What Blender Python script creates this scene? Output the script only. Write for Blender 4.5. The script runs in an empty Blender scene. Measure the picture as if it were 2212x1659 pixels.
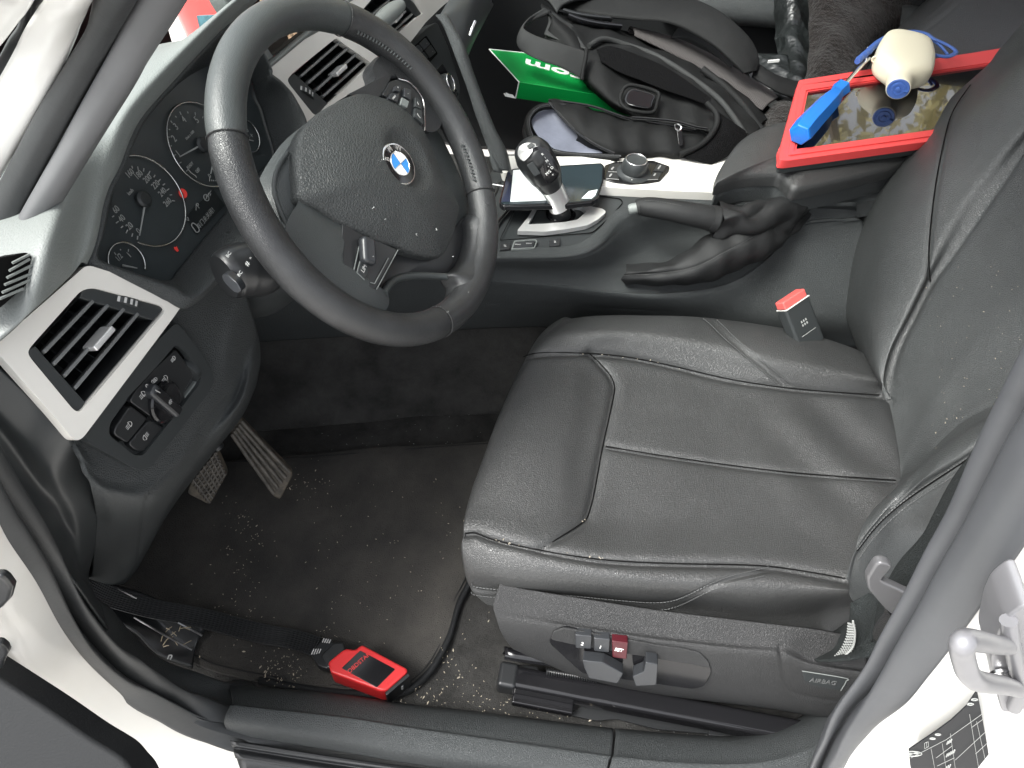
import bpy, bmesh, math, random
import numpy as np
from mathutils import Vector as V, Matrix
random.seed(4); RNG = np.random.default_rng(4)
sc = bpy.context.scene
# ------------------------------------------------------------------ camera
# metres: x to the rear of the car, y into the car from the driver's sill, z up from the carpet
CP = np.array([0.056, -0.282, 1.168])
CR = np.array([[0.9920656213129401, 0.11157204332416606, 0.05794378445908419],
               [-0.12255234628082795, 0.7553986390155779, 0.643703206916415],
               [0.028048626170178694, -0.6456969686485164, 0.7630784358426612]])
FW, FH, FL = 2212.0, 1659.0, 1622.0
cam = bpy.data.cameras.new('camera'); camo = bpy.data.objects.new('camera', cam)
sc.collection.objects.link(camo)
m = Matrix([list(CR[0]), list(CR[1]), list(CR[2])]).transposed().to_4x4(); m.translation = V(CP)
camo.matrix_world = m
cam.sensor_width = 36.0; cam.lens = 36.0*FL/FW; cam.clip_start = 0.01; cam.clip_end = 400
sc.camera = camo
# ------------------------------------------------------------------ light
w = bpy.data.worlds.new('World'); sc.world = w; w.use_nodes = True
nt = w.node_tree; bg = nt.nodes['Background']
sky = nt.nodes.new('ShaderNodeTexSky'); sky.sky_type = 'NISHITA'; sky.sun_disc = False
SUN_EL, SUN_AZ = 56.0, -148.0        # azimuth: direction towards the sun measured from +x to +y
sky.sun_elevation = math.radians(SUN_EL); sky.sun_rotation = math.radians(90-SUN_AZ)
sky.air_density = 1.0; sky.dust_density = 4.0; sky.ozone_density = 0.6
hs = nt.nodes.new('ShaderNodeHueSaturation'); hs.inputs['Saturation'].default_value = .22; hs.inputs['Value'].default_value = 1.1      # thin bright overcast
nt.links.new(sky.outputs[0], hs.inputs['Color']); nt.links.new(hs.outputs[0], bg.inputs[0]); bg.inputs[1].default_value = 0.15
sl = bpy.data.lights.new('sun', 'SUN'); sl.energy = 2.0; sl.angle = math.radians(25); sl.color = (1, .985, .95)
so = bpy.data.objects.new('sun', sl); sc.collection.objects.link(so)
a, e = math.radians(SUN_AZ), math.radians(SUN_EL)
so.rotation_euler = V((math.cos(a)*math.cos(e), math.sin(a)*math.cos(e), math.sin(e))).to_track_quat('Z', 'Y').to_euler()
sc.view_settings.view_transform = 'Standard'; sc.view_settings.look = 'None'
sc.view_settings.exposure = 1.6; sc.view_settings.gamma = 1.0
sc.render.engine = 'CYCLES'
sc.cycles.use_denoising = True
sc.cycles.max_bounces = 8; sc.cycles.diffuse_bounces = 4; sc.cycles.glossy_bounces = 4
sc.cycles.transparent_max_bounces = 12; sc.cycles.sample_clamp_indirect = 8

# ------------------------------------------------------------------ geometry helpers
CROPS = {'D': (0, 0, 1), 'a1': (0, 0, .336), 'a2': (734.4, 0, .336), 'a3': (1468.8, 0, .336), 'a4': (0, 553, .336),
         'a5': (734.4, 553, .336), 'a6': (1468.8, 553, .336), 'b1': (0, 1106, .336), 'b2': (734.4, 1106, .336),
         'b3': (1468.8, 1106, .336), 'b4': (432, 0, .3125), 'b5': (1036.8, 259.2, .2343), 'b6': (198.7, 172.8, .2709),
         'c1': (1019.5, 0, .332), 'c2': (432, 0, .15624), 'c3': (0, 1123.2, .323), 'c4': (708.5, 362.9, .22915),
         'c5': (1555.2, 0, .29685), 'c6': (1814.4, 1296, .21873)}
def Q(k, p):
    c = CROPS[k]; return (c[0]+p[0]*c[2], c[1]+p[1]*c[2])
def ray(p): return np.array([(p[0]-FW/2)/FL, -(p[1]-FH/2)/FL, -1.0])@CR
def on(k, pts, P, off=0.0):
    """points measured in the picture, put on the plane P=(point, normal) raised by off"""
    n = np.array(P[1], float); p0 = np.array(P[0], float)+n*off; r = []
    for p in pts:
        d = ray(Q(k, p)); r.append(V(CP+d*(((p0-CP)@n)/(d@n))))
    return r
def zz(k, z, *pts): return on(k, pts, ((0, 0, z), (0, 0, 1)))
def yy(k, y, *pts): return on(k, pts, ((0, y, 0), (0, 1, 0)))
def xx(k, x, *pts): return on(k, pts, ((x, 0, 0), (1, 0, 0)))
def dd(k, d, *pts): return [V(CP+ray(Q(k, p))*d) for p in pts]
def Zs(k, *t): return [zz(k, q[2], q)[0] for q in t]        # (px, py, height)
def Ys(k, *t): return [yy(k, q[2], q)[0] for q in t]
def Xs(k, *t): return [xx(k, q[2], q)[0] for q in t]
def Ds(k, *t): return [dd(k, q[2], q)[0] for q in t]        # (px, py, distance)
def ntw(t, w):
    t, w = math.radians(t), math.radians(w)
    return V((math.cos(t)*math.cos(w), math.cos(t)*math.sin(w), math.sin(t)))
def axes(P):                                                   # right and up directions of a tilted plane facing the driver
    n = V(P[1]).normalized(); r = V((0, 0, 1)).cross(n).normalized(); return r, n.cross(r).normalized()
def crom(P, n, closed=False, cols=None):
    """Catmull-Rom through rows of P (m,k,...) to n samples"""
    P = np.asarray(P, float); mm = len(P)
    if mm == 2 and not closed:
        t = np.linspace(0, 1, n).reshape((-1,)+(1,)*(P.ndim-1)); return P[0]*(1-t)+P[1]*t
    if closed: E = np.concatenate([P[-1:], P, P[:2]]); s = np.arange(n)*mm/n
    else: E = np.concatenate([2*P[:1]-P[1:2], P, 2*P[-1:]-P[-2:-1]]); s = np.linspace(0, mm-1, n)
    i = np.minimum(s.astype(int), (mm-1 if closed else mm-2)); f = (s-i).reshape((-1,)+(1,)*(P.ndim-1))
    a, b, c, d = E[i], E[i+1], E[i+2], E[i+3]
    return .5*(2*b+(c-a)*f+(2*a-5*b+4*c-d)*f*f+(3*b-a-3*c+d)*f**3)
def sm(pts, n=48, closed=True): return [V(p) for p in crom([tuple(p) for p in pts], n, closed)]
def soft(pts, r=.3, k=3):
    """round the corners of a polygon"""
    o = []; N = len(pts)
    for i in range(N):
        a, b, c = pts[i-1], pts[i], pts[(i+1) % N]
        for j in range(k+1):
            t = j/k; o.append((b+(a-b)*r)*(1-t)**2+b*2*t*(1-t)+(b+(c-b)*r)*t*t)
    return o
def soft_d(pts, d=.006, k=4):
    o = []; N = len(pts)
    for i in range(N):
        a, b, c = pts[i-1], pts[i], pts[(i+1) % N]
        u = min(d, (a-b).length*.45); v = min(d, (c-b).length*.45)
        p, q = b+(a-b).normalized()*u, b+(c-b).normalized()*v
        for j in range(k+1):
            t = j/k; o.append(p*(1-t)**2+b*2*t*(1-t)+q*t*t)
    return o
ORG = {}
def link(name, me, mat, parent=None, loc=None):
    o = bpy.data.objects.new(name, me); sc.collection.objects.link(o)
    if mat: me.materials.append(mat)
    if parent is not None:
        org = ORG[parent.name]; me.transform(Matrix.Translation(-org)); o.parent = parent; ORG[o.name] = org
    else:
        org = V(loc) if loc is not None else V((0, 0, 0))
        me.transform(Matrix.Translation(-org)); o.location = org; ORG[o.name] = org
    return o
def thing(name, label, cat, loc, group=None):
    o = bpy.data.objects.new(name, None); sc.collection.objects.link(o); o.empty_display_size = .05
    o.location = V(loc); ORG[o.name] = V(loc); o['label'] = label; o['category'] = cat
    if group: o['group'] = group
    return o
def tag(o, label, cat, group=None):
    o['label'] = label; o['category'] = cat
    if group: o['group'] = group
    return o
def pyme(name, vs, fs, smooth=True, ang=None):
    me = bpy.data.meshes.new(name); me.from_pydata([tuple(v) for v in vs], [], fs); me.update()
    if smooth:
        me.polygons.foreach_set('use_smooth', [True]*len(me.polygons))
        if ang: me.set_sharp_from_angle(angle=math.radians(ang))
    return me
def fixn(me):
    bm = bmesh.new(); bm.from_mesh(me); bmesh.ops.recalc_face_normals(bm, faces=bm.faces[:]); bm.to_mesh(me); bm.free()
def seamcut(G, N, seams):
    """press stitched seams into a surface: G (k,3), N (k,3)"""
    for pl, dep, wid in seams:
        S = crom([tuple(p) for p in snapline(G, pl)], max(60, len(pl)*20))
        best = np.full(len(G), 9.0)
        for i in range(0, len(S)-1):
            a, b = S[i], S[i+1]; ab = b-a; L = max(ab@ab, 1e-12)
            t = np.clip(((G-a)@ab)/L, 0, 1); q = G-(a+t[:, None]*ab)
            best = np.minimum(best, (q*q).sum(1))
        d = np.sqrt(best); G = G-N*(dep*np.exp(-(d/wid)**1.3))[:, None]
    return G
GRIDS = {}
def snapline(G, line, n=None):
    """lay a seam line, given roughly, onto the surface vertices G it runs over"""
    P = crom([tuple(p) for p in line], n or max(24, len(line)*10)); D = G-CP; dl = np.linalg.norm(D, axis=1); D = D/dl[:, None]; o = []
    for p in P:
        q = (p-CP)/np.linalg.norm(p-CP); c = D@q; k = np.where(c > c.max()-4e-6)[0]; k = k[np.argmin(dl[k])]; o.append(CP+q*(D[k]@q)*dl[k])
    o = np.array(o); k = 9; e = np.concatenate([np.repeat(o[:1], k//2, 0), o, np.repeat(o[-1:], k//2, 0)])
    return np.stack([np.convolve(e[:, i], np.ones(k)/k, 'valid') for i in range(3)], 1)
def gridn(A):
    du = np.gradient(A, axis=0); dv = np.gradient(A, axis=1); N = np.cross(du, dv)
    N /= (np.linalg.norm(N, axis=2, keepdims=True)+1e-12)
    c = A.reshape(-1, 3).mean(0)
    if (N.reshape(-1, 3)@(CP-c)).sum() < 0: return -N, True
    return N, False
def surf(name, rows, mat, parent=None, nu=40, nv=40, seams=(), thick=0.0, disp=None, closed=False, loc=None):
    A = np.array([[tuple(p) for p in r] for r in rows], float)
    A = crom(A, nu); A = np.swapaxes(crom(np.swapaxes(A, 0, 1), nv, closed), 0, 1)
    N, fl = gridn(A); sh = A.shape
    if seams: A = seamcut(A.reshape(-1, 3), N.reshape(-1, 3), seams).reshape(sh)
    if disp is not None: A = A+N*disp(A)[..., None]
    GRIDS[name] = A.reshape(-1, 3)
    fs = []; mv = nv if closed else nv-1
    for i in range(nu-1):
        for j in range(mv):
            q = (i*nv+j, (i+1)*nv+j, (i+1)*nv+(j+1) % nv, i*nv+(j+1) % nv)
            fs.append(q[::-1] if fl else q)
    me = pyme(name, A.reshape(-1, 3), fs)
    o = link(name, me, mat, parent, loc)
    if thick:
        s = o.modifiers.new('s', 'SOLIDIFY'); s.thickness = thick; s.offset = -1
    return o
def band(name, A, B, prof, mat, parent=None, nu=60, lift=None, thick=.003, nv=None, disp=None, seams=(), loc=None):
    """strip between two edge curves with a cross profile [(t, height)]"""
    A = crom([tuple(p) for p in A], nu); B = crom([tuple(p) for p in B], nu)
    T = np.gradient(A, axis=0); N = np.cross(T, B-A); N /= (np.linalg.norm(N, axis=1, keepdims=True)+1e-12)
    if (N@(CP-A.mean(0))).sum() < 0: N = -N
    if lift is not None: N = np.repeat(np.array([lift], float), nu, 0)
    rows = [A*(1-t)+B*t+N*h for t, h in prof]
    k = nv or (len(prof)-1)*5+1
    return surf(name, [list(r) for r in rows], mat, parent, nu=k, nv=nu, thick=thick, disp=disp, seams=seams, loc=loc)
def plate(name, pts, n, mat, parent=None, thick=.004, bev=.001, seg=2, loc=None):
    n = V(n).normalized(); N = len(pts); pts = [V(p) for p in pts]
    vs = pts+[p-n*thick for p in pts]
    fs = [tuple(range(N)), tuple(range(2*N-1, N-1, -1))]+[(i, i+N, (i+1) % N+N, (i+1) % N) for i in range(N)]
    me = pyme(name, vs, fs, True, 35); fixn(me); me.polygons.foreach_set('use_smooth', [True]*len(me.polygons)); me.set_sharp_from_angle(angle=math.radians(35))
    o = link(name, me, mat, parent, loc)
    if bev:
        b = o.modifiers.new('b', 'BEVEL'); b.width = bev; b.segments = seg; b.limit_method = 'ANGLE'; b.angle_limit = math.radians(40); b.harden_normals = True
    return o
def ring(name, outer, inner, n, mat, parent=None, thick=.004, bev=.0008, N=72, closed=True, corner=True, back=True):
    """flat frame between two matching loops (same number of points)"""
    n = V(n).normalized()
    def rs(L):
        if len(outer) == len(inner) and corner: return [V(p) for p in L]
        return sm(L, N)
    O, I = rs(outer), rs(inner); k = len(O)
    vs = O+I+[p-n*thick for p in O]+[p-n*thick for p in I]
    fs = []
    for i in range(k):
        j = (i+1) % k
        fs += [(i, j, k+j, k+i), (i, 2*k+i, 2*k+j, j), (k+i, k+j, 3*k+j, 3*k+i), (2*k+i, 3*k+i, 3*k+j, 2*k+j)]
    me = pyme(name, vs, fs, True, 35); fixn(me); me.set_sharp_from_angle(angle=math.radians(35))
    o = link(name, me, mat, parent)
    if bev:
        b = o.modifiers.new('b', 'BEVEL'); b.width = bev; b.segments = 2; b.limit_method = 'ANGLE'; b.angle_limit = math.radians(40); b.harden_normals = True
    return o
def pad(name, outline, n, mat, parent=None, h=.01, p=2.5, skirt=.01, rings=14, N=96, ctr=None, seams=(), disp=None, smooth=True, loc=None, bulge=0.0):
    """cushioned panel: a closed outline domed along n, with a skirt behind it"""
    n = np.array(n, float); n /= np.linalg.norm(n)
    O = crom([tuple(q) for q in outline], N, True) if smooth else np.array([tuple(q) for q in outline]); N = len(O)
    c = np.array(ctr, float) if ctr is not None else O.mean(0)
    L = []
    for i in range(rings+1):
        t = i/rings; L.append(c+(O-c)*t+n*(h*(1-t**p)))
    L.append(O-n*skirt*.35+(O-c)*bulge); L.append(O-n*skirt)
    A = np.array(L)
    G = A[1:].reshape(-1, 3)
    Nn = np.repeat(n[None], len(G), 0)
    if seams: G = seamcut(G, Nn, seams)
    A[1:] = G.reshape(A[1:].shape)
    if disp is not None: A[1:-2] += n*disp(A[1:-2])[..., None]
    vs = [A[0].mean(0)]+list(A[1:].reshape(-1, 3)); fs = []
    M = len(A)-1
    for j in range(N): fs.append((0, 1+j, 1+(j+1) % N))
    for i in range(M-1):
        for j in range(N): fs.append((1+i*N+j, 1+(i+1)*N+j, 1+(i+1)*N+(j+1) % N, 1+i*N+(j+1) % N))
    fs.append(tuple(1+(M-1)*N+j for j in range(N)))
    me = pyme(name, vs, fs); fixn(me)
    me.polygons.foreach_set('use_smooth', [True]*len(me.polygons)); me.set_sharp_from_angle(angle=math.radians(60))
    return link(name, me, mat, parent, loc)
def tubemesh(pts, r, seg=12, n=None, closed=False, flat=None, caps=True, up=None):
    P = crom([tuple(p) for p in pts], n or max(2, (len(pts)-1)*8), closed); k = len(P)
    R = np.full(k, r, float) if np.isscalar(r) else np.interp(np.linspace(0, 1, k), np.linspace(0, 1, len(r)), r)
    T = np.gradient(P, axis=0)
    if closed: T = np.roll(P, -1, 0)-np.roll(P, 1, 0)
    T /= np.linalg.norm(T, axis=1, keepdims=True)+1e-12
    u = np.array(up, float) if up is not None else np.cross(T[0], [0.3, .5, .8]); vs = []
    fa, fb = flat or (1, 1)
    for i in range(k):
        u = (np.array(up, float) if up is not None else u); u = u-T[i]*(u@T[i]); u /= np.linalg.norm(u)+1e-12; v = np.cross(T[i], u)
        for j in range(seg):
            a = 2*math.pi*j/seg; vs.append(P[i]+R[i]*(math.cos(a)*fa*u+math.sin(a)*fb*v))
    fs = []
    for i in range(k if closed else k-1):
        for j in range(seg):
            i2 = (i+1) % k; fs.append((i*seg+j, i*seg+(j+1) % seg, i2*seg+(j+1) % seg, i2*seg+j))
    if not closed and caps: fs += [tuple(range(seg))[::-1], tuple((k-1)*seg+j for j in range(seg))]
    return vs, fs
def tube(name, pts, r, mat, parent=None, loc=None, **kw):
    vs, fs = tubemesh(pts, r, **kw); me = pyme(name, vs, fs, True, 50); fixn(me); me.set_sharp_from_angle(angle=math.radians(50))
    return link(name, me, mat, parent, loc)
class Bag:
    """collects several small pieces of ONE part"""
    def __init__(s): s.v = []; s.f = []
    def add(s, vs, fs):
        k = len(s.v); s.v += [tuple(x) for x in vs]; s.f += [tuple(i+k for i in q) for q in fs]
    def tube(s, *a, **k): s.add(*tubemesh(*a, **k))
    def box(s, c, u, v, w, a, b, d):
        c, u, v, w = V(c), V(u).normalized()*a, V(v).normalized()*b, V(w).normalized()*d
        vs = [c+u*i+v*j+w*k for i in (-1, 1) for j in (-1, 1) for k in (-1, 1)]
        s.add(vs, [(0, 1, 3, 2), (4, 6, 7, 5), (0, 4, 5, 1), (2, 3, 7, 6), (0, 2, 6, 4), (1, 5, 7, 3)])
    def plate(s, pts, n, th):
        N = len(pts); n = V(n).normalized()
        s.add([V(p) for p in pts]+[V(p)-n*th for p in pts], [tuple(range(N)), tuple(range(2*N-1, N-1, -1))]+[(i, i+N, (i+1) % N+N, (i+1) % N) for i in range(N)])
    def build(s, name, mat, parent=None, smooth=True, ang=40, bev=0, loc=None):
        me = pyme(name, s.v, s.f, smooth, ang); fixn(me)
        if smooth: me.set_sharp_from_angle(angle=math.radians(ang))
        o = link(name, me, mat, parent, loc)
        if bev:
            b = o.modifiers.new('b', 'BEVEL'); b.width = bev; b.segments = 2; b.limit_method = 'ANGLE'; b.harden_normals = True
        return o
def rbox(name, c, u, v, w, a, b, d, mat, parent=None, bev=.002, seg=3, loc=None):
    B = Bag(); B.box(c, u, v, w, a, b, d); o = B.build(name, mat, parent, loc=loc)
    if bev:
        q = o.modifiers.new('b', 'BEVEL'); q.width = bev; q.segments = seg; q.limit_method = 'ANGLE'; q.harden_normals = True
    return o
def disc(c, r, n, k=32, u=None):
    n = V(n).normalized(); u = n.orthogonal().normalized() if u is None else V(u); v = n.cross(u)
    return [V(c)+u*math.cos(2*math.pi*i/k)*r+v*math.sin(2*math.pi*i/k)*r for i in range(k)]
def lathe(name, c, n, prof, mat, parent=None, k=40, loc=None, ridge=None):
    """prof: [(radius, height along n)]"""
    n = V(n).normalized(); u = n.orthogonal().normalized(); v = n.cross(u); vs = []; fs = []
    for a, (r, h) in enumerate(prof):
        for i in range(k):
            t = 2*math.pi*i/k; rr = r*(1+(ridge[1] if ridge and ridge[0][0] <= a <= ridge[0][1] and i % 2 else 0))
            vs.append(V(c)+(u*math.cos(t)+v*math.sin(t))*rr+n*h)
    for a in range(len(prof)-1):
        for i in range(k): fs.append((a*k+i, a*k+(i+1) % k, (a+1)*k+(i+1) % k, (a+1)*k+i))
    fs += [tuple(range(k)), tuple((len(prof)-1)*k+i for i in range(k))]
    me = pyme(name, vs, fs, True, 32); fixn(me); me.set_sharp_from_angle(angle=math.radians(32))
    return link(name, me, mat, parent, loc)
def textme(s, size, org, right, up, ex=.0002, align='CENTER', bold=0.0, sx=1.0):
    c = bpy.data.curves.new('t', 'FONT'); c.body = s; c.size = size; c.align_x = align; c.align_y = 'CENTER'; c.extrude = ex; c.offset = bold; c.resolution_u = 3
    o = bpy.data.objects.new('t', c); sc.collection.objects.link(o)
    bpy.context.view_layer.update(); dg = bpy.context.evaluated_depsgraph_get()
    me = bpy.data.meshes.new_from_object(o.evaluated_get(dg)); bpy.data.objects.remove(o)
    r, u = V(right).normalized(), V(up); u = (u-r*u.dot(r)).normalized(); n = r.cross(u)
    M = Matrix(((r.x*sx, u.x, n.x, org[0]), (r.y*sx, u.y, n.y, org[1]), (r.z*sx, u.z, n.z, org[2]), (0, 0, 0, 1)))
    vs = [M@v.co for v in me.vertices]; fs = [tuple(p.vertices) for p in me.polygons]
    bpy.data.meshes.remove(me); return vs, fs
def text(name, s, size, org, right, up, mat, parent=None, **kw):
    vs, fs = textme(s, size, V(org), right, up, **kw); return link(name, pyme(name, vs, fs, False), mat, parent)
def stitch(name, line, mat, parent, step=.0045, ln=.0032, r=.0006, off=None, on_=None, lift=.0006):
    if on_: q = snapline(GRIDS[on_], line, 90); v = CP-q; line = q+v/np.linalg.norm(v, axis=1, keepdims=True)*lift
    P = crom([tuple(p) for p in line], 400); L = np.concatenate([[0], np.cumsum(np.linalg.norm(np.diff(P, axis=0), axis=1))])
    B = Bag(); s = 0
    o = V(off) if off is not None else V((0, 0, 0))
    while s+ln < L[-1]:
        a = V([np.interp(s, L, P[:, i]) for i in range(3)])+o; b = V([np.interp(s+ln, L, P[:, i]) for i in range(3)])+o
        B.tube([a, (a+b)/2, b], r, seg=5, n=3); s += step
    return B.build(name, mat, parent)

# ------------------------------------------------------------------ materials
def mat(name, col, rough=.5, metal=0.0, spec=.5, grain=None, grain2=None, var=None, coat=0.0, sheen=0.0, rvar=0.0, emis=None, spots=None):
    M = bpy.data.materials.new(name); M.use_nodes = True; N = M.node_tree; L = N.links; b = N.nodes['Principled BSDF']
    def nd(t, **k):
        x = N.nodes.new(t)
        for a_, v_ in k.items(): setattr(x, a_, v_)
        return x
    tc = nd('ShaderNodeTexCoord'); C4 = tuple(col)+(1,)
    b.inputs['Base Color'].default_value = C4; b.inputs['Roughness'].default_value = rough; b.inputs['Metallic'].default_value = metal
    b.inputs['Specular IOR Level'].default_value = spec; b.inputs['Coat Weight'].default_value = coat; b.inputs['Coat Roughness'].default_value = .08
    b.inputs['Sheen Weight'].default_value = sheen; b.inputs['Sheen Roughness'].default_value = .4
    last = None
    if var:                                     # (scale, amount[, second colour])
        n = nd('ShaderNodeTexNoise'); n.inputs['Scale'].default_value = var[0]; n.inputs['Detail'].default_value = 6; n.inputs['Roughness'].default_value = .65
        L.new(tc.outputs['Object'], n.inputs['Vector'])
        r = nd('ShaderNodeMapRange'); r.inputs['From Min'].default_value = .35; r.inputs['From Max'].default_value = .68; L.new(n.outputs[0], r.inputs[0])
        mx = nd('ShaderNodeMix', data_type='RGBA'); L.new(r.outputs[0], mx.inputs[0])
        c2 = var[2] if len(var) > 2 else tuple(min(1, c*(1+var[1])) for c in col)
        mx.inputs[6].default_value = tuple(c*(1-var[1]) for c in col)+(1,) if len(var) < 3 else C4; mx.inputs[7].default_value = tuple(c2)+(1,)
        last = mx.outputs[2]
        if rvar:
            r2 = nd('ShaderNodeMapRange'); r2.inputs['To Min'].default_value = rough-rvar; r2.inputs['To Max'].default_value = rough+rvar; L.new(n.outputs[0], r2.inputs[0]); L.new(r2.outputs[0], b.inputs['Roughness'])
    if spots:                                   # (scale, threshold, colour): dust specks and scuffs
        v = nd('ShaderNodeTexVoronoi'); v.inputs['Scale'].default_value = spots[0]; L.new(tc.outputs['Object'], v.inputs['Vector'])
        n2 = nd('ShaderNodeTexNoise'); n2.inputs['Scale'].default_value = spots[0]*.13; L.new(tc.outputs['Object'], n2.inputs['Vector'])
        s1 = nd('ShaderNodeMath', operation='LESS_THAN'); s1.inputs[1].default_value = spots[1]; L.new(v.outputs['Distance'], s1.inputs[0])
        s2 = nd('ShaderNodeMath', operation='GREATER_THAN'); s2.inputs[1].default_value = spots[3] if len(spots) > 3 else .55; L.new(n2.outputs[0], s2.inputs[0])
        s3 = nd('ShaderNodeMath', operation='MULTIPLY'); L.new(s1.outputs[0], s3.inputs[0]); L.new(s2.outputs[0], s3.inputs[1])
        mx = nd('ShaderNodeMix', data_type='RGBA'); L.new(s3.outputs[0], mx.inputs[0])
        if last: L.new(last, mx.inputs[6])
        else: mx.inputs[6].default_value = C4
        mx.inputs[7].default_value = tuple(spots[2])+(1,); last = mx.outputs[2]
    if last: L.new(last, b.inputs['Base Color'])
    nrm = None
    for g in (grain, grain2):
        if not g: continue
        kind, s, st, dist = g
        if kind == 'voronoi':
            x = nd('ShaderNodeTexVoronoi', feature='DISTANCE_TO_EDGE'); x.inputs['Scale'].default_value = s
            wn = nd('ShaderNodeTexNoise'); wn.inputs['Scale'].default_value = s*.7; L.new(tc.outputs['Object'], wn.inputs['Vector'])
            va = nd('ShaderNodeVectorMath', operation='MULTIPLY_ADD'); va.inputs[1].default_value = (1.2/s,)*3
            L.new(wn.outputs['Color'], va.inputs[0]); L.new(tc.outputs['Object'], va.inputs[2]); L.new(va.outputs[0], x.inputs['Vector'])
            mr = nd('ShaderNodeMapRange'); mr.inputs['From Max'].default_value = .22; L.new(x.outputs['Distance'], mr.inputs[0]); h = mr.outputs[0]
        elif kind == 'weave':
            x = nd('ShaderNodeTexWave'); x.inputs['Scale'].default_value = s; x.inputs['Distortion'].default_value = .6; x.bands_direction = 'DIAGONAL'; L.new(tc.outputs['Object'], x.inputs['Vector']); h = x.outputs['Fac']
        else:
            x = nd('ShaderNodeTexNoise'); x.inputs['Scale'].default_value = s; x.inputs['Detail'].default_value = 3; L.new(tc.outputs['Object'], x.inputs['Vector']); h = x.outputs[0]
        bp = nd('ShaderNodeBump'); bp.inputs['Strength'].default_value = st; bp.inputs['Distance'].default_value = dist; L.new(h, bp.inputs['Height'])
        if nrm: L.new(nrm, bp.inputs['Normal'])
        nrm = bp.outputs[0]
    if nrm: L.new(nrm, b.inputs['Normal'])
    if emis: b.inputs['Emission Color'].default_value = tuple(emis[:3])+(1,); b.inputs['Emission Strength'].default_value = emis[3]
    return M
DUST = (.32, .31, .29)
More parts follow.
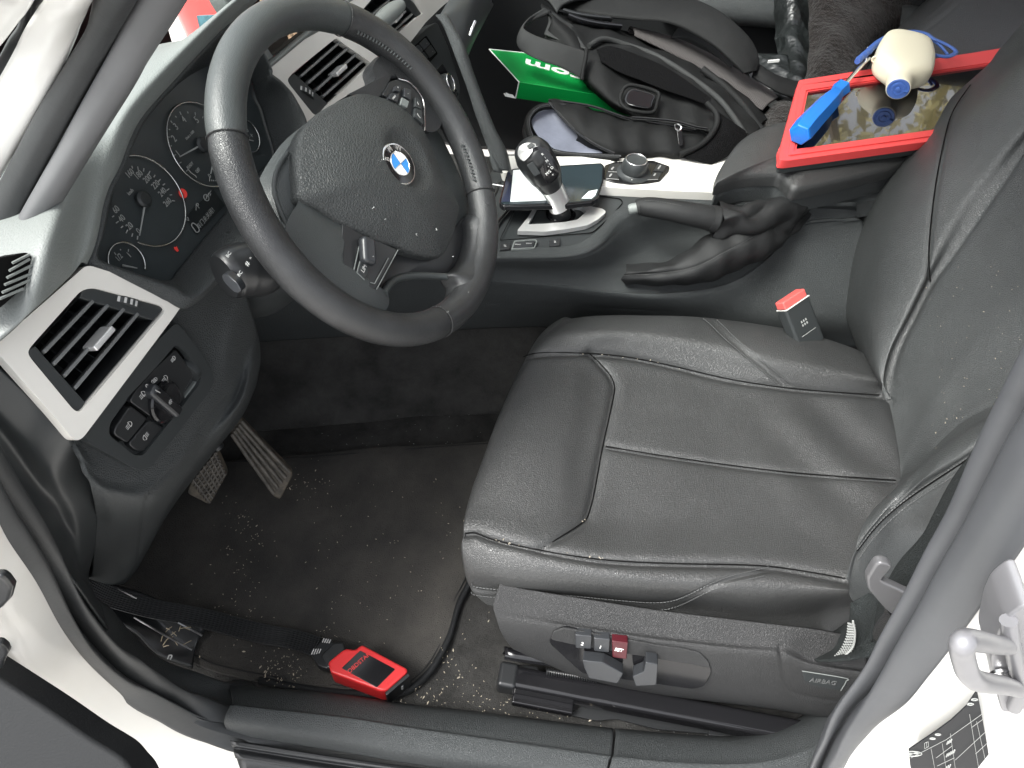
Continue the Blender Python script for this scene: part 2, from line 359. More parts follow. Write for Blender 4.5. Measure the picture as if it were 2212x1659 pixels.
M = dict(
 pillar_l=mat('hazed_pillar_lip', (.10, .102, .105), .5, spec=.35, var=(5, .12)),  # rubber grey lifted to imitate haze over the A pillar
 bracket=mat('bracket_grey', (.13, .13, .135), .4, metal=.3),
 leather=mat('seat_leather', (.0345, .0355, .0355), .37, spec=.6, grain=('voronoi', 400, .5, .0007), grain2=('noise', 40, .25, .002), var=(7, .12), rvar=.06),
 leather_back=mat('backrest_leather', (.044, .047, .047), .40, spec=.6, grain=('voronoi', 380, .5, .0007), grain2=('noise', 40, .3, .002), var=(6, .12), spots=(260, .05, DUST, .52)),
 rim=mat('wheel_leather', (.040, .045, .045), .36, spec=.6, grain=('voronoi', 560, .3, .0004), var=(9, .12), rvar=.07),
 rimworn=mat('worn_wheel_leather', (.022, .023, .024), .33, spec=.55, grain=('voronoi', 600, .35, .0005), grain2=('noise', 240, .25, .0004), var=(22, .25), rvar=.1),
 airbag=mat('airbag_skin', (.032, .035, .035), .44, spec=.5, grain=('voronoi', 330, .6, .0008), grain2=('noise', 120, .2, .0008), spots=(130, .035, (.4, .4, .38), .6)),
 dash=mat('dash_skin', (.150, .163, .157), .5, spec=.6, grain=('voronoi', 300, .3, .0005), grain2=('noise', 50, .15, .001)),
 plastic=mat('grained_plastic', (.036, .040, .041), .52, spec=.4, grain=('voronoi', 480, .7, .0009), var=(8, .1)),
 plastic_light=mat('seat_side_plastic', (.024, .0245, .025), .46, spec=.4, grain=('voronoi', 460, .6, .0008), var=(8, .1)),
 smoothp=mat('smooth_plastic', (.026, .029, .030), .42, spec=.45, grain=('noise', 900, .15, .0002)),
 gloss=mat('gloss_plastic', (.008, .008, .009), .12, spec=.5),
 satin=mat('satin_black', (.016, .017, .018), .32, spec=.5),
 satin_seat=mat('satin_seat_switch', (.026, .028, .031), .3, spec=.5),
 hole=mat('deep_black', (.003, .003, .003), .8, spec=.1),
 rubber=mat('rubber', (.030, .032, .033), .52, spec=.35, grain=('noise', 200, .3, .0006), var=(12, .2), rvar=.06, spots=(90, .03, (.2, .2, .18), .62)),
 rubber_l=mat('pillar_rubber', (.062, .065, .070), .5, spec=.35, var=(5, .12)),
 cream=mat('cream_trim', (.63, .615, .575), .34, spec=.5, coat=.2, var=(12, .03)),
 paint=mat('white_paint', (.64, .635, .61), .28, spec=.5, coat=.6, var=(3, .04)),
 paint_dirty=mat('dusty_white_paint', (.60, .59, .56), .4, spec=.5, coat=.3, var=(5, .1, (.58, .56, .51))),
 chrome=mat('satin_chrome', (.72, .72, .72), .22, metal=1, spec=.5),
 steel=mat('steel', (.33, .33, .33), .33, metal=1, var=(30, .2), rvar=.1),
 alu=mat('brushed_aluminium', (.74, .74, .73), .36, metal=.65, spec=.5),
 carpet=mat('carpet', (.040, .0395, .038), .97, spec=.05, grain=('noise', 700, 1, .002), grain2=('noise', 120, .6, .003), var=(14, .35), sheen=.05),
 matc=mat('floor_mat_carpet', (.040, .039, .037), .97, spec=.05, grain=('noise', 620, 1, .002), grain2=('noise', 60, .5, .003), var=(9, .4, (.070, .066, .060)), sheen=.08),
 binding=mat('mat_binding', (.011, .012, .013), .7, spec=.3, grain=('weave', 500, .6, .0006)),
 lit=mat('printed_white', (.42, .42, .41), .5),
 grey_print=mat('printed_grey', (.30, .31, .30), .5),
 redlamp=mat('warning_lamp', (.35, .02, .02), .5, emis=(1, .08, .06, .08)),
 ring=mat('dial_ring', (.55, .56, .55), .25, metal=1),
 glassblack=mat('hazed_cluster_face', (.036, .043, .045), .35, spec=.5, var=(20, .1)),  # face colour lightened to imitate the veil of haze on the dials
 red=mat('red_plastic', (.50, .022, .024), .38, spec=.45, grain=('noise', 900, .1, .0002)),
 redsilicone=mat('red_rubber', (.66, .060, .060), .5, spec=.4),
 blue=mat('blue_handle', (.006, .14, .50), .42, spec=.45, grain=('noise', 500, .15, .0003)),
 strapblue=mat('blue_strap', (.05, .12, .38), .45, spec=.5),
 cream_pl=mat('cream_plastic', (.72, .68, .52), .42, spec=.4),
 green=mat('green_card', (.004, .27, .052), .30, spec=.5, coat=.15),
 white=mat('white', (.8, .8, .78), .5),
 cloth=mat('bag_cloth', (.0085, .0088, .009), .65, spec=.14, grain=('weave', 900, .25, .0004), grain2=('noise', 30, .4, .004), var=(10, .2)),
 cloth_l=mat('bag_cloth_grey', (.025, .026, .026), .7, spec=.2, grain=('noise', 900, .3, .0004), grain2=('noise', 25, .4, .004), var=(10, .15)),
 mesh=mat('bag_mesh', (.004, .004, .0045), .8, spec=.1, grain=('voronoi', 330, 1, .002)),
 ribmesh=mat('ribbed_back_panel', (.075, .069, .068), .85, spec=.2, grain=('weave', 130, .9, .002)),
 lining=mat('grey_lining', (.15, .16, .20), .5, spec=.3, grain=('noise', 25, .6, .006), var=(14, .15)),
 fleece=mat('fleece', (.020, .0175, .0165), 1.0, spec=.02, grain=('noise', 420, 1, .005), grain2=('noise', 110, .8, .007), var=(60, .4), sheen=.12),
 jacket=mat('jacket', (.012, .014, .014), .34, spec=.5, grain=('noise', 22, .9, .016), var=(6, .3)),
 door=mat('door_card', (.014, .015, .016), .7, spec=.25, grain=('noise', 500, .5, .0006)),
 headliner=mat('headliner', (.45, .44, .42), .95, spec=.05),
 screen=mat('tablet_glass', (.004, .004, .005), .02, spec=1, coat=1),
 phone=mat('phone_glass', (.02, .03, .035), .06, spec=.8),
 phone_reflection=mat('painted_reflection', (.45, .47, .46), .15, spec=.6, emis=(.9, .95, .93, .25)),  # window reflection on the phone glass, put into colour and glow
 crumb=mat('crumbs', (.42, .37, .29), .8, var=(200, .3)),
 straw=mat('dry_grass', (.32, .27, .19), .8),
 buckred=mat('buckle_red', (.62, .10, .09), .4, spec=.5),
 setred=mat('set_button_red', (.055, .006, .010), .3, spec=.5),
 emblue=mat('emblem_blue', (.012, .22, .62), .2, coat=.6),
 emwhite=mat('emblem_white', (.80, .80, .78), .2, coat=.6),
 shadecloth=mat('webbing', (.018, .022, .022), .75, spec=.3, grain=('voronoi', 420, 1, .0012)),
)
# ================================================================== the setting
def struct(o): o['kind'] = 'structure'; return o
GZ = -.30
ground = struct(surf('ground', [[(-60, -60, GZ), (60, -60, GZ)], [(-60, 60, GZ), (60, 60, GZ)]], mat('pale_concrete', (.46, .45, .43), .85, var=(1.5, .15)), nu=3, nv=3))
# cabin floor: one carpet sheet that rises to the firewall
fl = []
for x, z in ((-.86, .24), (-.82, .23), (-.74, .17), (-.62, .04), (-.50, .0), (-.2, 0), (.3, 0), (1.0, 0), (1.9, 0)):
    fl.append([(x, y, z) for y in (-.02, .3, .6, 1.0, 1.5)])
def floor_d(A): return .004*np.sin(A[..., 0]*23+A[..., 1]*9)*np.cos(A[..., 1]*31)
floor = struct(surf('floor', fl, M['carpet'], nu=90, nv=60, disp=floor_d))
# ================================================================== car body shell
body = thing('car_body', 'white car body with rubber door seals and black sill trim around the open doorway', 'car body', (0.2, 0, .08))
BN = 'rubber'
inner = Ys('D', (-90, 880, .01), (-40, 975, .01), (0, 1037, .01), (50, 1106, .01), (101, 1180, .01), (168, 1281, .005), (235, 1375, .0), (286, 1428, .0), (370, 1490, .0), (484, 1548, -.005), (743, 1600, -.005), (970, 1634, -.005), (1150, 1652, -.005))
outer = Ys('D', (-90, 980, -.03), (-40, 1072, -.03), (0, 1143, -.03), (67, 1240, -.03), (134, 1361, -.03), (202, 1445, -.03), (279, 1506, -.03), (370, 1553, -.03), (480, 1597, -.03), (743, 1642, -.03), (970, 1672, -.03), (1150, 1690, -.03), (1250, 1700, -.03))[:13]
band('door_seal', inner, outer, [(0, -.014), (.05, .004), (.2, .016), (.38, .010), (.47, -.010), (.50, -.012), (.54, -.004), (.74, .012), (.93, .002), (1, -.014)], M[BN], body, nu=110)
# kick trim inside the seal (grained)
band('kick_trim', Zs('D', (250, 1330, .17), (300, 1385, .12), (360, 1430, .09), (430, 1450, .07), (500, 1470, .055), (560, 1485, .03)),
     Ys('D', (150, 1262, .012), (235, 1378, .0), (290, 1432, .0), (370, 1494, .0), (440, 1535, .0), (520, 1565, .0)),
     [(0, -.03), (.08, 0), (.4, .004), (.8, 0), (1, -.006)], M['plastic'], body, nu=50)
# sill step trim, two grained lengths with a shut line between
r0 = Zs('D', (500, 1478, .03), (743, 1500, .03), (869, 1519, .03), (1050, 1539, .03), (1222, 1561, .03), (1324, 1573, .03))
r1 = Zs('D', (498, 1484, .068), (743, 1506, .068), (869, 1527, .068), (1050, 1548, .068), (1222, 1570, .068), (1325, 1582, .068))
r2 = Zs('D', (503, 1516, .094), (743, 1542, .094), (869, 1562, .094), (1070, 1590, .094), (1222, 1611, .094), (1321, 1626, .094))
r3 = Zs('D', (496, 1526, .100), (743, 1556, .100), (869, 1576, .100), (1070, 1606, .100), (1222, 1628, .100), (1316, 1640, .100))
r4 = Zs('D', (484, 1558, .092), (743, 1600, .092), (869, 1622, .092), (1070, 1650, .092), (1222, 1672, .092), (1306, 1682, .092))
r5 = [p+V((0, -.006, -.035)) for p in r4]
surf('sill_trim', [r0, r1, r2, r3, r4, r5], M['plastic'], body, nu=46, nv=90, thick=.004, seams=[(r2, .002, .0025)])
s0 = Zs('D', (1329, 1573, .03), (1478, 1586, .03), (1600, 1588, .03), (1704, 1560, .04), (1805, 1500, .06), (1889, 1415, .12))
s1 = Zs('D', (1330, 1582, .068), (1478, 1596, .068), (1610, 1600, .068), (1715, 1575, .075), (1815, 1515, .095), (1900, 1425, .16))
s2 = Zs('D', (1326, 1626, .094), (1478, 1640, .094), (1625, 1640, .094), (1735, 1612, .10), (1835, 1550, .12), (1915, 1455, .18))
s3 = Zs('D', (1322, 1640, .100), (1478, 1655, .100), (1635, 1656, .100), (1750, 1630, .105), (1850, 1570, .122), (1925, 1475, .18))
s4 = Zs('D', (1311, 1682, .092), (1478, 1700, .092), (1655, 1706, .092), (1790, 1680, .095), (1885, 1610, .11), (1955, 1500, .17))
s5 = [p+V((0, -.006, -.035)) for p in s4]
surf('pillar_foot_trim', [s0, s1, s2, s3, s4, s5], M['plastic'], body, nu=46, nv=70, thick=.004)
# scuffed alloy strip and black cover outside the seal
band('sill_cover', Ys('D', (498, 1599, -.031), (743, 1638, -.031), (1000, 1674, -.031), (1250, 1700, -.031)), Ys('D', (540, 1740, -.10), (760, 1770, -.10), (1000, 1790, -.10), (1250, 1810, -.10)),
     [(0, .004), (.08, .004), (.12, -.002), (.2, .002), (.28, .002), (.34, -.004), (1, -.004)], M['satin'], body, nu=40)
# B pillar seal
bi = Ys('D', (2330, 590, .05), (2262, 705, .05), (2212, 800, .05), (2188, 849, .05), (2124, 983, .045), (2073, 1100, .04), (2023, 1185, .035), (1973, 1278, .03), (1919, 1368, .025), (1885, 1428, .02), (1815, 1505, .01), (1790, 1548, .005), (1768, 1595, .0), (1745, 1660, .0), (1728, 1730, .0))
bo = Ys('D', (2440, 740, -.02), (2365, 860, -.02), (2290, 975, -.02), (2250, 1030, -.02), (2191, 1123, -.02), (2107, 1250, -.02), (2060, 1325, -.02), (2006, 1408, -.02), (1945, 1497, -.02), (1898, 1560, -.02), (1862, 1605, -.02), (1825, 1659, -.02), (1800, 1705, -.02), (1780, 1780, -.02))
band('door_seal', bi, bo, [(0, -.014), (.04, .002), (.15, .012), (.28, .007), (.35, -.009), (.38, -.009), (.44, .002), (.62, .012), (.84, .007), (.96, -.003), (1, -.014)], M['rubber_l'], body, nu=110)
# painted pillar and rocker
band('pillar_panel', [p+V((0, .012, 0)) for p in bo], Ys('D', (2700, 900, -.05), (2650, 1000, -.05), (2600, 1100, -.05), (2560, 1180, -.05), (2500, 1300, -.05), (2450, 1400, -.05), (2400, 1480, -.05), (2350, 1560, -.05), (2300, 1640, -.05), (2230, 1720, -.05), (2150, 1820, -.05), (2050, 1900, -.05), (1900, 1950, -.05), (1700, 1980, -.05)),
     [(0, -.004), (.1, .002), (.5, .010), (1, 0)], M['paint'], body, nu=60)
fo = [p+V((0, .012, 0)) for p in outer]
fb = Ys('D', (-260, 1180, -.09), (-200, 1260, -.09), (-140, 1350, -.09), (-60, 1440, -.09), (10, 1520, -.09), (80, 1600, -.09), (180, 1660, -.09), (300, 1710, -.09), (440, 1760, -.09), (700, 1840, -.09), (950, 1880, -.09), (1150, 1900, -.09), (1250, 1920, -.09))
band('rocker_panel', fo, fb, [(0, -.004), (.12, .004), (.45, .010), (.62, .006), (.72, -.006), (.85, -.008), (1, -.004)], M['paint_dirty'], body, nu=90, nv=40)
# A pillar: painted flange, two rubber lips (close to the lens)
def dl(*t): return Ds('a1', *t)
E_ = dl((1500, -460, .40), (1215, 0, .46), (1050, 260, .50), (850, 560, .53), (650, 860, .56), (450, 1160, .585), (250, 1450, .61), (130, 1650, .63), (0, 1840, .645), (-160, 2060, .66))
D_ = dl((1160, -460, .395), (890, 0, .455), (765, 215, .49), (640, 430, .52), (480, 720, .55), (330, 1000, .575), (190, 1260, .60), (60, 1500, .62), (-60, 1720, .635), (-220, 1940, .65))
C_ = dl((930, -460, .39), (640, 0, .45), (570, 135, .48), (500, 270, .505), (350, 510, .53), (200, 760, .55), (80, 980, .575), (-30, 1190, .60), (-160, 1420, .62), (-320, 1660, .64))
B_ = dl((570, -460, .39), (300, 0, .45), (220, 120, .475), (130, 260, .50), (60, 370, .52), (-60, 570, .54), (-190, 780, .56), (-330, 1000, .58), (-480, 1250, .60), (-640, 1500, .62))
A_ = dl((500, -460, .39), (240, 0, .45), (160, 115, .475), (80, 225, .50), (0, 330, .52), (-120, 520, .54), (-250, 720, .56), (-390, 940, .58), (-540, 1190, .60), (-700, 1440, .62))
Z_ = dl((100, -460, .37), (-150, 0, .43), (-250, 115, .455), (-330, 225, .48), (-420, 330, .50), (-540, 520, .52), (-680, 720, .54), (-820, 940, .56), (-990, 1190, .58), (-1100, 1440, .60))
band('pillar_seal', E_, D_, [(0, -.012), (.05, .001), (.45, .007), (.9, .003), (1, -.006)], M['pillar_l'], body, nu=60)
band('pillar_seal', D_, C_, [(-.10, -.010), (0, -.002), (.1, .002), (.5, .006), (.9, .002), (1, -.008)], M['rubber'], body, nu=60)
band('pillar_flange', C_, B_, [(0, -.008), (.1, -.002), (.5, .003), (1, -.003)], M['paint'], body, nu=60)
band('pillar_gap', B_, A_, [(0, -.004), (.5, -.008), (1, -.004)], M['rubber'], body, nu=60)
band('pillar_skin', A_, Z_, [(0, -.003), (.15, .003), (.3, -.001), (1, 0)], M['paint'], body, nu=60)
# roof, far door, tail: real shell that shades the cabin
rbox('roof', (1.02, .80, 1.27), (1, 0, 0), (0, 1, 0), (0, 0, 1), .90, .68, .012, M['headliner'], body, bev=.008)
rbox('rear_bulkhead', (1.93, .76, .42), (1, 0, 0), (0, 1, 0), (0, 0, 1), .02, .80, .45, M['door'], body)
rbox('far_door_card', (.72, 1.60, .38), (1, 0, 0), (0, 1, 0), (0, 0, 1), 1.18, .02, .40, M['door'], body)
rbox('near_rear_door', (1.62, -.02, .35), (1, 0, 0), (0, 1, 0), (0, 0, 1), .52, .02, .42, M['paint'], body)
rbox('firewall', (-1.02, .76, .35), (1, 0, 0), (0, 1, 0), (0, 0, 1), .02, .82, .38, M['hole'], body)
surf('leak_blocker', [[(-.42, .0, .46), (-.42, .5, .48), (-.42, .85, .47), (-.42, 1.15, .32), (-.42, 1.55, .10)], [(-1.0, .0, .46), (-1.0, .5, .48), (-1.0, .85, .45), (-1.0, 1.15, .28), (-1.0, 1.55, .06)]], M['hole'], body, nu=4, nv=20, thick=.01)  # unseen sheet added under the dash to block light leaking into the footwell
rbox('kick_wall', (-.80, -.01, .32), (1, 0, 0), (0, 1, 0), (0, 0, 1), .23, .02, .38, M['plastic'], body)
# far door: armrest pull and ledge seen over the backpack
tube('door_ledge', [(.35, 1.57, .62), (.6, 1.55, .63), (.9, 1.55, .64), (1.3, 1.56, .63)], .035, M['plastic'], body, seg=20, n=40)
tube('door_ledge', [(.25, 1.58, .42), (.45, 1.56, .43), (.8, 1.56, .44), (1.1, 1.58, .43)], .035, M['plastic'], body, seg=20, n=40)
g = bpy.data.materials.new('windscreen_glass'); g.use_nodes = True
gn = g.node_tree; gn.nodes.clear(); oo = gn.nodes.new('ShaderNodeOutputMaterial'); t1 = gn.nodes.new('ShaderNodeBsdfTransparent'); t1.inputs[0].default_value = (.93, .96, .94, 1)
t2 = gn.nodes.new('ShaderNodeBsdfGlossy'); t2.inputs['Roughness'].default_value = .02; fr = gn.nodes.new('ShaderNodeFresnel'); fr.inputs[0].default_value = 1.5
mxx = gn.nodes.new('ShaderNodeMixShader'); gn.links.new(fr.outputs[0], mxx.inputs[0]); gn.links.new(t1.outputs[0], mxx.inputs[1]); gn.links.new(t2.outputs[0], mxx.inputs[2]); gn.links.new(mxx.outputs[0], oo.inputs[0])
surf('windscreen', [[(-.93, .10, .50), (-.98, .8, .50), (-.93, 1.5, .50)], [(-.4, .12, .90), (-.44, .8, .91), (-.4, 1.48, .90)], [(.10, .16, 1.23), (.08, .8, 1.25), (.10, 1.44, 1.23)]], g, body, nu=20, nv=20)
# striker loop on the B pillar
PB = yy('D', -.045, (2160, 1430), (2220, 1300), (2150, 1540))
sn = V((0, -1, 0))
M['striker_grey'] = mat('striker_grey', (.20, .20, .21), .38, metal=.4)
stk = plate('striker_plate', soft_d(yy('c6', -.072, (1790, 70), (1900, 60), (1960, 500), (1930, 1000), (1810, 1100), (1600, 1120), (1550, 880), (1490, 600), (1560, 330), (1640, 180)), .006), sn, M['striker_grey'], body, thick=.03, bev=.002, seg=3)
tube('striker_loop', Ys('c6', (1700, 450, -.074), (1560, 445, -.090), (1400, 415, -.112), (1270, 395, -.125), (1215, 420, -.130), (1203, 500, -.130), (1230, 620, -.130), (1265, 720, -.130), (1330, 785, -.128), (1430, 815, -.120), (1600, 840, -.100), (1760, 880, -.078)), .0054, M['striker_grey'], body, seg=16, n=80)
tube('striker_rib', Ys('c6', (1665, 200, -.074), (1690, 400, -.078), (1740, 640, -.078), (1800, 860, -.076), (1720, 1060, -.074)), .0048, M['striker_grey'], body, seg=12, n=40)
lathe('striker_screw', yy('c6', -.073, (1595, 720))[0], (0, -1, 0), [(.007, 0), (.007, .002), (.005, .003), (.002, .0032)], M['chrome'], body)
# tyre pressure sticker
PS = (yy('c6', -.040, (1100, 1400))[0], (0.03, -1, .10))
def bandpt(k, y, pts, off=.001): return yy(k, y, *pts)
so_ = bandpt('c6', -.0425, [(680, 1480), (800, 1400), (950, 1300), (1100, 1190), (1250, 1050), (1355, 895), (1400, 1130), (1440, 1350), (1480, 1580), (1380, 1670), (1300, 1740), (720, 1760), (695, 1640)])
plate('label_sticker', so_, (0, -1, 0), mat('sticker_grey', (.016, .017, .019), .6, spec=.15), body, thick=.0012, bev=0)
B = Bag()
def sl_(k, y, a, b, r=.00022): B.tube(yy(k, y, a, ((a[0]+b[0])/2, (a[1]+b[1])/2), b), r, seg=4, n=3)
for a_, b_ in (((700, 1560), (1050, 1380)), ((1050, 1380), (1400, 1130)), ((900, 1470), (950, 1740)), ((1010, 1420), (1060, 1740)), ((950, 1560), (1110, 1440)), ((960, 1640), (1130, 1560)), ((1090, 1320), (1150, 1740)), ((1140, 1580), (1430, 1310)), ((1280, 1130), (1370, 1660)), ((1350, 1200), (1440, 1600)), ((1340, 1520), (1470, 1400)), ((1300, 1260), (1410, 1180))):
    sl_('c6', -.0436, a_, b_)
for cx, cy in ((915, 1370), (968, 1330), (1288, 1030), (1330, 985)): B.tube(disc(yy('c6', -.0436, (cx, cy))[0], .0022, (0, -1, 0), 12), .0005, seg=4, n=14, closed=True)
for i in range(4):
    for j in range(5-(i == 0)*2-(i == 2)*2):
        sl_('c6', -.0436, (1055+j*18-i*6, 1425+i*125-j*10), (1068+j*18-i*6, 1395+i*125-j*10), .0006)
for q in ((835, 1410, 875, 1450),): sl_('c6', -.0436, (835, 1415), (872, 1400)); sl_('c6', -.0436, (835, 1415), (837, 1470)); sl_('c6', -.0436, (837, 1470), (875, 1448)); sl_('c6', -.0436, (872, 1400), (875, 1448)); sl_('c6', -.0436, (855, 1405), (857, 1455))
cc_ = yy('c6', -.0436, (722, 1520))[0]; B.tube(disc(cc_, .0075, (0, -1, 0), 24), .0005, seg=4, n=28, closed=True)
for q in (0, 2): B.plate([cc_]+[cc_+V((math.cos(t), 0, math.sin(t)))*.005 for t in [math.pi/2*q+j*math.pi/8 for j in range(5)]], (0, -1, 0), .0004)
B.build('sticker_print', M['grey_print'], body, smooth=False)
B = Bag()
for i in range(9):
    a_ = (380+i*35, 1640-i*21); B.plate(yy('c6', -.0405, a_, (a_[0]+12, a_[1]-10), (a_[0]-10, a_[1]+42), (a_[0]-22, a_[1]+52)), (0, -1, 0), .0006)
B.build('sticker_print', mat('faint_print', (.5, .5, .49), .5), body, smooth=False)
# ================================================================== the opened driver's door (dark inner corner)
dr = thing('front_door', 'opened driver door whose dark inner panel crosses the lower left corner', 'car door', (-.75, -.3, .2))
DP = (Ds('D', (104, 1536, .68))[0], V((.10, -.62, .78)).normalized())
dp_ = on('D', [(0, 1469), (104, 1536), (190, 1595), (238, 1624), (262, 1640), (282, 1662), (310, 1700), (345, 1800)], DP)
plate('door_panel', sm(dp_, 40, False)+on('D', [(350, 1950), (-500, 1950), (-500, 1150)], DP), DP[1], M['door'], dr, thick=.04, bev=.005, seg=4)
hb = Ys('c3', (0, 380, -0.085), (40, 410, -0.085), (80, 465, -0.085), (60, 540, -0.085), (0, 605, -0.085), (-60, 600, -0.085), (-60, 380, -0.085))
plate('hinge_cover', hb, (0, -1, .2), M['satin'], body, thick=.008, bev=.003)
hb = Ys('c3', (0, 840, -0.098), (35, 870, -0.098), (48, 900, -0.098), (30, 930, -0.098), (15, 960, -0.098), (0, 1010, -0.098), (-60, 1000, -0.098), (-60, 830, -0.098))
plate('hinge_cover', hb, (0, -1, .2), M['satin'], body, thick=.008, bev=.003)
hb = Ys('c3', (320, 1270, -0.097), (500, 1305, -0.097), (620, 1405, -0.097), (600, 1422, -0.097), (520, 1418, -0.097), (400, 1350, -0.097))
plate('check_strap_bracket', hb, (0, -.8, .6), M['cream'], body, thick=.006, bev=.002)
# ================================================================== outside, beyond the windscreen and the far window
rc = thing('red_car', 'red car parked alongside, seen through the windscreen beside the display', 'car', (.9, 2.92, GZ))
cx, cy = -1.03, 2.92                     # nose towards the front of this car, parked alongside
def cr(x, w, z0, z1): return [(cx-(x-cx), cy-w, z0), (cx-(x-cx), cy-w-.03, (z0+z1)/2), (cx-(x-cx), cy-w+.1, z1), (cx-(x-cx), cy, z1+.06), (cx-(x-cx), cy+w-.1, z1), (cx-(x-cx), cy+w+.03, (z0+z1)/2), (cx-(x-cx), cy+w, z0)]
surf('body', [cr(cx+.25, .60, GZ+.2, GZ+.45), cr(cx+.18, .80, GZ+.18, GZ+.60), cr(cx-.5, .86, GZ+.18, GZ+.72), cr(cx-1.3, .88, GZ+.18, GZ+.85), cr(cx-3.9, .88, GZ+.18, GZ+.90), cr(cx-4.1, .8, GZ+.2, GZ+.6)], mat('red_paint', (.50, .035, .03), .3, coat=.6), rc, nu=40, nv=40)
surf('cabin', [cr(cx-1.2, .78, GZ+.75, GZ+.88), cr(cx-1.9, .62, GZ+.75, GZ+1.28), cr(cx-3.0, .62, GZ+.75, GZ+1.30), cr(cx-3.7, .75, GZ+.75, GZ+.92)], M['gloss'], rc, nu=20, nv=30)
for sx in (.75, 3.2):
    for s in (-1, 1): lathe('wheel', (cx+sx, cy+s*.82, GZ+.31), (0, s, 0), [(.31, -.1), (.31, .1), (.22, .11), (.2, .09), (.02, .09)], M['rubber'], rc)
for s in (-1, 1): plate('headlight', [(cx-.235, cy+s*.72, GZ+.48), (cx-.235, cy+s*.45, GZ+.46), (cx-.2, cy+s*.45, GZ+.55), (cx-.15, cy+s*.74, GZ+.58)][::-s], (-1, 0, .2), M['white'], rc, thick=.03, bev=.004)
# trees standing beyond the far window (they are what the tablet mirrors)
leafm = [mat('leaves_%s' % n, c, .6, spec=.3, var=(3, .25)) for n, c in (('olive', (.30, .27, .11)), ('yellow', (.40, .35, .15)), ('dark', (.16, .16, .075)))]
bark = mat('bark', (.10, .075, .055), .9, grain=('noise', 12, .6, .02))
def tree(x, y, h, r, mt, lab, seed):
    R = np.random.default_rng(seed); t = thing('broadleaf_tree', lab, 'tree', (x, y, GZ), 'trees beyond the far window')
    B = Bag(); B.tube([(x, y, GZ), (x+.1, y, GZ+h*.4), (x, y+.1, GZ+h*.85)], [.16, .11, .04], seg=8, n=10)
    for i in range(7):
        a = R.uniform(0, 6.28); z = h*(.25+.08*i); B.tube([(x, y, GZ+z), (x+math.cos(a)*r*.5, y+math.sin(a)*r*.5, GZ+z+.5), (x+math.cos(a)*r*.85, y+math.sin(a)*r*.85, GZ+z+.8)], [.05, .03, .01], seg=6, n=8)
    B.build('trunk', bark, t)
    vs = []; fs = []
    for i in range(2000):
        z = R.uniform(.12, 1); rr = r*math.sqrt(max(.05, 1-((z-.5)/.55)**2))*R.uniform(.2, 1)**.5; a = R.uniform(0, 6.28)
        c = np.array([x+math.cos(a)*rr, y+math.sin(a)*rr, GZ+z*h]); u = R.normal(size=3); u /= np.linalg.norm(u); v = np.cross(u, R.normal(size=3)); v /= np.linalg.norm(v); s = R.uniform(.05, .13)
        k = len(vs); vs += [c-u*s, c+v*s*.45, c+u*s, c-v*s*.45]; fs.append((k, k+1, k+2, k+3))
    link('crown', pyme('crown', vs, fs, False), mt, t)
labs = ['olive tree nearest the far window, mirrored in the tablet glass', 'yellowish tree mirrored in the middle of the tablet glass', 'darker tree mirrored toward the right end of the tablet']
for i, (x, y, h, r) in enumerate(((.3, 6.0, 5.2, 1.5), (2.6, 6.4, 5.8, 1.7), (5.0, 6.2, 5.4, 1.6))):
    tree(x, y, h, r, leafm[i], labs[i], i+3)
for i, (x, y, h, r) in enumerate(((-2.0, 6.6, 5.5, 1.6), (7.4, 6.8, 5.6, 1.7), (1.4, 8.6, 6.5, 1.9), (4.0, 8.8, 6.5, 2.0))):
    tree(x, y, h, r, leafm[(i+1) % 3], ['pale tree beyond the front end of the car', 'tree beyond the rear end of the car', 'tall back-row tree behind the olive one', 'tall back-row tree behind the darker one'][i], i+13)
from mathutils.geometry import tessellate_polygon
def plate_h(name, outer, holes, n, mat, parent=None, thick=.004, bev=.001, seg=2):
    """plate with openings"""
    n = V(n).normalized(); loops = [outer]+holes; vs = []; st = []
    for L in loops: st.append(len(vs)); vs += [V(p) for p in L]
    t = tessellate_polygon([[V(p) for p in L] for L in loops]); k = len(vs)
    fs = [tuple(q) for q in t]+[tuple(i+k for i in q[::-1]) for q in t]
    for s, L in zip(st, loops):
        m_ = len(L)
        for i in range(m_): fs.append((s+i, s+(i+1) % m_, s+(i+1) % m_+k, s+i+k))
    me = pyme(name, vs+[p-n*thick for p in vs], fs, True, 35); fixn(me); me.set_sharp_from_angle(angle=math.radians(35))
    o = link(name, me, mat, parent)
    if bev:
        b = o.modifiers.new('b', 'BEVEL'); b.width = bev; b.segments = seg; b.limit_method = 'ANGLE'; b.angle_limit = math.radians(40); b.harden_normals = True
    return o
dash = thing('dashboard', 'dark grained dashboard with cream trim strips behind the steering wheel', 'dashboard', (-.35, .4, .6))
NC = ntw(28.3, -9.2); PC = (V((-.36, .313, .68)), NC); PL = (PC[0]+NC*.05, NC)
NV = ntw(22, -9); PV = (V((-.33, .125, .667)), NV)
PCV = (xx('D', -.275, (657, 281))[0], NV)
NS = ntw(8, -9); PSW = (on('D', [(290, 800)], PV, -.004)[0], NS)
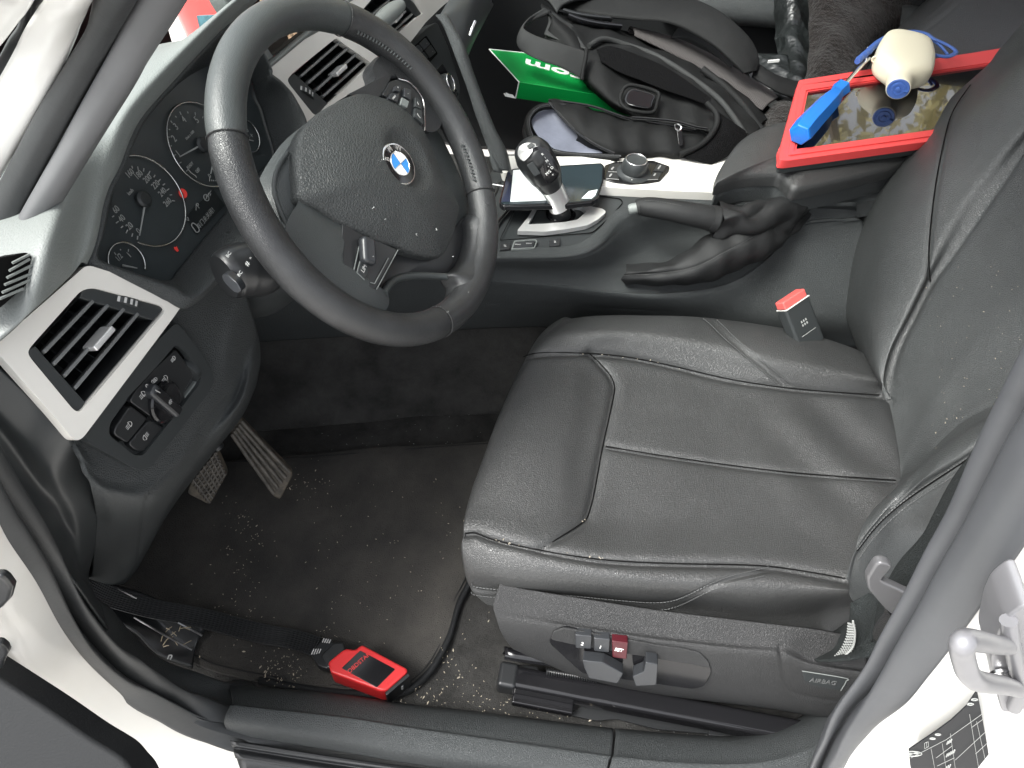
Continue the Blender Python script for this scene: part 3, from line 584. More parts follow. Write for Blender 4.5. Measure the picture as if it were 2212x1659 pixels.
# --- top pad
def lipd(off, *p): return on('D', p, PL, off)
q0 = lipd(0, (188, 571), (204, 545), (216, 505), (226, 450), (240, 405), (262, 363), (302, 269), (370, 188), (484, 67), (540, 15), (640, -70))
q1 = lipd(.010, (176, 568), (190, 540), (202, 500), (213, 445), (227, 398), (249, 355), (290, 260), (358, 178), (473, 57), (530, 5), (630, -80))
q2 = lipd(.014, (150, 598), (160, 555), (172, 500), (186, 436), (202, 386), (226, 338), (266, 244), (334, 160), (450, 48), (510, -5), (610, -90))
q3 = Zs('D', (84, 660, .742), (96, 590, .76), (108, 520, .772), (130, 442, .778), (156, 370, .780), (185, 310, .780), (228, 222, .780), (296, 138, .780), (395, 85, .775), (470, 30, .77), (580, -60, .765))
q4 = Zs('D', (10, 724, .735), (10, 640, .75), (22, 560, .762), (52, 468, .77), (84, 400, .772), (120, 330, .773), (180, 240, .772), (262, 150, .770), (370, 98, .764), (450, 72, .755), (570, 30, .74))
q5 = Zs('D', (-70, 800, .72), (-90, 700, .735), (-80, 620, .745), (-60, 500, .75), (-20, 400, .75), (30, 320, .75), (120, 220, .748), (210, 140, .742), (320, 108, .735), (430, 92, .725), (560, 60, .71))
q6 = [p+V((-.03, .0, -.06)) for p in q5]; q7 = [p+V((-.06, .0, -.30)) for p in q5]
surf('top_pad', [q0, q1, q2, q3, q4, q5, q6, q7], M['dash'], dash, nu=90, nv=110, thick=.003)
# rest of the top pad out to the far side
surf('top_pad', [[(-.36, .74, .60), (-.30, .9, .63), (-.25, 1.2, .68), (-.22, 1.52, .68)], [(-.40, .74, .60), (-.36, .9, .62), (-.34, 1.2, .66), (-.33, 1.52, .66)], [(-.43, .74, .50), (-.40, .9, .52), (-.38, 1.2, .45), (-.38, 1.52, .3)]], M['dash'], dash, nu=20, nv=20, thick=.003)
# --- cluster recess
lip = [(484, 67), (370, 188), (302, 269), (262, 363), (240, 405), (226, 450), (216, 505), (204, 545), (206, 562), (225, 572), (302, 600), (366, 622), (412, 640), (470, 590), (530, 520), (580, 440), (630, 350), (657, 281), (632, 219), (607, 187), (580, 166), (580, 150), (560, 110), (530, 75)]
gl = [(480, 130), (400, 170), (320, 250), (275, 330), (252, 390), (240, 440), (226, 500), (214, 530), (214, 556), (232, 568), (302, 592), (362, 606), (385, 582), (440, 515), (497, 446), (548, 385), (580, 350), (592, 331), (575, 270), (565, 235), (554, 212), (545, 180), (530, 150), (510, 135)]
LP = on('D', lip, PL); GP = on('D', gl, PC, .002)
MP = [a*.55+b*.45 + NC*.002 for a, b in zip(LP, GP)]
OUT = [a+(a-(sum(LP, V((0, 0, 0)))/len(LP))).normalized()*.012+NC*-.004 for a in LP]
surf('instrument_hood', [OUT, [a+NC*.004 for a in LP], MP, GP], M['plastic'], dash, nu=24, nv=140, closed=True, thick=.002)
clu = plate('instrument_face', [p-NC*.003+(p-sum(GP, V((0, 0, 0)))/len(GP))*.06 for p in GP], NC, M['glassblack'], dash, thick=.01, bev=0)
RC, UC = axes(PC)
def cpl(k, *p): return on(k, p, PC, .0012)
sc_ = cpl('b6', (452, 965))[0]; tc_ = cpl('b6', (862, 530))[0]
LAT = (tc_-sc_).normalized(); UPC = NC.cross(LAT); UPC = UPC if UPC.z > 0 else -UPC
def gauge(c, R, parent, a0=0, a1=360, r=.0010):
    pts = [c+(LAT*math.cos(math.radians(a))+UPC*math.sin(math.radians(a)))*R+NC*.001 for a in np.linspace(a0, a1, 60)]
    return pts
rad = .0475
fit_s = [(345, 605), (500, 660), (600, 740), (680, 850), (730, 960), (745, 1060), (720, 1180), (650, 1270), (560, 1325), (480, 1335), (350, 1290), (240, 1210), (160, 1110)]
SP = cpl('b6', *fit_s); c_s = V((0, 0, 0))
def fitcircle(P):
    A = np.array([tuple(p) for p in P]); o = A[0]; l = np.array(LAT); u = np.array(UPC); X = (A-o)@l; Y = (A-o)@u
    s = np.linalg.lstsq(np.c_[2*X, 2*Y, np.ones(len(X))], X*X+Y*Y, rcond=None)[0]
    return V(o+l*s[0]+u*s[1]), math.sqrt(s[2]+s[0]**2+s[1]**2)
def ang(c, p): d = p-c; return math.degrees(math.atan2(d.dot(UPC), d.dot(LAT)))
cs, Rs = fitcircle(SP)
TP = cpl('b6', (790, 178), (705, 190), (640, 250), (600, 350), (592, 440), (605, 520), (650, 620), (700, 700), (780, 780), (870, 830), (960, 850), (1025, 848)); ct, Rt = fitcircle(TP)
FP = cpl('b6', (135, 1390), (165, 1320), (230, 1290), (300, 1310), (370, 1380), (415, 1460), (423, 1510), (410, 1550)); cf, Rf = fitcircle(FP)
WP = cpl('b6', (1190, 312), (1240, 330), (1300, 390), (1332, 470), (1320, 545), (1280, 578), (1240, 575)); cw, Rw = fitcircle(WP)
for c, R_, a0, a1 in ((cs, Rs, -155, 100), (ct, Rt, 20, 360), (cf, Rf, -60, 205), (cw, Rw, -140, 140)):
    tube('dial_ring', gauge(c, R_, None, a0, a1), .0010, M['ring'], dash, seg=8, n=90)
RB = Bag(); GB = Bag()
def tick(c, R_, a, l0, l1, w=.0006):
    d = (LAT*math.cos(math.radians(a))+UPC*math.sin(math.radians(a))); RB.tube([c+d*R_*l0, c+d*R_*(l0+l1)/2, c+d*R_*l1], w, seg=5, n=3)
def ctxt(s, size, k, p, sx=1.0):
    vs, fs = textme(s, size, cpl(k, p)[0], LAT, UPC, sx=sx); RB.add(vs, fs)
for s, p in (('0', (372, 1205)), ('20', (300, 1165)), ('40', (238, 1105)), ('60', (192, 1033)), ('160', (302, 745)), ('180', (372, 757)), ('200', (443, 787)), ('220', (508, 835)), ('240', (562, 895)), ('260', (603, 975))):
    ctxt(s, .0088, 'b6', p, .8)
for a_, b_ in (((365, 1245), (362, 1272)), ((325, 1225), (318, 1248)), ((285, 1195), (272, 1220)), ((245, 1165), (232, 1178)), ((210, 1127), (192, 1140)), ((175, 1083), (162, 1092)), ((318, 685), (323, 705)), ((364, 690), (369, 715)), ((414, 705), (411, 728)), ((462, 727), (452, 750)), ((503, 758), (494, 774)), ((545, 792), (531, 808)), ((580, 827), (566, 838)), ((614, 868), (597, 880)), ((637, 915), (622, 918)), ((660, 965), (640, 962))):
    RB.tube(cpl('b6', a_, ((a_[0]+b_[0])/2, (a_[1]+b_[1])/2), b_), .0006, seg=5, n=3)
ctxt('km/h', .0052, 'b6', (307, 892), .8)
for s, p in (('1', (688, 588)), ('2', (655, 468)), ('3', (670, 372)), ('4', (733, 315)), ('5', (835, 318))): ctxt(s, .0105, 'b6', p, .85)
for a_, b_ in (((648, 605), (668, 595)), ((625, 527), (636, 524)), ((605, 455), (622, 455)), ((612, 392), (622, 396)), ((628, 325), (640, 343)), ((665, 287), (673, 298)), ((700, 252), (712, 277)), ((762, 252), (766, 265)), ((822, 258), (825, 282)), ((886, 292), (883, 304)), ((697, 665), (712, 655)), ((752, 728), (768, 713)), ((768, 713), (790, 740)), ((790, 740), (828, 765)), ((828, 765), (834, 780)), ((938, 775), (938, 808)), ((955, 795), (955, 806)), ((970, 797), (970, 806)), ((985, 797), (985, 806)), ((996, 797), (996, 806))):
    RB.tube(cpl('b6', a_, ((a_[0]+b_[0])/2, (a_[1]+b_[1])/2), b_), .0005, seg=5, n=3)
ctxt('READY', .0048, 'b6', (783, 682), .75); ctxt('OFF', .0052, 'b6', (845, 722), .75); ctxt('0', .0065, 'b6', (938, 765)); ctxt('1/min x 1000', .0042, 'b6', (780, 440), .75)
ctxt('1/2', .0078, 'b6', (216, 1415), .8); ctxt('1', .0085, 'b6', (296, 1395), .8)
for a_, b_ in (((178, 1375), (192, 1394)), ((226, 1348), (230, 1358)), ((291, 1350), (290, 1368)), ((1228, 362), (1229, 375)), ((1205, 440), (1212, 443))):
    RB.tube(cpl('b6', a_, ((a_[0]+b_[0])/2, (a_[1]+b_[1])/2), b_), .0005, seg=5, n=3)
ctxt('70', .0065, 'b6', (1236, 405), .8); ctxt('+', .009, 'b6', (1275, 445))
RB.build('dial_markings', M['grey_print'], clu, smooth=False); RB = Bag()
# display text in the lower centre
ctxt('P', .0085, 'b6', (848, 1003)); ctxt('车门未关闭！', .0066, 'b6', (915, 1095), .95)
for a_, b_ in (((830, 1040), (830, 990)), ((745, 1110), (765, 1095)), ((765, 1095), (772, 1122)), ((772, 1122), (745, 1110)), ((900, 960), (948, 885)), ((910, 915), (915, 945)), ((925, 925), (930, 900)), ((940, 925), (948, 905))):
    RB.tube(cpl('b6', a_, ((a_[0]+b_[0])/2, (a_[1]+b_[1])/2), b_), .0004, seg=5, n=3)
RB.tube(sm(cpl('b6', (805, 1140), (840, 1165), (855, 1200), (835, 1215), (815, 1190), (795, 1160)), 24), .0007, seg=5, n=24, closed=True)
RB.tube(disc(cpl('b6', (912, 938))[0], .0035, NC, 20), .0005, seg=5, n=22, closed=True)
MSG = RB
ms_ = plate('message_screen', cpl('b6', (752, 1085), (965, 868), (1060, 1000), (840, 1230)), NC, mat('message_screen', (.008, .011, .012), .4), dash, thick=.0006, bev=0)
MSG.build('message_text', M['grey_print'], ms_, smooth=False)
for c_, tip, tail in ((0, (380, 1240), (432, 930)), (0, (700, 612), (910, 497)), (0, (947, 748), (968, 660)), (0, (1288, 485), (1212, 468)), (0, (360, 1500), (245, 1478))):
    t_ = on('b6', [tip, tail], PC, .004); tube('needle', [t_[1], (t_[0]+t_[1])/2, t_[0]], [.0011, .0009, .0006], M['grey_print'], dash, seg=6, n=5)
lathe('needle_hub', on('b6', [(400, 955)], PC, .001)[0], NC, [(.0085, 0), (.0085, .004), (.006, .006), (.001, .0065)], M['smoothp'], dash, k=28)
lathe('needle_hub', on('b6', [(868, 520)], PC, .001)[0], NC, [(.0085, 0), (.0085, .004), (.006, .006), (.001, .0065)], M['smoothp'], dash, k=28)
lathe('warning_lamp', cpl('b6', (724, 905))[0], NC, [(.0052, 0), (.0052, .0006)], M['redlamp'], dash, k=24)
WB = Bag(); WB.add(*textme('!', .007, on('b6', [(724, 905)], PC, .0022)[0], LAT, UPC)); WB.build('lamp_symbol', M['glassblack'], dash, smooth=False)
plate('warning_lamp', cpl('b6', (655, 1330), (668, 1335), (675, 1325), (685, 1345), (693, 1362), (683, 1370), (672, 1360), (660, 1350)), NC, M['redlamp'], dash, thick=.0005, bev=0)
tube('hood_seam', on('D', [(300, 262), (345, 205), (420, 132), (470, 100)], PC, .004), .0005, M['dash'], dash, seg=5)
# --- left vent trim and its vent
M['slat'] = mat('slat_plastic', (.12, .125, .125), .4)
def vent_unit(P, outer_loop, quad, slats, tab, label, wheelstrip, otherstrip, wheelpts, vanes=5, sd=.012):
    """recessed air vent: quad = interior corners, slats = end point pairs"""
    n = P[1]; k = outer_loop[0]
    v = plate('vent_well', [p-n*.055 for p in on(k, outer_loop[1], P)], n, M['satin'], dash, thick=.004, bev=0)
    L = on(k, quad, P, -.002); B = Bag()
    for i in range(4):
        a, b = L[i], L[(i+1) % 4]; B.add([a, b, b-n*.056, a-n*.056], [(0, 1, 2, 3)])
    o = B.build('vent_wall', M['satin'], dash, smooth=False)
    vf = plate('vent_frame', on(k, wheelstrip, P, -.001), n, M['smoothp'], dash, thick=.006, bev=.001)
    if otherstrip: plate('vent_frame', on(k, otherstrip, P, -.001), n, M['smoothp'], dash, thick=.006, bev=.001)
    for a, b in slats:
        A, Bp = on(k, [a, b], P, -.004); d = (Bp-A).normalized(); wv = (V(CP)-A).normalized(); wv = (wv-d*wv.dot(d)).normalized(); cx_ = d.cross(wv); wv = (wv+cx_*(.10 if cx_.dot(n) > 0 else -.10)).normalized()
        mid = (A+Bp)/2; bb = Bag(); bb.box(mid-n*sd*.6, d, wv, d.cross(wv), (Bp-A).length/2, sd, .0016)
        s = bb.build('slat', M['slat'], dash); q = s.modifiers.new('b', 'BEVEL'); q.width = .001; q.segments = 3
    B = Bag()
    for i in range(vanes):
        t = (i+.7)/(vanes+.4); a = L[0].lerp(L[1], t) if (L[0]-L[1]).length > (L[1]-L[2]).length else L[1].lerp(L[2], t)
        b = L[3].lerp(L[2], t) if (L[0]-L[1]).length > (L[1]-L[2]).length else L[0].lerp(L[3], t)
        B.box((a+b)/2-n*.038, (b-a), n, (b-a).cross(n), (b-a).length/2, .008, .0006)
    B.build('vane', M['smoothp'], dash)
    if tab:
        A, Bp = on(k, tab, P, .003); d = (Bp-A).normalized(); rbox('vent_tab', (A+Bp)/2-n*.003, d, n, d.cross(n), (Bp-A).length/2, .008, .0028, M['alu'], dash, bev=.0015)
    if wheelpts:
        A, Bp = on(k, wheelpts, P, -.001); d = (Bp-A).normalized(); s = d.cross(n); r = (Bp-A).length*.62; c = (A+Bp)/2-n*(r*.80)
        tw = lathe('vent_thumbwheel', c-s*.0035, s, [(r*.9, 0), (r, .001), (r, .006), (r*.9, .007)], M['smoothp'], dash, k=64, ridge=((1, 2), -.03))
        b2 = Bag()
        for j in range(4):
            t = -.62+j*.28; dirv = (d*math.sin(t)+n*math.cos(t)); b2.box(c+dirv*(r+.0003), s, d*math.cos(t)-n*math.sin(t), dirv, .0026, .0011, .0003)
        b2.build('thumbwheel_mark', M['lit'], tw, smooth=False)
oc = soft_d(on('a4', [(560, 55), (860, 150), (1210, 258), (1120, 390), (530, 1175), (480, 1190), (330, 1010), (0, 640), (-60, 590), (0, 545)], PV, .002), .006)
ic_a4 = [(520, 222), (600, 203), (1040, 318), (1068, 350), (520, 1000), (480, 998), (183, 640), (183, 600)]
tr = plate_h('vent_trim', oc, [soft_d(on('a4', ic_a4, PV, .002), .006)], NV, M['cream'], dash, thick=.010, bev=.0022, seg=3)
vent_unit(PV, ('a4', ic_a4), [(515, 265), (985, 412), (545, 935), (228, 578)],
          [((285, 638), (600, 308)), ((348, 717), (697, 335)), ((418, 792), (800, 360)), ((487, 872), (892, 390))], ((590, 600), (712, 462)), '',
          [(530, 222), (605, 205), (1035, 322), (1050, 345), (985, 415), (512, 270)], [(228, 578), (548, 938), (530, 995), (485, 998), (186, 635), (190, 598)], ((735, 265), (925, 330)))
# --- switch panel
def sw(off, *p): return on('a4', p, PSW, off)
RS, US = axes(PSW)
pn = plate_h('switch_panel', soft_d(sw(0, (1135, 425), (1280, 600), (1385, 790), (1340, 880), (960, 1370), (880, 1375), (545, 1185), (600, 1080), (1000, 560)), .008),
             [soft_d(sw(0, (1130, 570), (1190, 610), (1300, 760), (1280, 830), (920, 1285), (860, 1280), (700, 1150), (705, 1080), (830, 900), (1000, 720)), .005)], NS, M['smoothp'], dash, thick=.008, bev=.0015, seg=3)
plate('switch_well', sw(-.010, (1130, 540), (1330, 760), (920, 1320), (860, 1310), (660, 1150)), NS, M['hole'], dash, thick=.003, bev=0)
plate('switch_carrier', soft_d(sw(-.0035, (1000, 720), (1130, 600), (1160, 640), (1250, 760), (1180, 880), (1200, 960), (1080, 1110), (835, 935), (870, 870)), .004), NS, M['satin'], dash, thick=.006, bev=.001)
plate('fog_lamp_button', soft_d(sw(-.0025, (840, 960), (950, 1045), (820, 1205), (735, 1150), (740, 1110)), .004), NS, M['satin'], dash, thick=.008, bev=.0015, seg=3)
plate('fog_lamp_button', soft_d(sw(-.0025, (960, 1052), (1080, 1120), (1030, 1190), (920, 1260), (870, 1250), (828, 1210)), .004), NS, M['satin'], dash, thick=.008, bev=.0015, seg=3)
plate('switch_bezel_side', soft_d(sw(-.004, (1190, 900), (1290, 770), (1285, 830), (1185, 975)), .003), NS, M['dash'], dash, thick=.006, bev=.001)
kc = sw(-.003, (1052, 935))[0]
lathe('headlamp_knob_base', kc, NS, [(.0215, 0), (.0215, .003), (.0195, .0045), (.0180, .004), (.001, .004)], M['gloss'], dash, k=48)
ka, kb = sw(.004, (978, 855), (1150, 1005)); kd = (kb-ka).normalized()
kn = rbox('headlamp_knob', (ka+kb)/2-NS*.005, kd, kd.cross(NS), NS, (kb-ka).length/2+.001, .0062, .008, M['satin_seat'], dash, bev=.0035, seg=4)
rbox('knob_face', (ka+kb)/2+NS*.0032+kd*.001, kd, kd.cross(NS), NS, (kb-ka).length/2-.003, .0036, .0006, M['gloss'], kn, bev=.0005)
th = lathe('level_thumbwheel', sw(-.014, (1190, 735))[0]-RS*.003, RS, [(.016, 0), (.0165, .001), (.0165, .0065), (.016, .0075)], M['smoothp'], dash, k=60, ridge=((1, 2), -.035))
SB = Bag()
LS = (sw(0, (1210, 258))[0]-sw(0, (530, 1175))[0]); LS = (LS-NS*LS.dot(NS)).normalized(); US2 = NS.cross(LS); US2 = US2 if US2.z > 0 else -US2
def dsym(p, sz, flip=False, lines=3, off=-.0015):
    """lamp symbol: a D with beams"""
    o = sw(off, p)[0]; f = -1 if flip else 1
    arc = [o+LS*f*(math.cos(t)*sz*.5)+US2*math.sin(t)*sz*.5 for t in np.linspace(-math.pi/2, math.pi/2, 10)]
    SB.tube(arc+[arc[0]], .0003, seg=4, n=24)
    for i in range(lines):
        z = (i-(lines-1)/2)*sz*.3; SB.tube([o-LS*f*sz*.15+US2*z, o-LS*f*sz*.45+US2*z, o-LS*f*sz*.75+US2*z], .0003, seg=4, n=3)
dsym((1062, 788), .0062); dsym((918, 890), .0062); dsym((832, 1085), .0062); dsym((935, 1163), .0062, True, 3); dsym((1000, 795), .004, False, 3); dsym((985, 805), .004, True, 3); dsym((1115, 660), .005)
SB.add(*textme('0', .0070, sw(-.0015, (947, 837))[0], LS, US2))
o_ = on('a4', [(1095, 938)], PSW, .0078)[0]; SB.tube(disc(o_, .0012, NS, 14), .0003, seg=4, n=16, closed=True)
for i in range(8):
    t = i*math.pi/4; dv = LS*math.cos(t)+US2*math.sin(t); SB.tube([o_+dv*.0019, o_+dv*.0023, o_+dv*.0028], .0003, seg=4, n=3)
a_ = on('a4', [(1000, 862), (1030, 880)], PSW, .0078); SB.tube([a_[0], (a_[0]+a_[1])/2, a_[1]], .0005, seg=4, n=3)
SB.build('switch_symbols', M['lit'], dash, smooth=False)
# --- lower dash
def ps(off, *p): return on('D', p, PSW, off)
w0 = ps(-.012, (150, 938), (190, 920), (260, 815), (330, 720), (392, 640), (440, 575), (500, 500))
w1 = ps(-.011, (160, 955), (205, 968), (290, 905), (385, 800), (450, 715), (485, 645), (520, 560))
w2 = ps(-.004, (180, 995), (230, 1035), (322, 1022), (428, 890), (478, 815), (495, 740), (535, 640))
w3 = ps(-.010, (198, 1060), (248, 1080), (340, 1068), (452, 925), (512, 845), (530, 770), (552, 700))
w4 = Ys('D', (207, 1120, .085), (262, 1140, .11), (332, 1105, .14), (438, 975, .18), (508, 893, .22), (545, 815, .27), (562, 750, .33))
w5 = Ys('D', (204, 1190, .10), (255, 1208, .13), (305, 1195, .16), (390, 1055, .22), (480, 940, .27), (535, 860, .32), (560, 800, .38))
w6 = Ys('D', (189, 1250, .12), (249, 1264, .15), (281, 1242, .18), (350, 1120, .25), (430, 1010, .32), (510, 910, .38), (540, 850, .44))
w7 = [p+V((-.05, .03, .02)) for p in w6]
surf('lower_panel', [w0, w1, w2, w3, w4, w5, w6, w7], M['plastic'], dash, nu=80, nv=80, thick=.004, seams=[(Ys('D', (497, 849, .225), (440, 920, .19), (385, 1000, .165), (326, 1067, .14), (314, 1110, .145), (308, 1160, .155), (302, 1207, .165)), .003, .0022)])
# dash end and A-post lower cover
e0 = on('D', [(-70, 730), (0, 795), (75, 866), (150, 945)], PV, -.010)+Ys('D', (186, 1010, .075), (205, 1070, .078), (210, 1125, .085), (205, 1185, .095), (192, 1245, .11), (205, 1285, .10))
e1 = Ys('D', (-90, 800, .04), (-40, 890, .04), (20, 965, .04), (75, 1040, .042), (110, 1090, .045), (132, 1130, .05), (150, 1165, .05), (160, 1200, .05), (172, 1240, .045), (215, 1300, .04))
e2 = Ys('D', (-110, 850, .02), (-60, 950, .015), (-10, 1022, .015), (45, 1090, .015), (80, 1140, .015), (105, 1175, .015), (130, 1210, .015), (150, 1240, .015), (180, 1280, .01), (235, 1360, .01))
surf('end_cover', [e0, [a*.5+b*.5+V((0, -.006, 0)) for a, b in zip(e0, e1)], e1, e2], M['smoothp'], dash, nu=30, nv=60, thick=.003,
     seams=[([e0[3], e0[3]*.5+e1[3]*.5, e1[3]], .002, .002)])
# side demister grille at the far left edge
dg = on('a4', [(-60, 60), (100, -10), (180, -20), (207, 20), (205, 110), (160, 200), (90, 260), (20, 320), (-80, 380)], PV, .030)
plate('side_grille', sm(dg, 40), NV, M['hole'], dash, thick=.02, bev=.001)
B = Bag()
for a_, b_ in (((60, 95), (190, 20)), ((45, 140), (205, 60)), ((30, 185), (205, 112)), ((15, 235), (190, 155)), ((0, 275), (150, 210)), ((80, 45), (190, -10))):
    A, C2 = on('a4', [a_, b_], PV, .032); B.tube([A, (A+C2)/2, C2], .0011, seg=6, n=3)
B.build('grille_bars', M['dash'], dash)
# --- centre fascia: cream strip, two vents, display, stack
tc2 = soft_d(on('D', [(574, 166), (585, 142), (640, 95), (704, 60), (732, 22), (763, -8), (880, -70), (990, -70), (972, 0), (955, 14), (920, 48), (876, 105), (815, 165), (700, 258), (660, 283), (645, 240), (620, 190)], PCV, .002), .005)
ic = [(605, 548), (640, 505), (940, 262), (990, 300), (1190, 438), (885, 722), (820, 797), (785, 792), (615, 580)]
ic2 = [(1100, 95), (1200, -20), (1320, -80), (1480, 0), (1540, 95), (1490, 125), (1335, 260), (1200, 180)]
plate_h('centre_trim', tc2, [soft_d(on('b4', ic, PCV, .002), .005), soft_d(on('b4', ic2, PCV, .002), .004)], NV, M['cream'], dash, thick=.010, bev=.002, seg=3)
vent_unit(PCV, ('b4', ic), [(650, 505), (930, 262), (1190, 445), (870, 718)],
          [((690, 545), (970, 300)), ((740, 592), (1022, 345)), ((800, 640), (1072, 393)), ((845, 685), (1118, 440))], ((930, 520), (998, 458)), '',
          [(605, 548), (650, 505), (885, 715), (820, 797), (785, 792), (615, 580)], None, ((680, 595), (805, 690)))
vent_unit(PCV, ('b4', ic2), [(1105, 92), (1290, -80), (1490, 110), (1340, 255)],
          [((1160, 140), (1300, 20)), ((1210, 185), (1360, 60)), ((1270, 225), (1415, 95)), ((1310, 250), (1460, 115))], ((1340, 150), (1385, 100)), '',
          [(1480, 100), (1400, 20), (1400, -40), (1540, 60), (1545, 92), (1500, 125)], None, None, vanes=4)
# phone cradle clipped to the far vent
ch_a, ch_b = on('b4', [(1225, 160), (1385, 35)], PCV, .022)
ch = tube('vent_clip', [ch_a, ch_a.lerp(ch_b, .3), ch_a.lerp(ch_b, .7), ch_b], [.009, .012, .012, .009], M['dash'], None, seg=18, n=24, loc=ch_a)
tag(ch, 'ribbed grey clip gripping the slats of the far centre air vent', 'phone holder')
# display
PD = (xx('D', -.31, (588, 120))[0], ntw(12, -9)); ND = PD[1]
LD = (on('D', [(729, 12)], PD)[0]-on('D', [(591, 120)], PD)[0]).normalized(); UD = ND.cross(LD); UD = UD if UD.z > 0 else -UD
hs = soft_d(on('D', [(573, 138), (485, 0), (470, -40), (900, -260), (960, -180)], PD), .01)
dsp = thing('centre_display', 'upright dark infotainment display on top of the dashboard, half hidden by the wheel rim', 'car display', tuple(PD[0]))
plate('housing', hs, ND, M['dash'], dsp, thick=.022, bev=.004, seg=3)
plate('screen', on('D', [(591, 120), (507, 5), (470, -50), (880, -250), (930, -160), (800, -42)], PD, .0012), ND, mat('display_glass', (.030, .026, .022), .12, spec=.6), dsp, thick=.002, bev=0)
TB = Bag()
TB.add(*textme('102.7 MHz', .0062, on('c2', [(1275, 480)], PD, .0016)[0], LD, UD, sx=.8))
for s, p in (('0', (655, 8)), ('93', (845, 8)), ('.5', (990, 2))): TB.add(*textme(s, .0062, on('c2', [p], PD, .0016)[0], LD, UD, sx=.8))
TB.build('screen_text', mat('amber_text', (.5, .38, .25), .5, emis=(.9, .62, .4, .25)), dsp, smooth=False)
TB = Bag(); TB.tube(on('c2', [(1030, 480), (1095, 525), (1215, 430), (1150, 395), (1030, 480)], PD, .0016), .0005, seg=4, n=40); TB.tube(on('c2', [(1075, 490), (1130, 470), (1185, 440)], PD, .0016), .0006, seg=4, n=12)
TB.build('screen_cursor', mat('red_cursor', (.35, .08, .05), .5, emis=(.9, .3, .2, .15)), dsp, smooth=False)
tp = on('D', [(464, 32), (470, 31), (479, 60), (471, 63)], PD, .003); plate('blue_tape', tp, ND, mat('blue_tape', (.03, .09, .11), .35, var=(90, .5)), dsp, thick=.024, bev=.0005)
# ledge between display and strip, chrome line
surf('ledge', [on('D', [(572, 137), (655, 68), (740, 5), (860, -70)], PD, -.002), on('D', [(576, 150), (668, 72), (757, 0), (880, -70)], PCV, .004), on('D', [(590, 165), (690, 90), (770, 20), (900, -60)], PCV, -.02)], M['dash'], dash, nu=10, nv=30, thick=.002)
# stack behind the wheel
PK = (on('D', [(900, 85)], PCV, -.006)[0], ntw(26, -9)); NK = PK[1]
def pk(off, *p): return on('b4', p, PK, off)
plate('stack_panel', soft_d(pk(0, (1250, 440), (1420, 325), (1575, 185), (1640, 150), (1720, 330), (1800, 590), (1790, 690), (1740, 740), (1500, 860), (1350, 700)), .008), NK, M['smoothp'], dash, thick=.02, bev=.002)
plate('button_block', soft_d(pk(.001, (1465, 335), (1565, 245), (1645, 370), (1545, 480)), .003), NK, M['hole'], dash, thick=.002, bev=0)
bl = [[(1475, 342), (1512, 307), (1545, 350), (1508, 390)], [(1518, 302), (1560, 262), (1592, 305), (1550, 345)], [(1512, 395), (1550, 357), (1578, 398), (1540, 440)], [(1556, 350), (1597, 310), (1632, 362), (1590, 400)]]
for q_, mt in zip(bl, ('satin_seat', 'satin_seat', 'satin', 'satin')): plate('stack_button', soft_d(pk(.003, *q_), .0015), NK, M[mt], dash, thick=.004, bev=.0006)
plate('knob_well', soft_d(pk(.001, (1620, 500), (1680, 440), (1790, 650), (1730, 720)), .003), NK, M['gloss'], dash, thick=.002, bev=.0005)
kq = pk(0, (1672, 590))[0]
lathe('climate_knob', kq, (NK+LD*.1).normalized(), [(.017, 0), (.0165, .014), (.0150, .016), (.0135, .0165), (.001, .0165)], M['smoothp'], dash, k=40)
tube('knob_ring', disc(kq+NK*.0172+LD*.0016, .0142, (NK+LD*.1).normalized(), 30), .0016, M['chrome'], dash, seg=8, n=50, closed=True)
KB = Bag(); 
for p_ in ((1492, 348), (1530, 335), (1568, 297), (1608, 355)): KB.add(*textme('-', .006, pk(.0034, p_)[0], LD, UD))
KB.build('button_marks', M['lit'], dash, smooth=False)
# wing running from the stack down to the console
g0 = Ds('b4', (1628, 105, 1.10), (1660, 150, 1.10), (1705, 230, 1.105), (1800, 430, 1.12), (1862, 640, 1.14), (1935, 850, 1.16), (2080, 1200, 1.185))
g1 = Ds('a2', (620, 95, 1.09), (700, 200, 1.09), (760, 400, 1.10), (830, 600, 1.12), (890, 780, 1.14), (950, 940, 1.16), (1000, 1100, 1.178))
g2 = Ds('a2', (690, 90, 1.10), (790, 280, 1.10), (830, 400, 1.11), (910, 620, 1.13), (990, 820, 1.15), (1060, 960, 1.17), (1095, 1100, 1.19))
g3 = [p+V((.0, .05, -.04)) for p in g2]
gm = [p+(p-V(CP)).normalized()*.07 for p in g0]
surf('console_wing', [gm, g0, g1, g2, g3], M['plastic'], dash, nu=30, nv=50, thick=.003)
# passenger side of the dashboard
surf('far_fascia', [Ds('D', (945, 40, 1.14), (985, -20, 1.18), (1060, -90, 1.25)), Ds('D', (962, 42, 1.14), (1010, 10, 1.18), (1065, -40, 1.27)), Ds('D', (990, 95, 1.16), (1022, 60, 1.20), (1062, 0, 1.30)), Ds('D', (1006, 128, 1.20), (1028, 80, 1.25), (1066, 10, 1.36)), Ds('D', (1000, 150, 1.35), (1022, 95, 1.38), (1060, 20, 1.45))], M['smoothp'], dash, nu=30, nv=20, thick=.004)
tube('chrome_handle', Ds('a2', (868, 138, 1.165), (850, 182, 1.162), (833, 228, 1.165)), .0026, M['chrome'], dash, seg=8)
# silver bracket seen between airbag and rim
plate('silver_bracket', Ds('c4', (1105, 95, 1.0), (1190, 75, 1.0), (1250, 225, 1.0), (1240, 260, 1.0), (1195, 305, 1.0), (1140, 180, 1.0)), V(CP)-dd('c4', 1.0, (1190, 180))[0], M['alu'], dash, thick=.003, bev=.0005)
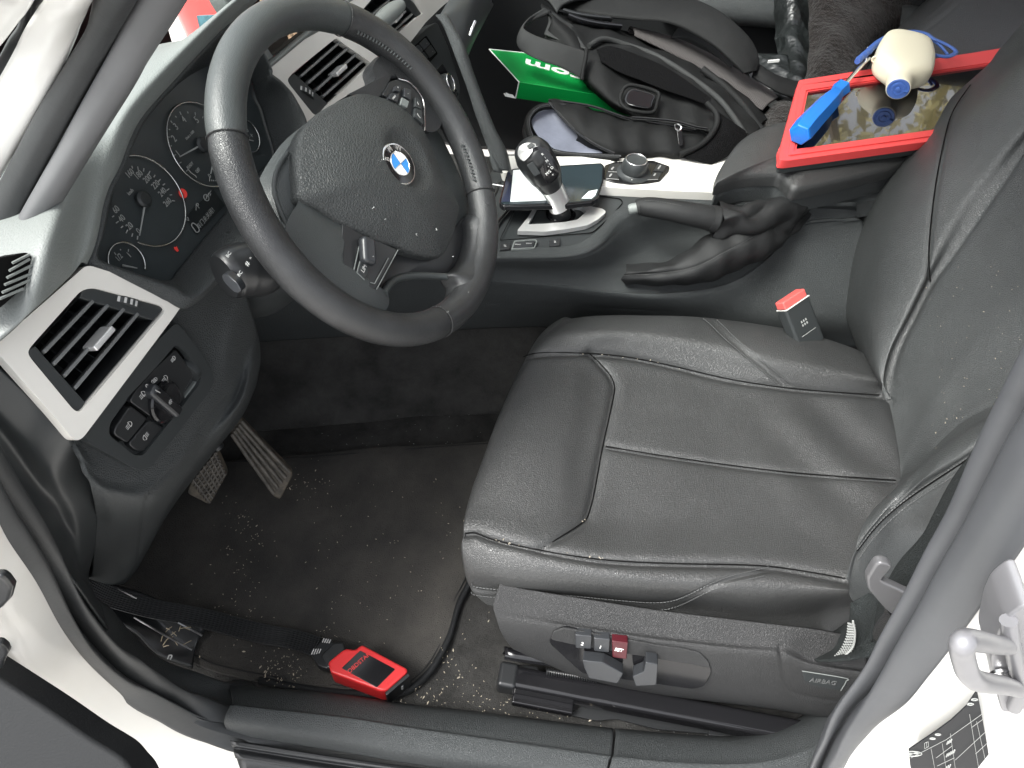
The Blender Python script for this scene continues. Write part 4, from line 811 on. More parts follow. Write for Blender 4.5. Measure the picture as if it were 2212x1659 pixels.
# --- steering column cover and stalk
NW = ntw(39.7, -12.6); CW = V((-.136, .381, .699)); PW = (CW, NW)
UW = (V((0, 0, 1))-NW*NW.z).normalized(); LW = NW.cross(UW); LW = LW if LW.y > 0 else -LW
tube('column_cover', [CW-NW*.045-UW*.005, CW-NW*.09-UW*.008, CW-NW*.15-UW*.012, CW-NW*.26-UW*.02], [.062, .068, .072, .085], M['smoothp'], dash, seg=40, n=24, flat=(1.0, .82), up=tuple(LW))
st0 = CW-NW*.075-LW*.055-UW*.012
stk_ = thing('indicator_stalk', 'black indicator stalk with grey end button behind the left of the wheel', 'stalk', tuple(st0))
sp_ = Ds('D', (640, 565, .80), (600, 580, .775), (570, 585, .755), (530, 583, .74), (500, 590, .73), (484, 598, .725))
tube('lever', [sp_[0], sp_[1], sp_[2], sp_[3], sp_[4], sp_[5]], [.012, .015, .0235, .0255, .0240, .0205], M['satin'], stk_, seg=30, n=30, flat=(1, 1.1))
eb = Ds('a4', (1425, 120, .712), (1455, 115, .705), (1520, 170, .70), (1555, 225, .703), (1530, 242, .706), (1500, 235, .708), (1430, 160, .71))
ne = (V(CP)-eb[2]).normalized()+V((-.4, -.2, -.3))
plate('end_button', soft_d([p-(p-V(CP)).normalized()*.012 for p in eb], .004), ne, M['satin_seat'], stk_, thick=.012, bev=.002, seg=3)
ST = Bag()
for p_, s_, z_ in (((1090, 1392), 'BC', .0045), ((1180, 1545), 'BC', .0045), ((1238, 1465), '#', .0065), ((1265, 1420), '=', .0035)):
    o_ = Ds('b6', (p_[0], p_[1], .700))[0]; cr_ = V(CR[0])*.55+V(CR[1])*.8; ST.add(*textme(s_, z_, o_, cr_, V(CR[1])*.55-V(CR[0])*.8))
ST.build('stalk_symbols', M['grey_print'], stk_, smooth=False)
# ================================================================== steering wheel
wh = thing('steering_wheel', 'worn black leather steering wheel with round blue and white emblem', 'steering wheel', tuple(CW))
def wpt(a, R=.170, off=0.0):                     # angle clockwise from the top as the driver sees it (right is +LW)
    a = math.radians(a); return CW+(LW*math.sin(a)+UW*math.cos(a))*R+NW*off
def pw(k, off, *p): return on(k, p, PW, off)
# rim: thicker grips, oval section; one closed ring in four leather lengths
SEAM = [-46, 40, 132, 204]
def rimpiece(a0, a1, mt):
    A = np.linspace(a0, a1, max(14, int(abs(a1-a0)/3))); vs = []; fs = []; S = 28
    for a in A:
        d = LW*math.sin(math.radians(a))+UW*math.cos(math.radians(a)); e = min(abs(a-a0), abs(a1-a)); ru, rn = .0176, .0176
        pinch = 1-.05*math.exp(-(e/1.1)**2)
        for j in range(S):
            t = 2*math.pi*j/S; vs.append(CW+d*(.170+ru*pinch*math.cos(t))+NW*(rn*pinch*math.sin(t)))
    for i in range(len(A)-1):
        for j in range(S): fs.append((i*S+j, i*S+(j+1) % S, (i+1)*S+(j+1) % S, (i+1)*S+j))
    me = pyme('rim', vs, fs); fixn(me); me.polygons.foreach_set('use_smooth', [True]*len(me.polygons)); return link('rim', me, M[mt], wh)
rimpiece(SEAM[0], SEAM[1], 'rim'); rimpiece(SEAM[1], SEAM[2], 'rimworn'); rimpiece(SEAM[2], SEAM[3], 'rim') if False else None
rimpiece(SEAM[2], SEAM[3], 'rimworn'); rimpiece(SEAM[3], 314, 'rimworn')
# thumb-groove stitching on the inner edge of the worn grips
def inner_line(a0, a1): return [CW+(LW*math.sin(math.radians(a))+UW*math.cos(math.radians(a)))*.1532+NW*.0085 for a in np.linspace(a0, a1, 24)]
def vstitch(line, name='stitching'):
    P = crom([tuple(p) for p in line], 200); B = Bag(); n = int(np.linalg.norm(np.diff(P, axis=0), axis=1).sum()/.0042)
    for i in range(n):
        p = V(P[int(i*199/n)]); q = V(P[min(199, int(i*199/n)+2)]); d = (q-p).normalized(); s = NW.cross(d)
        B.tube([p-s*.0026-d*.0010, p+NW*.0016, p+s*.0026+d*.0010], .0009, seg=4, n=3)
    return B.build(name, M['rim'], wh)
vstitch(inner_line(44, 74)); vstitch(inner_line(112, 130))
# hub shell behind the airbag
hs_ = pw('D', -.022, (757, 205), (700, 240), (651, 280), (618, 325), (597, 365), (588, 400), (594, 440), (610, 485), (640, 535), (680, 590), (740, 625), (820, 620), (880, 560), (960, 556), (1000, 500), (1012, 430), (985, 360), (950, 290), (905, 225), (850, 190))
pad('hub_shell', hs_, NW, M['rim'], wh, h=.012, p=4, skirt=.030, bulge=-.15)
tube('shell_edge', pw('D', -.016, (622, 330), (604, 356), (594, 384), (593, 415), (605, 453), (632, 505), (660, 550)), .0022, M['rim'], wh, seg=8)
# spokes: leather covered arms that melt into the rim
sl1 = pw('D', -.006, (654, 428), (700, 458), (744, 484), (737, 523), (741, 565), (754, 594), (784, 617), (812, 628), (838, 634), (835, 668), (790, 690), (735, 680), (690, 650), (640, 590), (612, 535), (620, 480), (640, 445))
pad('spoke', sl1, NW, M['rim'], wh, h=.006, p=3, skirt=.020, bulge=-.08)
sr1 = pw('b4', -.004, (1195, 470), (1235, 400), (1330, 340), (1500, 470), (1620, 640), (1680, 800), (1640, 900), (1560, 900), (1550, 760), (1520, 650), (1450, 570), (1370, 540), (1310, 555), (1262, 640), (1230, 668), (1120, 650), (1020, 655), (1150, 590), (1210, 545))
pad('spoke', sr1, NW, M['rimworn'], wh, h=.002, p=3, skirt=.018, bulge=-.05, ctr=tuple(pw('b4', -.004, (1330, 500))[0]))
sb1 = pw('c4', -.016, (1180, 560), (1290, 455), (1325, 500), (1330, 620), (1310, 760), (1260, 900), (1190, 965), (1080, 990), (900, 985), (700, 1005), (610, 1040), (560, 1100), (480, 1150), (455, 1140), (655, 770), (900, 700))
pad('spoke', sb1, NW, M['satin'], wh, h=.002, p=3, skirt=.012, bulge=-.02)
# leather flare of the lower spoke into the rim
fi = pw('c4', -.004, (1420, 380), (1370, 420), (1330, 500), (1335, 600), (1318, 740), (1265, 880), (1190, 965), (1128, 1000), (1160, 1050), (1192, 1110), (1192, 1180), (1150, 1260), (1050, 1330), (930, 1370))
fo_ = pw('c4', .004, (1440, 370), (1450, 430), (1462, 520), (1478, 640), (1470, 780), (1440, 900), (1400, 1000), (1365, 1070), (1330, 1130), (1290, 1190), (1240, 1250), (1170, 1320), (1060, 1400), (930, 1450))
band('spoke_flare', fi, fo_, [(0, -.016), (.02, -.004), (.12, .004), (.45, .008), (.8, .010), (1, .004)], M['rimworn'], wh, nu=90, thick=.004, lift=tuple(NW))
for a_ in SEAM:
    d_ = LW*math.sin(math.radians(a_))+UW*math.cos(math.radians(a_)); tube('rim_seam', [CW+d_*(.170+.0177*math.cos(t))+NW*.0178*math.sin(t) for t in np.linspace(0, 2*math.pi, 25)[:-1]], .0007, M['plastic_light'], wh, seg=6, n=60, closed=True)
tube('lower_arm', [pw('c4', -.006, (1200, 1030))[0], pw('c4', -.012, (1050, 1022))[0], pw('c4', -.014, (850, 1015))[0], pw('c4', -.014, (680, 1035))[0], pw('c4', -.012, (590, 1090))[0], pw('c4', -.006, (530, 1180))[0]], .0042, M['rim'], wh, seg=12, n=40)
# airbag cover
ab_b4 = [(700, 980), (690, 1100), (697, 1250), (716, 1372), (860, 1462), (1000, 1548), (1200, 1652)]
ab = pw('b4', .0, *ab_b4)+pw('c4', .0, (660, 738), (800, 795), (950, 827), (1050, 828), (1100, 790), (1180, 620), (1222, 450), (1228, 350), (1150, 190), (1080, 60))+pw('b4', .0, (1560, 930), (1455, 795), (1350, 712), (1230, 668), (1120, 648), (1040, 666), (880, 750), (780, 830), (720, 905))
ec = pw('a2', .0, (376, 1058))[0]
def abd(A):                                     # shallow dish around the emblem
    d = np.linalg.norm(A-np.array(ec+NW*.016), axis=-1); return -.0065*np.exp(-(d/.031)**5)
abp = pad('airbag_cover', ab, NW, M['airbag'], wh, h=.020, p=2.6, skirt=.020, rings=40, N=200, disp=abd, bulge=.015)
# emblem
P0 = (CW, NW); er = .0232
ecn = on('a2', [(376, 1058)], PW, .0178)[0]
lathe('emblem_ring', ecn, NW, [(er, -.003), (er, .0008), (er-.0010, .0018), (er-.0020, .0016)], M['chrome'], wh, k=64)
lathe('emblem_disc', ecn, NW, [(er-.0018, -.002), (er-.0020, .0016), (.0135, .0026), (.001, .0030)], M['gloss'], wh, k=64)
eu = (on('a2', [(385, 1050)], PW, .0175)[0]-ecn)
up_e = (on('a2', [(318, 978)], PW, .0175)[0]-ecn).normalized(); up_e = (up_e-NW*up_e.dot(NW)).normalized(); rt_e = up_e.cross(NW)
rt_e = rt_e if rt_e.y > 0 else -rt_e
EB = []
for q, mt in ((0, 'emwhite'), (1, 'emblue'), (2, 'emwhite'), (3, 'emblue')):
    # quadrants: right-top blue is index 0
    c0 = ecn+NW*.0030; pts = [c0]
    for j in range(13):
        t = math.radians(90*q+j*7.5); pts.append(c0+(rt_e*math.cos(t)+up_e*math.sin(t))*.0128)
    plate('emblem_quarter', pts, NW, M[mt], wh, thick=.001, bev=0)
tube('emblem_circle', disc(ecn+NW*.0030, .0130, NW, 30), .0005, M['chrome'], wh, seg=6, n=50, closed=True)
B = Bag(); B.box(ecn+NW*.0032, rt_e, up_e, NW, .0128, .00025, .0002); B.box(ecn+NW*.00325, up_e, rt_e, NW, .0128, .00025, .0002); B.build('emblem_cross', M['chrome'], wh)
for ch_, a in (('B', 135), ('M', 90), ('W', 45)):
    t = math.radians(a); d = rt_e*math.cos(t)+up_e*math.sin(t); r_ = rt_e*math.sin(t)-up_e*math.cos(t)
    text('emblem_letter', ch_, .0082, ecn+NW*.0024+d*.0175, r_, d, M['chrome'], wh, ex=.0004, bold=.0002)
# left button field
bz = pw('c4', -.001, (143, 492), (300, 585), (470, 680), (662, 772), (560, 960), (458, 1148), (330, 1105), (205, 1010), (142, 880), (128, 700))
plate('button_bezel', soft_d(bz, .004), NW, M['satin'], wh, thick=.012, bev=.0015, seg=3)
lathe_c = pw('c4', .004, (372, 785))[0]; ld = (pw('c4', 0, (385, 870))[0]-pw('c4', 0, (375, 700))[0]).normalized()
rl = rbox('cruise_roller', lathe_c, ld, ld.cross(NW), NW, .0145, .0085, .006, M['satin_seat'], wh, bev=.005, seg=5)
B = Bag()
for p_, q_ in (((310, 668), (245, 960)), ((310, 850), (272, 985)), ((272, 985), (345, 1055)), ((570, 850), (440, 1090)), ((440, 1090), (400, 1080)), ((660, 772), (458, 1145))):
    B.tube(pw('c4', .0002, p_, ((p_[0]+q_[0])/2, (p_[1]+q_[1])/2), q_), .0006, seg=5, n=3)
B.build('bezel_trim', M['dash'], wh)
plate('limiter_button', soft_d(pw('c4', .0012, (318, 855), (395, 905), (385, 960), (350, 1045), (280, 985)), .002), NW, M['smoothp'], wh, thick=.003, bev=.0006)
lr = (pw('c4', 0, (350, 930))[0]-pw('c4', 0, (330, 970))[0]).normalized()
ltx = Bag(); ltx.add(*textme('LIM', .0062, pw('c4', .0016, (340, 948))[0], lr, NW.cross(lr))); ltx.build('button_text', M['lit'], wh, smooth=False)
# right button field
bz2 = pw('b4', -.001, (1262, 652), (1312, 562), (1372, 545), (1450, 572), (1520, 650), (1548, 730), (1552, 905), (1440, 775), (1335, 700))
plate('button_bezel', soft_d(bz2, .003), NW, M['satin'], wh, thick=.010, bev=.0012)
for q_, mt in (([(1352, 592), (1390, 588), (1385, 635), (1345, 625)], 'satin_seat'), ([(1325, 640), (1378, 650), (1365, 705), (1305, 680)], 'satin_seat'), ([(1415, 605), (1462, 620), (1458, 690), (1412, 665)], 'satin_seat'),
               ([(1398, 670), (1448, 700), (1435, 745), (1385, 720)], 'dash'), ([(1490, 668), (1528, 700), (1530, 755), (1488, 735)], 'smoothp'), ([(1488, 742), (1532, 765), (1545, 860), (1485, 805)], 'smoothp')):
    plate('wheel_button', soft_d(pw('b4', .003, *q_), .0015), NW, M[mt], wh, thick=.006, bev=.0008)
B = Bag(); rr_ = LW; uu_ = UW
for s_, p_, z_ in (('+', (1370, 605), .004), ('MODE', (1343, 672), .0026), ('-', (1438, 645), .004), ('/', (1508, 715), .005), ('(', (1512, 800), .007)):
    B.add(*textme(s_, z_, pw('b4', .0034, p_)[0], rr_, uu_))
B.build('button_marks', M['lit'], wh, smooth=False)
tube('bezel_trim', pw('b4', .0006, (1372, 545), (1450, 572), (1522, 650), (1550, 730), (1554, 905)), .0007, M['chrome'], wh, seg=6)
B = Bag(); R_ = np.random.default_rng(5)
for p_ in ((1145, 1130), (1195, 1160), (1205, 1435), (1355, 1408), (1440, 1430), (1570, 1445), (1640, 1590), (1500, 1615), (1285, 1515), (1180, 1215), (1240, 1275)):
    c_ = on('b4', [p_], PW, .0168)[0]; B.tube([c_, c_+V(R_.normal(size=3))*.0006, c_+V(R_.normal(size=3))*.0012], .00045, seg=4, n=3)
for p_ in ((1325, 1172), (1135, 1350), (1180, 830), (430, 832)):
    c_ = on('c4', [p_], PW, .017)[0]; B.tube([c_, c_+V(R_.normal(size=3))*.0006, c_+V(R_.normal(size=3))*.001], .0005, seg=4, n=3)
o = B.build('dust_specks', M['grey_print'], None, loc=tuple(ecn)); o['kind'] = 'stuff'; o['label'] = 'pale dust specks lying on the airbag cover'; o['category'] = 'dust'
# ================================================================== driver's seat
seat = thing('driver_seat', 'black leather driver seat with stitched cushion, side bolsters and power switches', 'car seat', (.3, .4, .12))
# control rows run from the near lower edge, over the cushion, down the far side; columns run front to back
def row(*t): return Zs('D', *t)
k0 = row((1048, 1302, .205), (1060, 1306, .202), (1120, 1312, .200), (1240, 1330, .198), (1420, 1357, .195), (1600, 1377, .19), (1724, 1393, .185), (1790, 1370, .185), (1840, 1345, .19), (1900, 1330, .20))
k1 = row((1018, 1262, .232), (1030, 1277, .228), (1121, 1285, .226), (1238, 1295, .224), (1373, 1309, .222), (1478, 1312, .222), (1640, 1335, .22), (1745, 1330, .22), (1838, 1310, .225), (1920, 1290, .23))
k2 = row((1003, 1205, .272), (1012, 1222, .278), (1100, 1245, .285), (1220, 1256, .290), (1373, 1268, .288), (1510, 1272, .285), (1650, 1280, .28), (1750, 1282, .28), (1842, 1280, .285), (1930, 1270, .29))
k3 = row((1001, 1152, .294), (1010, 1155, .302), (1064, 1166, .312), (1164, 1188, .315), (1306, 1210, .308), (1478, 1218, .298), (1637, 1221, .290), (1738, 1234, .286), (1836, 1251, .285), (1930, 1262, .29))
k4 = row((1018, 1070, .280), (1032, 1072, .300), (1100, 1085, .312), (1200, 1100, .308), (1290, 1115, .295), (1450, 1125, .288), (1620, 1130, .282), (1750, 1135, .278), (1860, 1140, .278), (1960, 1150, .285))
k5 = row((1046, 990, .275), (1056, 985, .298), (1120, 975, .314), (1210, 968, .312), (1302, 963, .294), (1469, 990, .288), (1704, 1020, .280), (1830, 1031, .276), (1944, 1038, .275), (2020, 1040, .28))
k6 = row((1078, 900, .275), (1088, 890, .298), (1150, 868, .314), (1230, 858, .312), (1318, 862, .296), (1480, 890, .288), (1690, 918, .282), (1820, 930, .278), (1945, 942, .278), (2020, 945, .28))
k7 = row((1125, 795, .275), (1138, 780, .300), (1180, 765, .312), (1240, 762, .314), (1322, 768, .306), (1478, 796, .296), (1684, 836, .288), (1800, 847, .286), (1912, 854, .286), (2000, 860, .29))
k8 = row((1170, 722, .275), (1182, 722, .300), (1220, 712, .318), (1290, 712, .328), (1370, 715, .328), (1500, 730, .324), (1684, 770, .315), (1790, 790, .308), (1890, 812, .305), (1980, 830, .30))
k9 = row((1222, 690, .262), (1238, 690, .272), (1270, 686, .288), (1310, 683, .298), (1380, 681, .304), (1500, 683, .302), (1640, 702, .298), (1740, 720, .292), (1840, 750, .288), (1920, 790, .28))
k10 = [p+V((0, .012, -.07)) for p in k9]; k11 = [p+V((0, .0, -.16)) for p in k9]
rows = [k0, k1, k2, k3, k4, k5, k6, k7, k8, k9, k10, k11]
def roll(r, s=1):                                  # front edge rolls down behind the silhouette
    a = r[0]; return [a+V((.045, .0, -.085)), a+V((.012, .0, -.045))]+r
rows = [[r[0]+V((.05, 0, -.03)), r[0]+V((.015, 0, -.012))]+r if i < 2 else roll(r) for i, r in enumerate(rows)]
seamN = row((1003, 1153, .30), (1027, 1151, .306), (1064, 1166, .312), (1164, 1188, .315), (1306, 1210, .308), (1478, 1218, .298), (1637, 1221, .290), (1738, 1234, .286), (1836, 1251, .285))
seamF = row((1128, 772, .296), (1160, 762, .308), (1240, 762, .314), (1322, 767, .306), (1389, 777, .301), (1478, 796, .296), (1570, 818, .292), (1684, 836, .288), (1800, 847, .286), (1912, 854, .286))
seamP = row((1272, 763, .31), (1286, 775, .31), (1326, 822, .30), (1322, 872, .297), (1302, 963, .294), (1285, 1057, .295), (1272, 1108, .297), (1255, 1132, .30), (1164, 1188, .315))
seamC = row((1302, 963, .294), (1469, 990, .288), (1704, 1020, .280), (1944, 1038, .275))
seamB1 = row((1526, 687, .303), (1545, 703, .315), (1570, 728, .322), (1630, 780, .308), (1697, 836, .288))
seamB2 = row((1540, 690, .303), (1558, 707, .315), (1582, 731, .322), (1642, 783, .308), (1712, 839, .287))
seamL = row((1018, 1268, .230), (1030, 1277, .228), (1121, 1285, .226), (1238, 1295, .224), (1373, 1308, .222), (1440, 1308, .224), (1490, 1290, .238), (1560, 1256, .262), (1670, 1230, .288))
def creases(A):
    x, y = A[..., 0], A[..., 1]
    w = np.exp(-((x-.52)/.10)**2)*np.exp(-((y-.42)/.12)**2)
    return w*(.0028*np.sin(55*(x*.8+y*.75)))+.0012*np.sin(x*19+y*9)
cush = surf('cushion', rows, M['leather'], seat, nu=300, nv=260, disp=creases,
     seams=[(seamN, .0095, .0055), (seamF, .0095, .0055), (seamP, .0070, .0055), (seamC, .0050, .0048), (seamB1, .0040, .0026), (seamB2, .0040, .0026), (seamL, .0045, .0030)])
def offl(line, d): return [p+V(d) for p in line]
M['thread'] = mat('thread', (.075, .078, .078), .6)
for l_, d_ in ((seamL, (0, .001, .0085)), (seamL, (0, -.003, -.0075)), (seamB1, (-.006, -.001, 0)), (seamB2, (.006, .001, 0)), (seamC, (0, -.004, 0))):
    stitch('stitching', offl(l_, d_), M['thread'], seat, step=.0046, ln=.003, r=.0006, on_='cushion')
for l_ in (seamN, seamF, seamP, seamC):
    q_ = snapline(GRIDS['cushion'], l_, 90); v_ = CP-q_; q_ = q_+v_/np.linalg.norm(v_, axis=1, keepdims=True)*.0001
    tube('seam', [V(p) for p in q_], .0009, M['hole'], seat, seg=6, n=240)
# crumbs caught in the seams
# --- backrest
PBk = (V((.565, 0, .28)), V((-.906, 0, .42)))
def bk(off, *p): return on('D', p, PBk, off)
def bo_(*t): return [on('D', [(q[0], q[1])], PBk, q[2])[0] for q in t]
# rows from the far bolster silhouette to the near bolster edge, columns from the bottom up
b0 = bo_((1925, 870, -.05), (1870, 790, -.055), (1835, 705, -.06), (1818, 640, -.065), (1815, 553, -.07), (1838, 470, -.07), (1872, 386, -.07), (1956, 296, -.07), (2117, 158, -.07), (2161, 104, -.07), (2240, 10, -.07))
b0h = [p+V((.05, .05, -.0)) for p in b0]
b1 = bo_((1912, 850, .0), (1870, 775, -.005), (1850, 715, -.01), (1838, 640, -.012), (1840, 553, -.015), (1866, 470, -.015), (1905, 386, -.015), (1990, 300, -.015), (2140, 172, -.015), (2195, 118, -.015), (2280, 20, -.015))
b2 = bo_((1914, 855, .02), (1888, 800, .035), (1880, 730, .04), (1885, 640, .042), (1900, 553, .045), (1935, 470, .045), (1985, 386, .045), (2040, 310, .045), (2150, 205, .045), (2215, 140, .045), (2320, 50, .045))
b3 = bo_((1918, 862, .022), (1908, 820, .034), (1918, 760, .04), (1945, 690, .042), (1985, 600, .042), (2020, 520, .042), (2075, 420, .042), (2130, 350, .042), (2210, 265, .042), (2275, 200, .042), (2400, 90, .042))
b4_ = bo_((1919, 868, .016), (1919, 825, .020), (1940, 750, .022), (1973, 687, .022), (2010, 613, .022), (2053, 553, .022), (2115, 460, .022), (2165, 390, .022), (2212, 322, .022), (2290, 225, .022), (2420, 120, .022))
b5_ = bo_((1932, 930, .010), (1950, 880, .014), (1985, 810, .018), (2025, 740, .018), (2070, 670, .018), (2115, 610, .018), (2180, 525, .018), (2235, 450, .018), (2290, 380, .018), (2360, 300, .018), (2480, 200, .018))
b6_ = bo_((1942, 1000, .006), (1965, 950, .012), (2010, 870, .018), (2065, 790, .018), (2120, 720, .018), (2170, 660, .018), (2240, 580, .018), (2300, 510, .018), (2360, 440, .018), (2430, 360, .018), (2560, 260, .018))
b7_ = bo_((1938, 1045, .006), (1960, 1018, .014), (2010, 965, .020), (2080, 905, .020), (2185, 850, .020), (2240, 810, .020), (2320, 740, .020), (2390, 660, .020), (2450, 590, .020), (2520, 500, .020), (2640, 400, .020))
b8_ = bo_((1886, 1102, .055), (1928, 1062, .050), (1985, 1015, .05), (2050, 965, .06), (2125, 915, .06), (2200, 870, .06), (2290, 800, .06), (2400, 720, .06), (2480, 640, .06), (2560, 560, .06), (2700, 460, .06))
b9_ = bo_((1856, 1160, .080), (1896, 1120, .068), (1945, 1075, .055), (2005, 1025, .065), (2085, 972, .07), (2170, 915, .07), (2280, 850, .07), (2420, 780, .07), (2500, 700, .07), (2600, 620, .07), (2760, 520, .07))
b10_ = bo_((1833, 1255, .105), (1848, 1195, .082), (1898, 1132, .060), (1965, 1075, .045), (2060, 1012, .055), (2117, 976, .055), (2240, 915, .055), (2420, 850, .055), (2520, 780, .055), (2640, 700, .055), (2800, 600, .055))
b11_ = bo_((1846, 1305, .105), (1858, 1255, .082), (1893, 1195, .050), (1945, 1135, .024), (2025, 1085, .02), (2110, 1025, .02), (2240, 970, .02), (2420, 920, .02), (2540, 860, .02), (2660, 780, .02), (2830, 680, .02))
b12_ = [p+V((.05, .0, -.02)) for p in b11_]
bseam1 = bo_((2100, 178, -.006+.03), (2057, 242, .03), (2038, 310, .03), (2023, 386, .038), (2012, 470, .042), (2006, 553, .043), (2010, 613, .030))
bseamL = [b4_[i] for i in range(11)]
bseam2 = [b7_[i] for i in range(0, 6)]
bseam3 = b10_
bseam4 = bo_((2010, 960, .02), (2030, 900, .019), (2065, 840, .018), (2120, 790, .018), (2212, 700, .018))
backr = surf('backrest', [b0h, b0, b1, b2, b3, b4_, b5_, b6_, b7_, b8_, b9_, b10_, b11_, b12_], M['leather_back'], seat, nu=280, nv=240,
     seams=[(bseam1, .0045, .0032), (bseamL, .0055, .005), (bseam3, .006, .0035), (bseam2[2:], .0035, .004)], disp=lambda A: .0015*np.sin(A[..., 0]*31+A[..., 2]*17))
stitch('stitching', [p+V((-.004, -.003, .008)) for p in b10_[1:8]], M['thread'], seat, step=.0048, ln=.0032, r=.0007, on_='backrest')
stitch('stitching', [p*.7+q*.3 for p, q in zip(b10_[1:8], b11_[1:8])], M['thread'], seat, step=.0048, ln=.0032, r=.0007, on_='backrest')
for l_ in (bseam3[1:8], bseam1):
    q_ = snapline(GRIDS['backrest'], l_, 80); tube('seam', [V(p) for p in q_], .0010, M['hole'], seat, seg=6, n=200)
# fabric flap with woven edge at the hinge
flap = [Ys('b3', (1210, 520, .15), (1290, 560, .14), (1380, 700, .13), (1400, 900, .11)), Ys('b3', (1130, 570, .145), (1200, 640, .135), (1260, 780, .125), (1270, 930, .105)), Ys('b3', (1095, 600, .14), (1120, 700, .13), (1150, 860, .12), (1060, 945, .10)), Ys('b3', (1090, 690, .145), (1060, 790, .135), (1020, 880, .125), (900, 950, .11)), Ys('b3', (1080, 700, .17), (900, 830, .17), (780, 870, .17), (760, 930, .15))]
surf('hinge_flap', flap, M['shadecloth'], seat, nu=24, nv=24, thick=.003)
B = Bag()
for r_ in range(5):
    P_ = Ys('b3', (1085+r_*9, 715+r_*2, .128), (1075+r_*12, 800, .122), (1040+r_*16, 880, .116), (992+r_*16, 935, .110))
    for i, c_ in enumerate(sm(P_, 16, False)): B.tube([c_+V((-.0015, 0, .001)), c_+V((0, -.001, 0)), c_+V((.0015, 0, -.001))], .0009, seg=5, n=3)
B.build('woven_edge', M['grey_print'], seat)
tube('flap_edge', Ys('b3', (1112, 700, .126), (1125, 780, .120), (1110, 870, .114), (1040, 940, .108)), .0012, M['grey_print'], seat, seg=6)
# --- side trim with switches
PT = (V((.25, .112, .2)), V((0.0, -.96, .28)).normalized()); NT = PT[1]
def pt(k, off, *p): return on(k, p, PT, off)
t0 = [p+V((.0, .02, .01)) for p in pt('D', .0, (1075, 1300), (1120, 1310), (1240, 1330), (1420, 1358), (1600, 1380), (1700, 1392), (1760, 1400), (1870, 1420))]
t1 = pt('D', .0, (1066, 1306), (1120, 1318), (1240, 1340), (1420, 1368), (1600, 1388), (1692, 1396), (1755, 1420), (1870, 1440))
t2 = pt('D', .010, (1072, 1335), (1125, 1342), (1240, 1358), (1420, 1385), (1600, 1405), (1690, 1415), (1760, 1440), (1870, 1455))
t3 = pt('D', .012, (1082, 1365), (1130, 1372), (1240, 1385), (1420, 1410), (1600, 1430), (1690, 1440), (1765, 1468), (1875, 1480))
t4 = pt('D', .008, (1098, 1390), (1145, 1400), (1240, 1420), (1420, 1450), (1600, 1475), (1690, 1490), (1770, 1505), (1880, 1520))
t5 = pt('D', -.004, (1115, 1405), (1160, 1425), (1250, 1458), (1420, 1490), (1600, 1515), (1690, 1528), (1780, 1545), (1880, 1560))
t6 = [p+V((0, .02, -.012)) for p in pt('D', -.012, (1135, 1420), (1180, 1448), (1265, 1490), (1420, 1525), (1600, 1548), (1690, 1560), (1780, 1575), (1880, 1590))]
surf('side_trim', [t0, t1, t2, t3, t4, t5, t6], M['plastic_light'], seat, nu=80, nv=140, thick=.004, seams=[(pt('D', .012, (1686, 1394), (1690, 1430), (1697, 1470), (1712, 1500), (1760, 1512), (1880, 1530)), .005, .0022)])
# recessed switch well
well = soft_d(pt('b2', .0128, (1345, 820), (1380, 760), (1440, 745), (2020, 855), (2212, 880))+pt('b3', .0128, (130, 905), (185, 960), (205, 1030), (160, 1120), (90, 1140), (-60, 1120))+pt('b2', .0128, (1560, 1040), (1350, 850)), .006)
plate('switch_well', well, NT, M['gloss'], seat, thick=.006, bev=.0012)
plate('well_lip', soft_d(pt('b2', .0145, (1372, 770), (1440, 748), (2020, 855), (2212, 882))+pt('b3', .0145, (130, 908), (185, 965), (195, 1005), (100, 985))+pt('b2', .0145, (1950, 930), (1480, 850), (1355, 822)), .004), NT, M['plastic_light'], seat, thick=.003, bev=.001)
def sbtn(nm, pts, mt, txt, tp, o=.020):
    b = plate(nm, soft_d(pt('b2', o, *pts), .0018), NT, M[mt], seat, thick=.012, bev=.0013, seg=3)
    rgt = (pt('b2', o, (1800, 900))[0]-pt('b2', o, (1540, 850))[0]).normalized()
    text('button_text', txt, .0082, pt('b2', o+.0004, tp)[0], rgt, NT.cross(rgt), M['white'], b, sx=.85, bold=.0001); return b
sbtn('memory_button', [(1512, 790), (1618, 800), (1614, 882), (1515, 875)], 'satin_seat', '2', (1558, 848))
sbtn('memory_button', [(1632, 812), (1736, 820), (1730, 905), (1634, 895)], 'satin_seat', '1', (1674, 870))
sbtn('set_button', [(1748, 830), (1852, 842), (1842, 948), (1752, 935)], 'setred', 'SET', (1793, 888), .021)
def pw_sw(nm, pts, off, th, mt): return plate(nm, soft_d(pt('b2', off, *pts), .0025), (NT+V((-.1, 0, .15))).normalized(), M[mt], seat, thick=th, bev=.0035, seg=4)
pw_sw('seat_switch', [(1558, 955), (1690, 968), (1822, 1040), (1785, 1105), (1600, 1070), (1572, 1010)], .032, .018, 'satin_seat')
pw_sw('backrest_switch', [(1965, 965), (2045, 980), (2035, 1115), (1900, 1122), (1880, 1060), (1950, 1030)], .034, .020, 'satin_seat')
plate('airbag_badge', soft_d(pt('b3', .0128, (785, 1022), (1060, 1068), (1068, 1090), (1030, 1148), (860, 1118), (800, 1090)), .003), NT, M['smoothp'], seat, thick=.003, bev=.0008)
rgt = (pt('b3', .013, (995, 1100))[0]-pt('b3', .013, (845, 1080))[0]).normalized()
text('badge_text', 'AIRBAG', .0115, pt('b3', .0134, (921, 1092))[0], rgt, NT.cross(rgt), M['thread'], seat, sx=.85, ex=.0005)
tube('badge_rim', pt('b3', .0135, (785, 1022), (1060, 1068), (1068, 1090), (1035, 1148)), .0007, M['dash'], seat, seg=6, n=30)
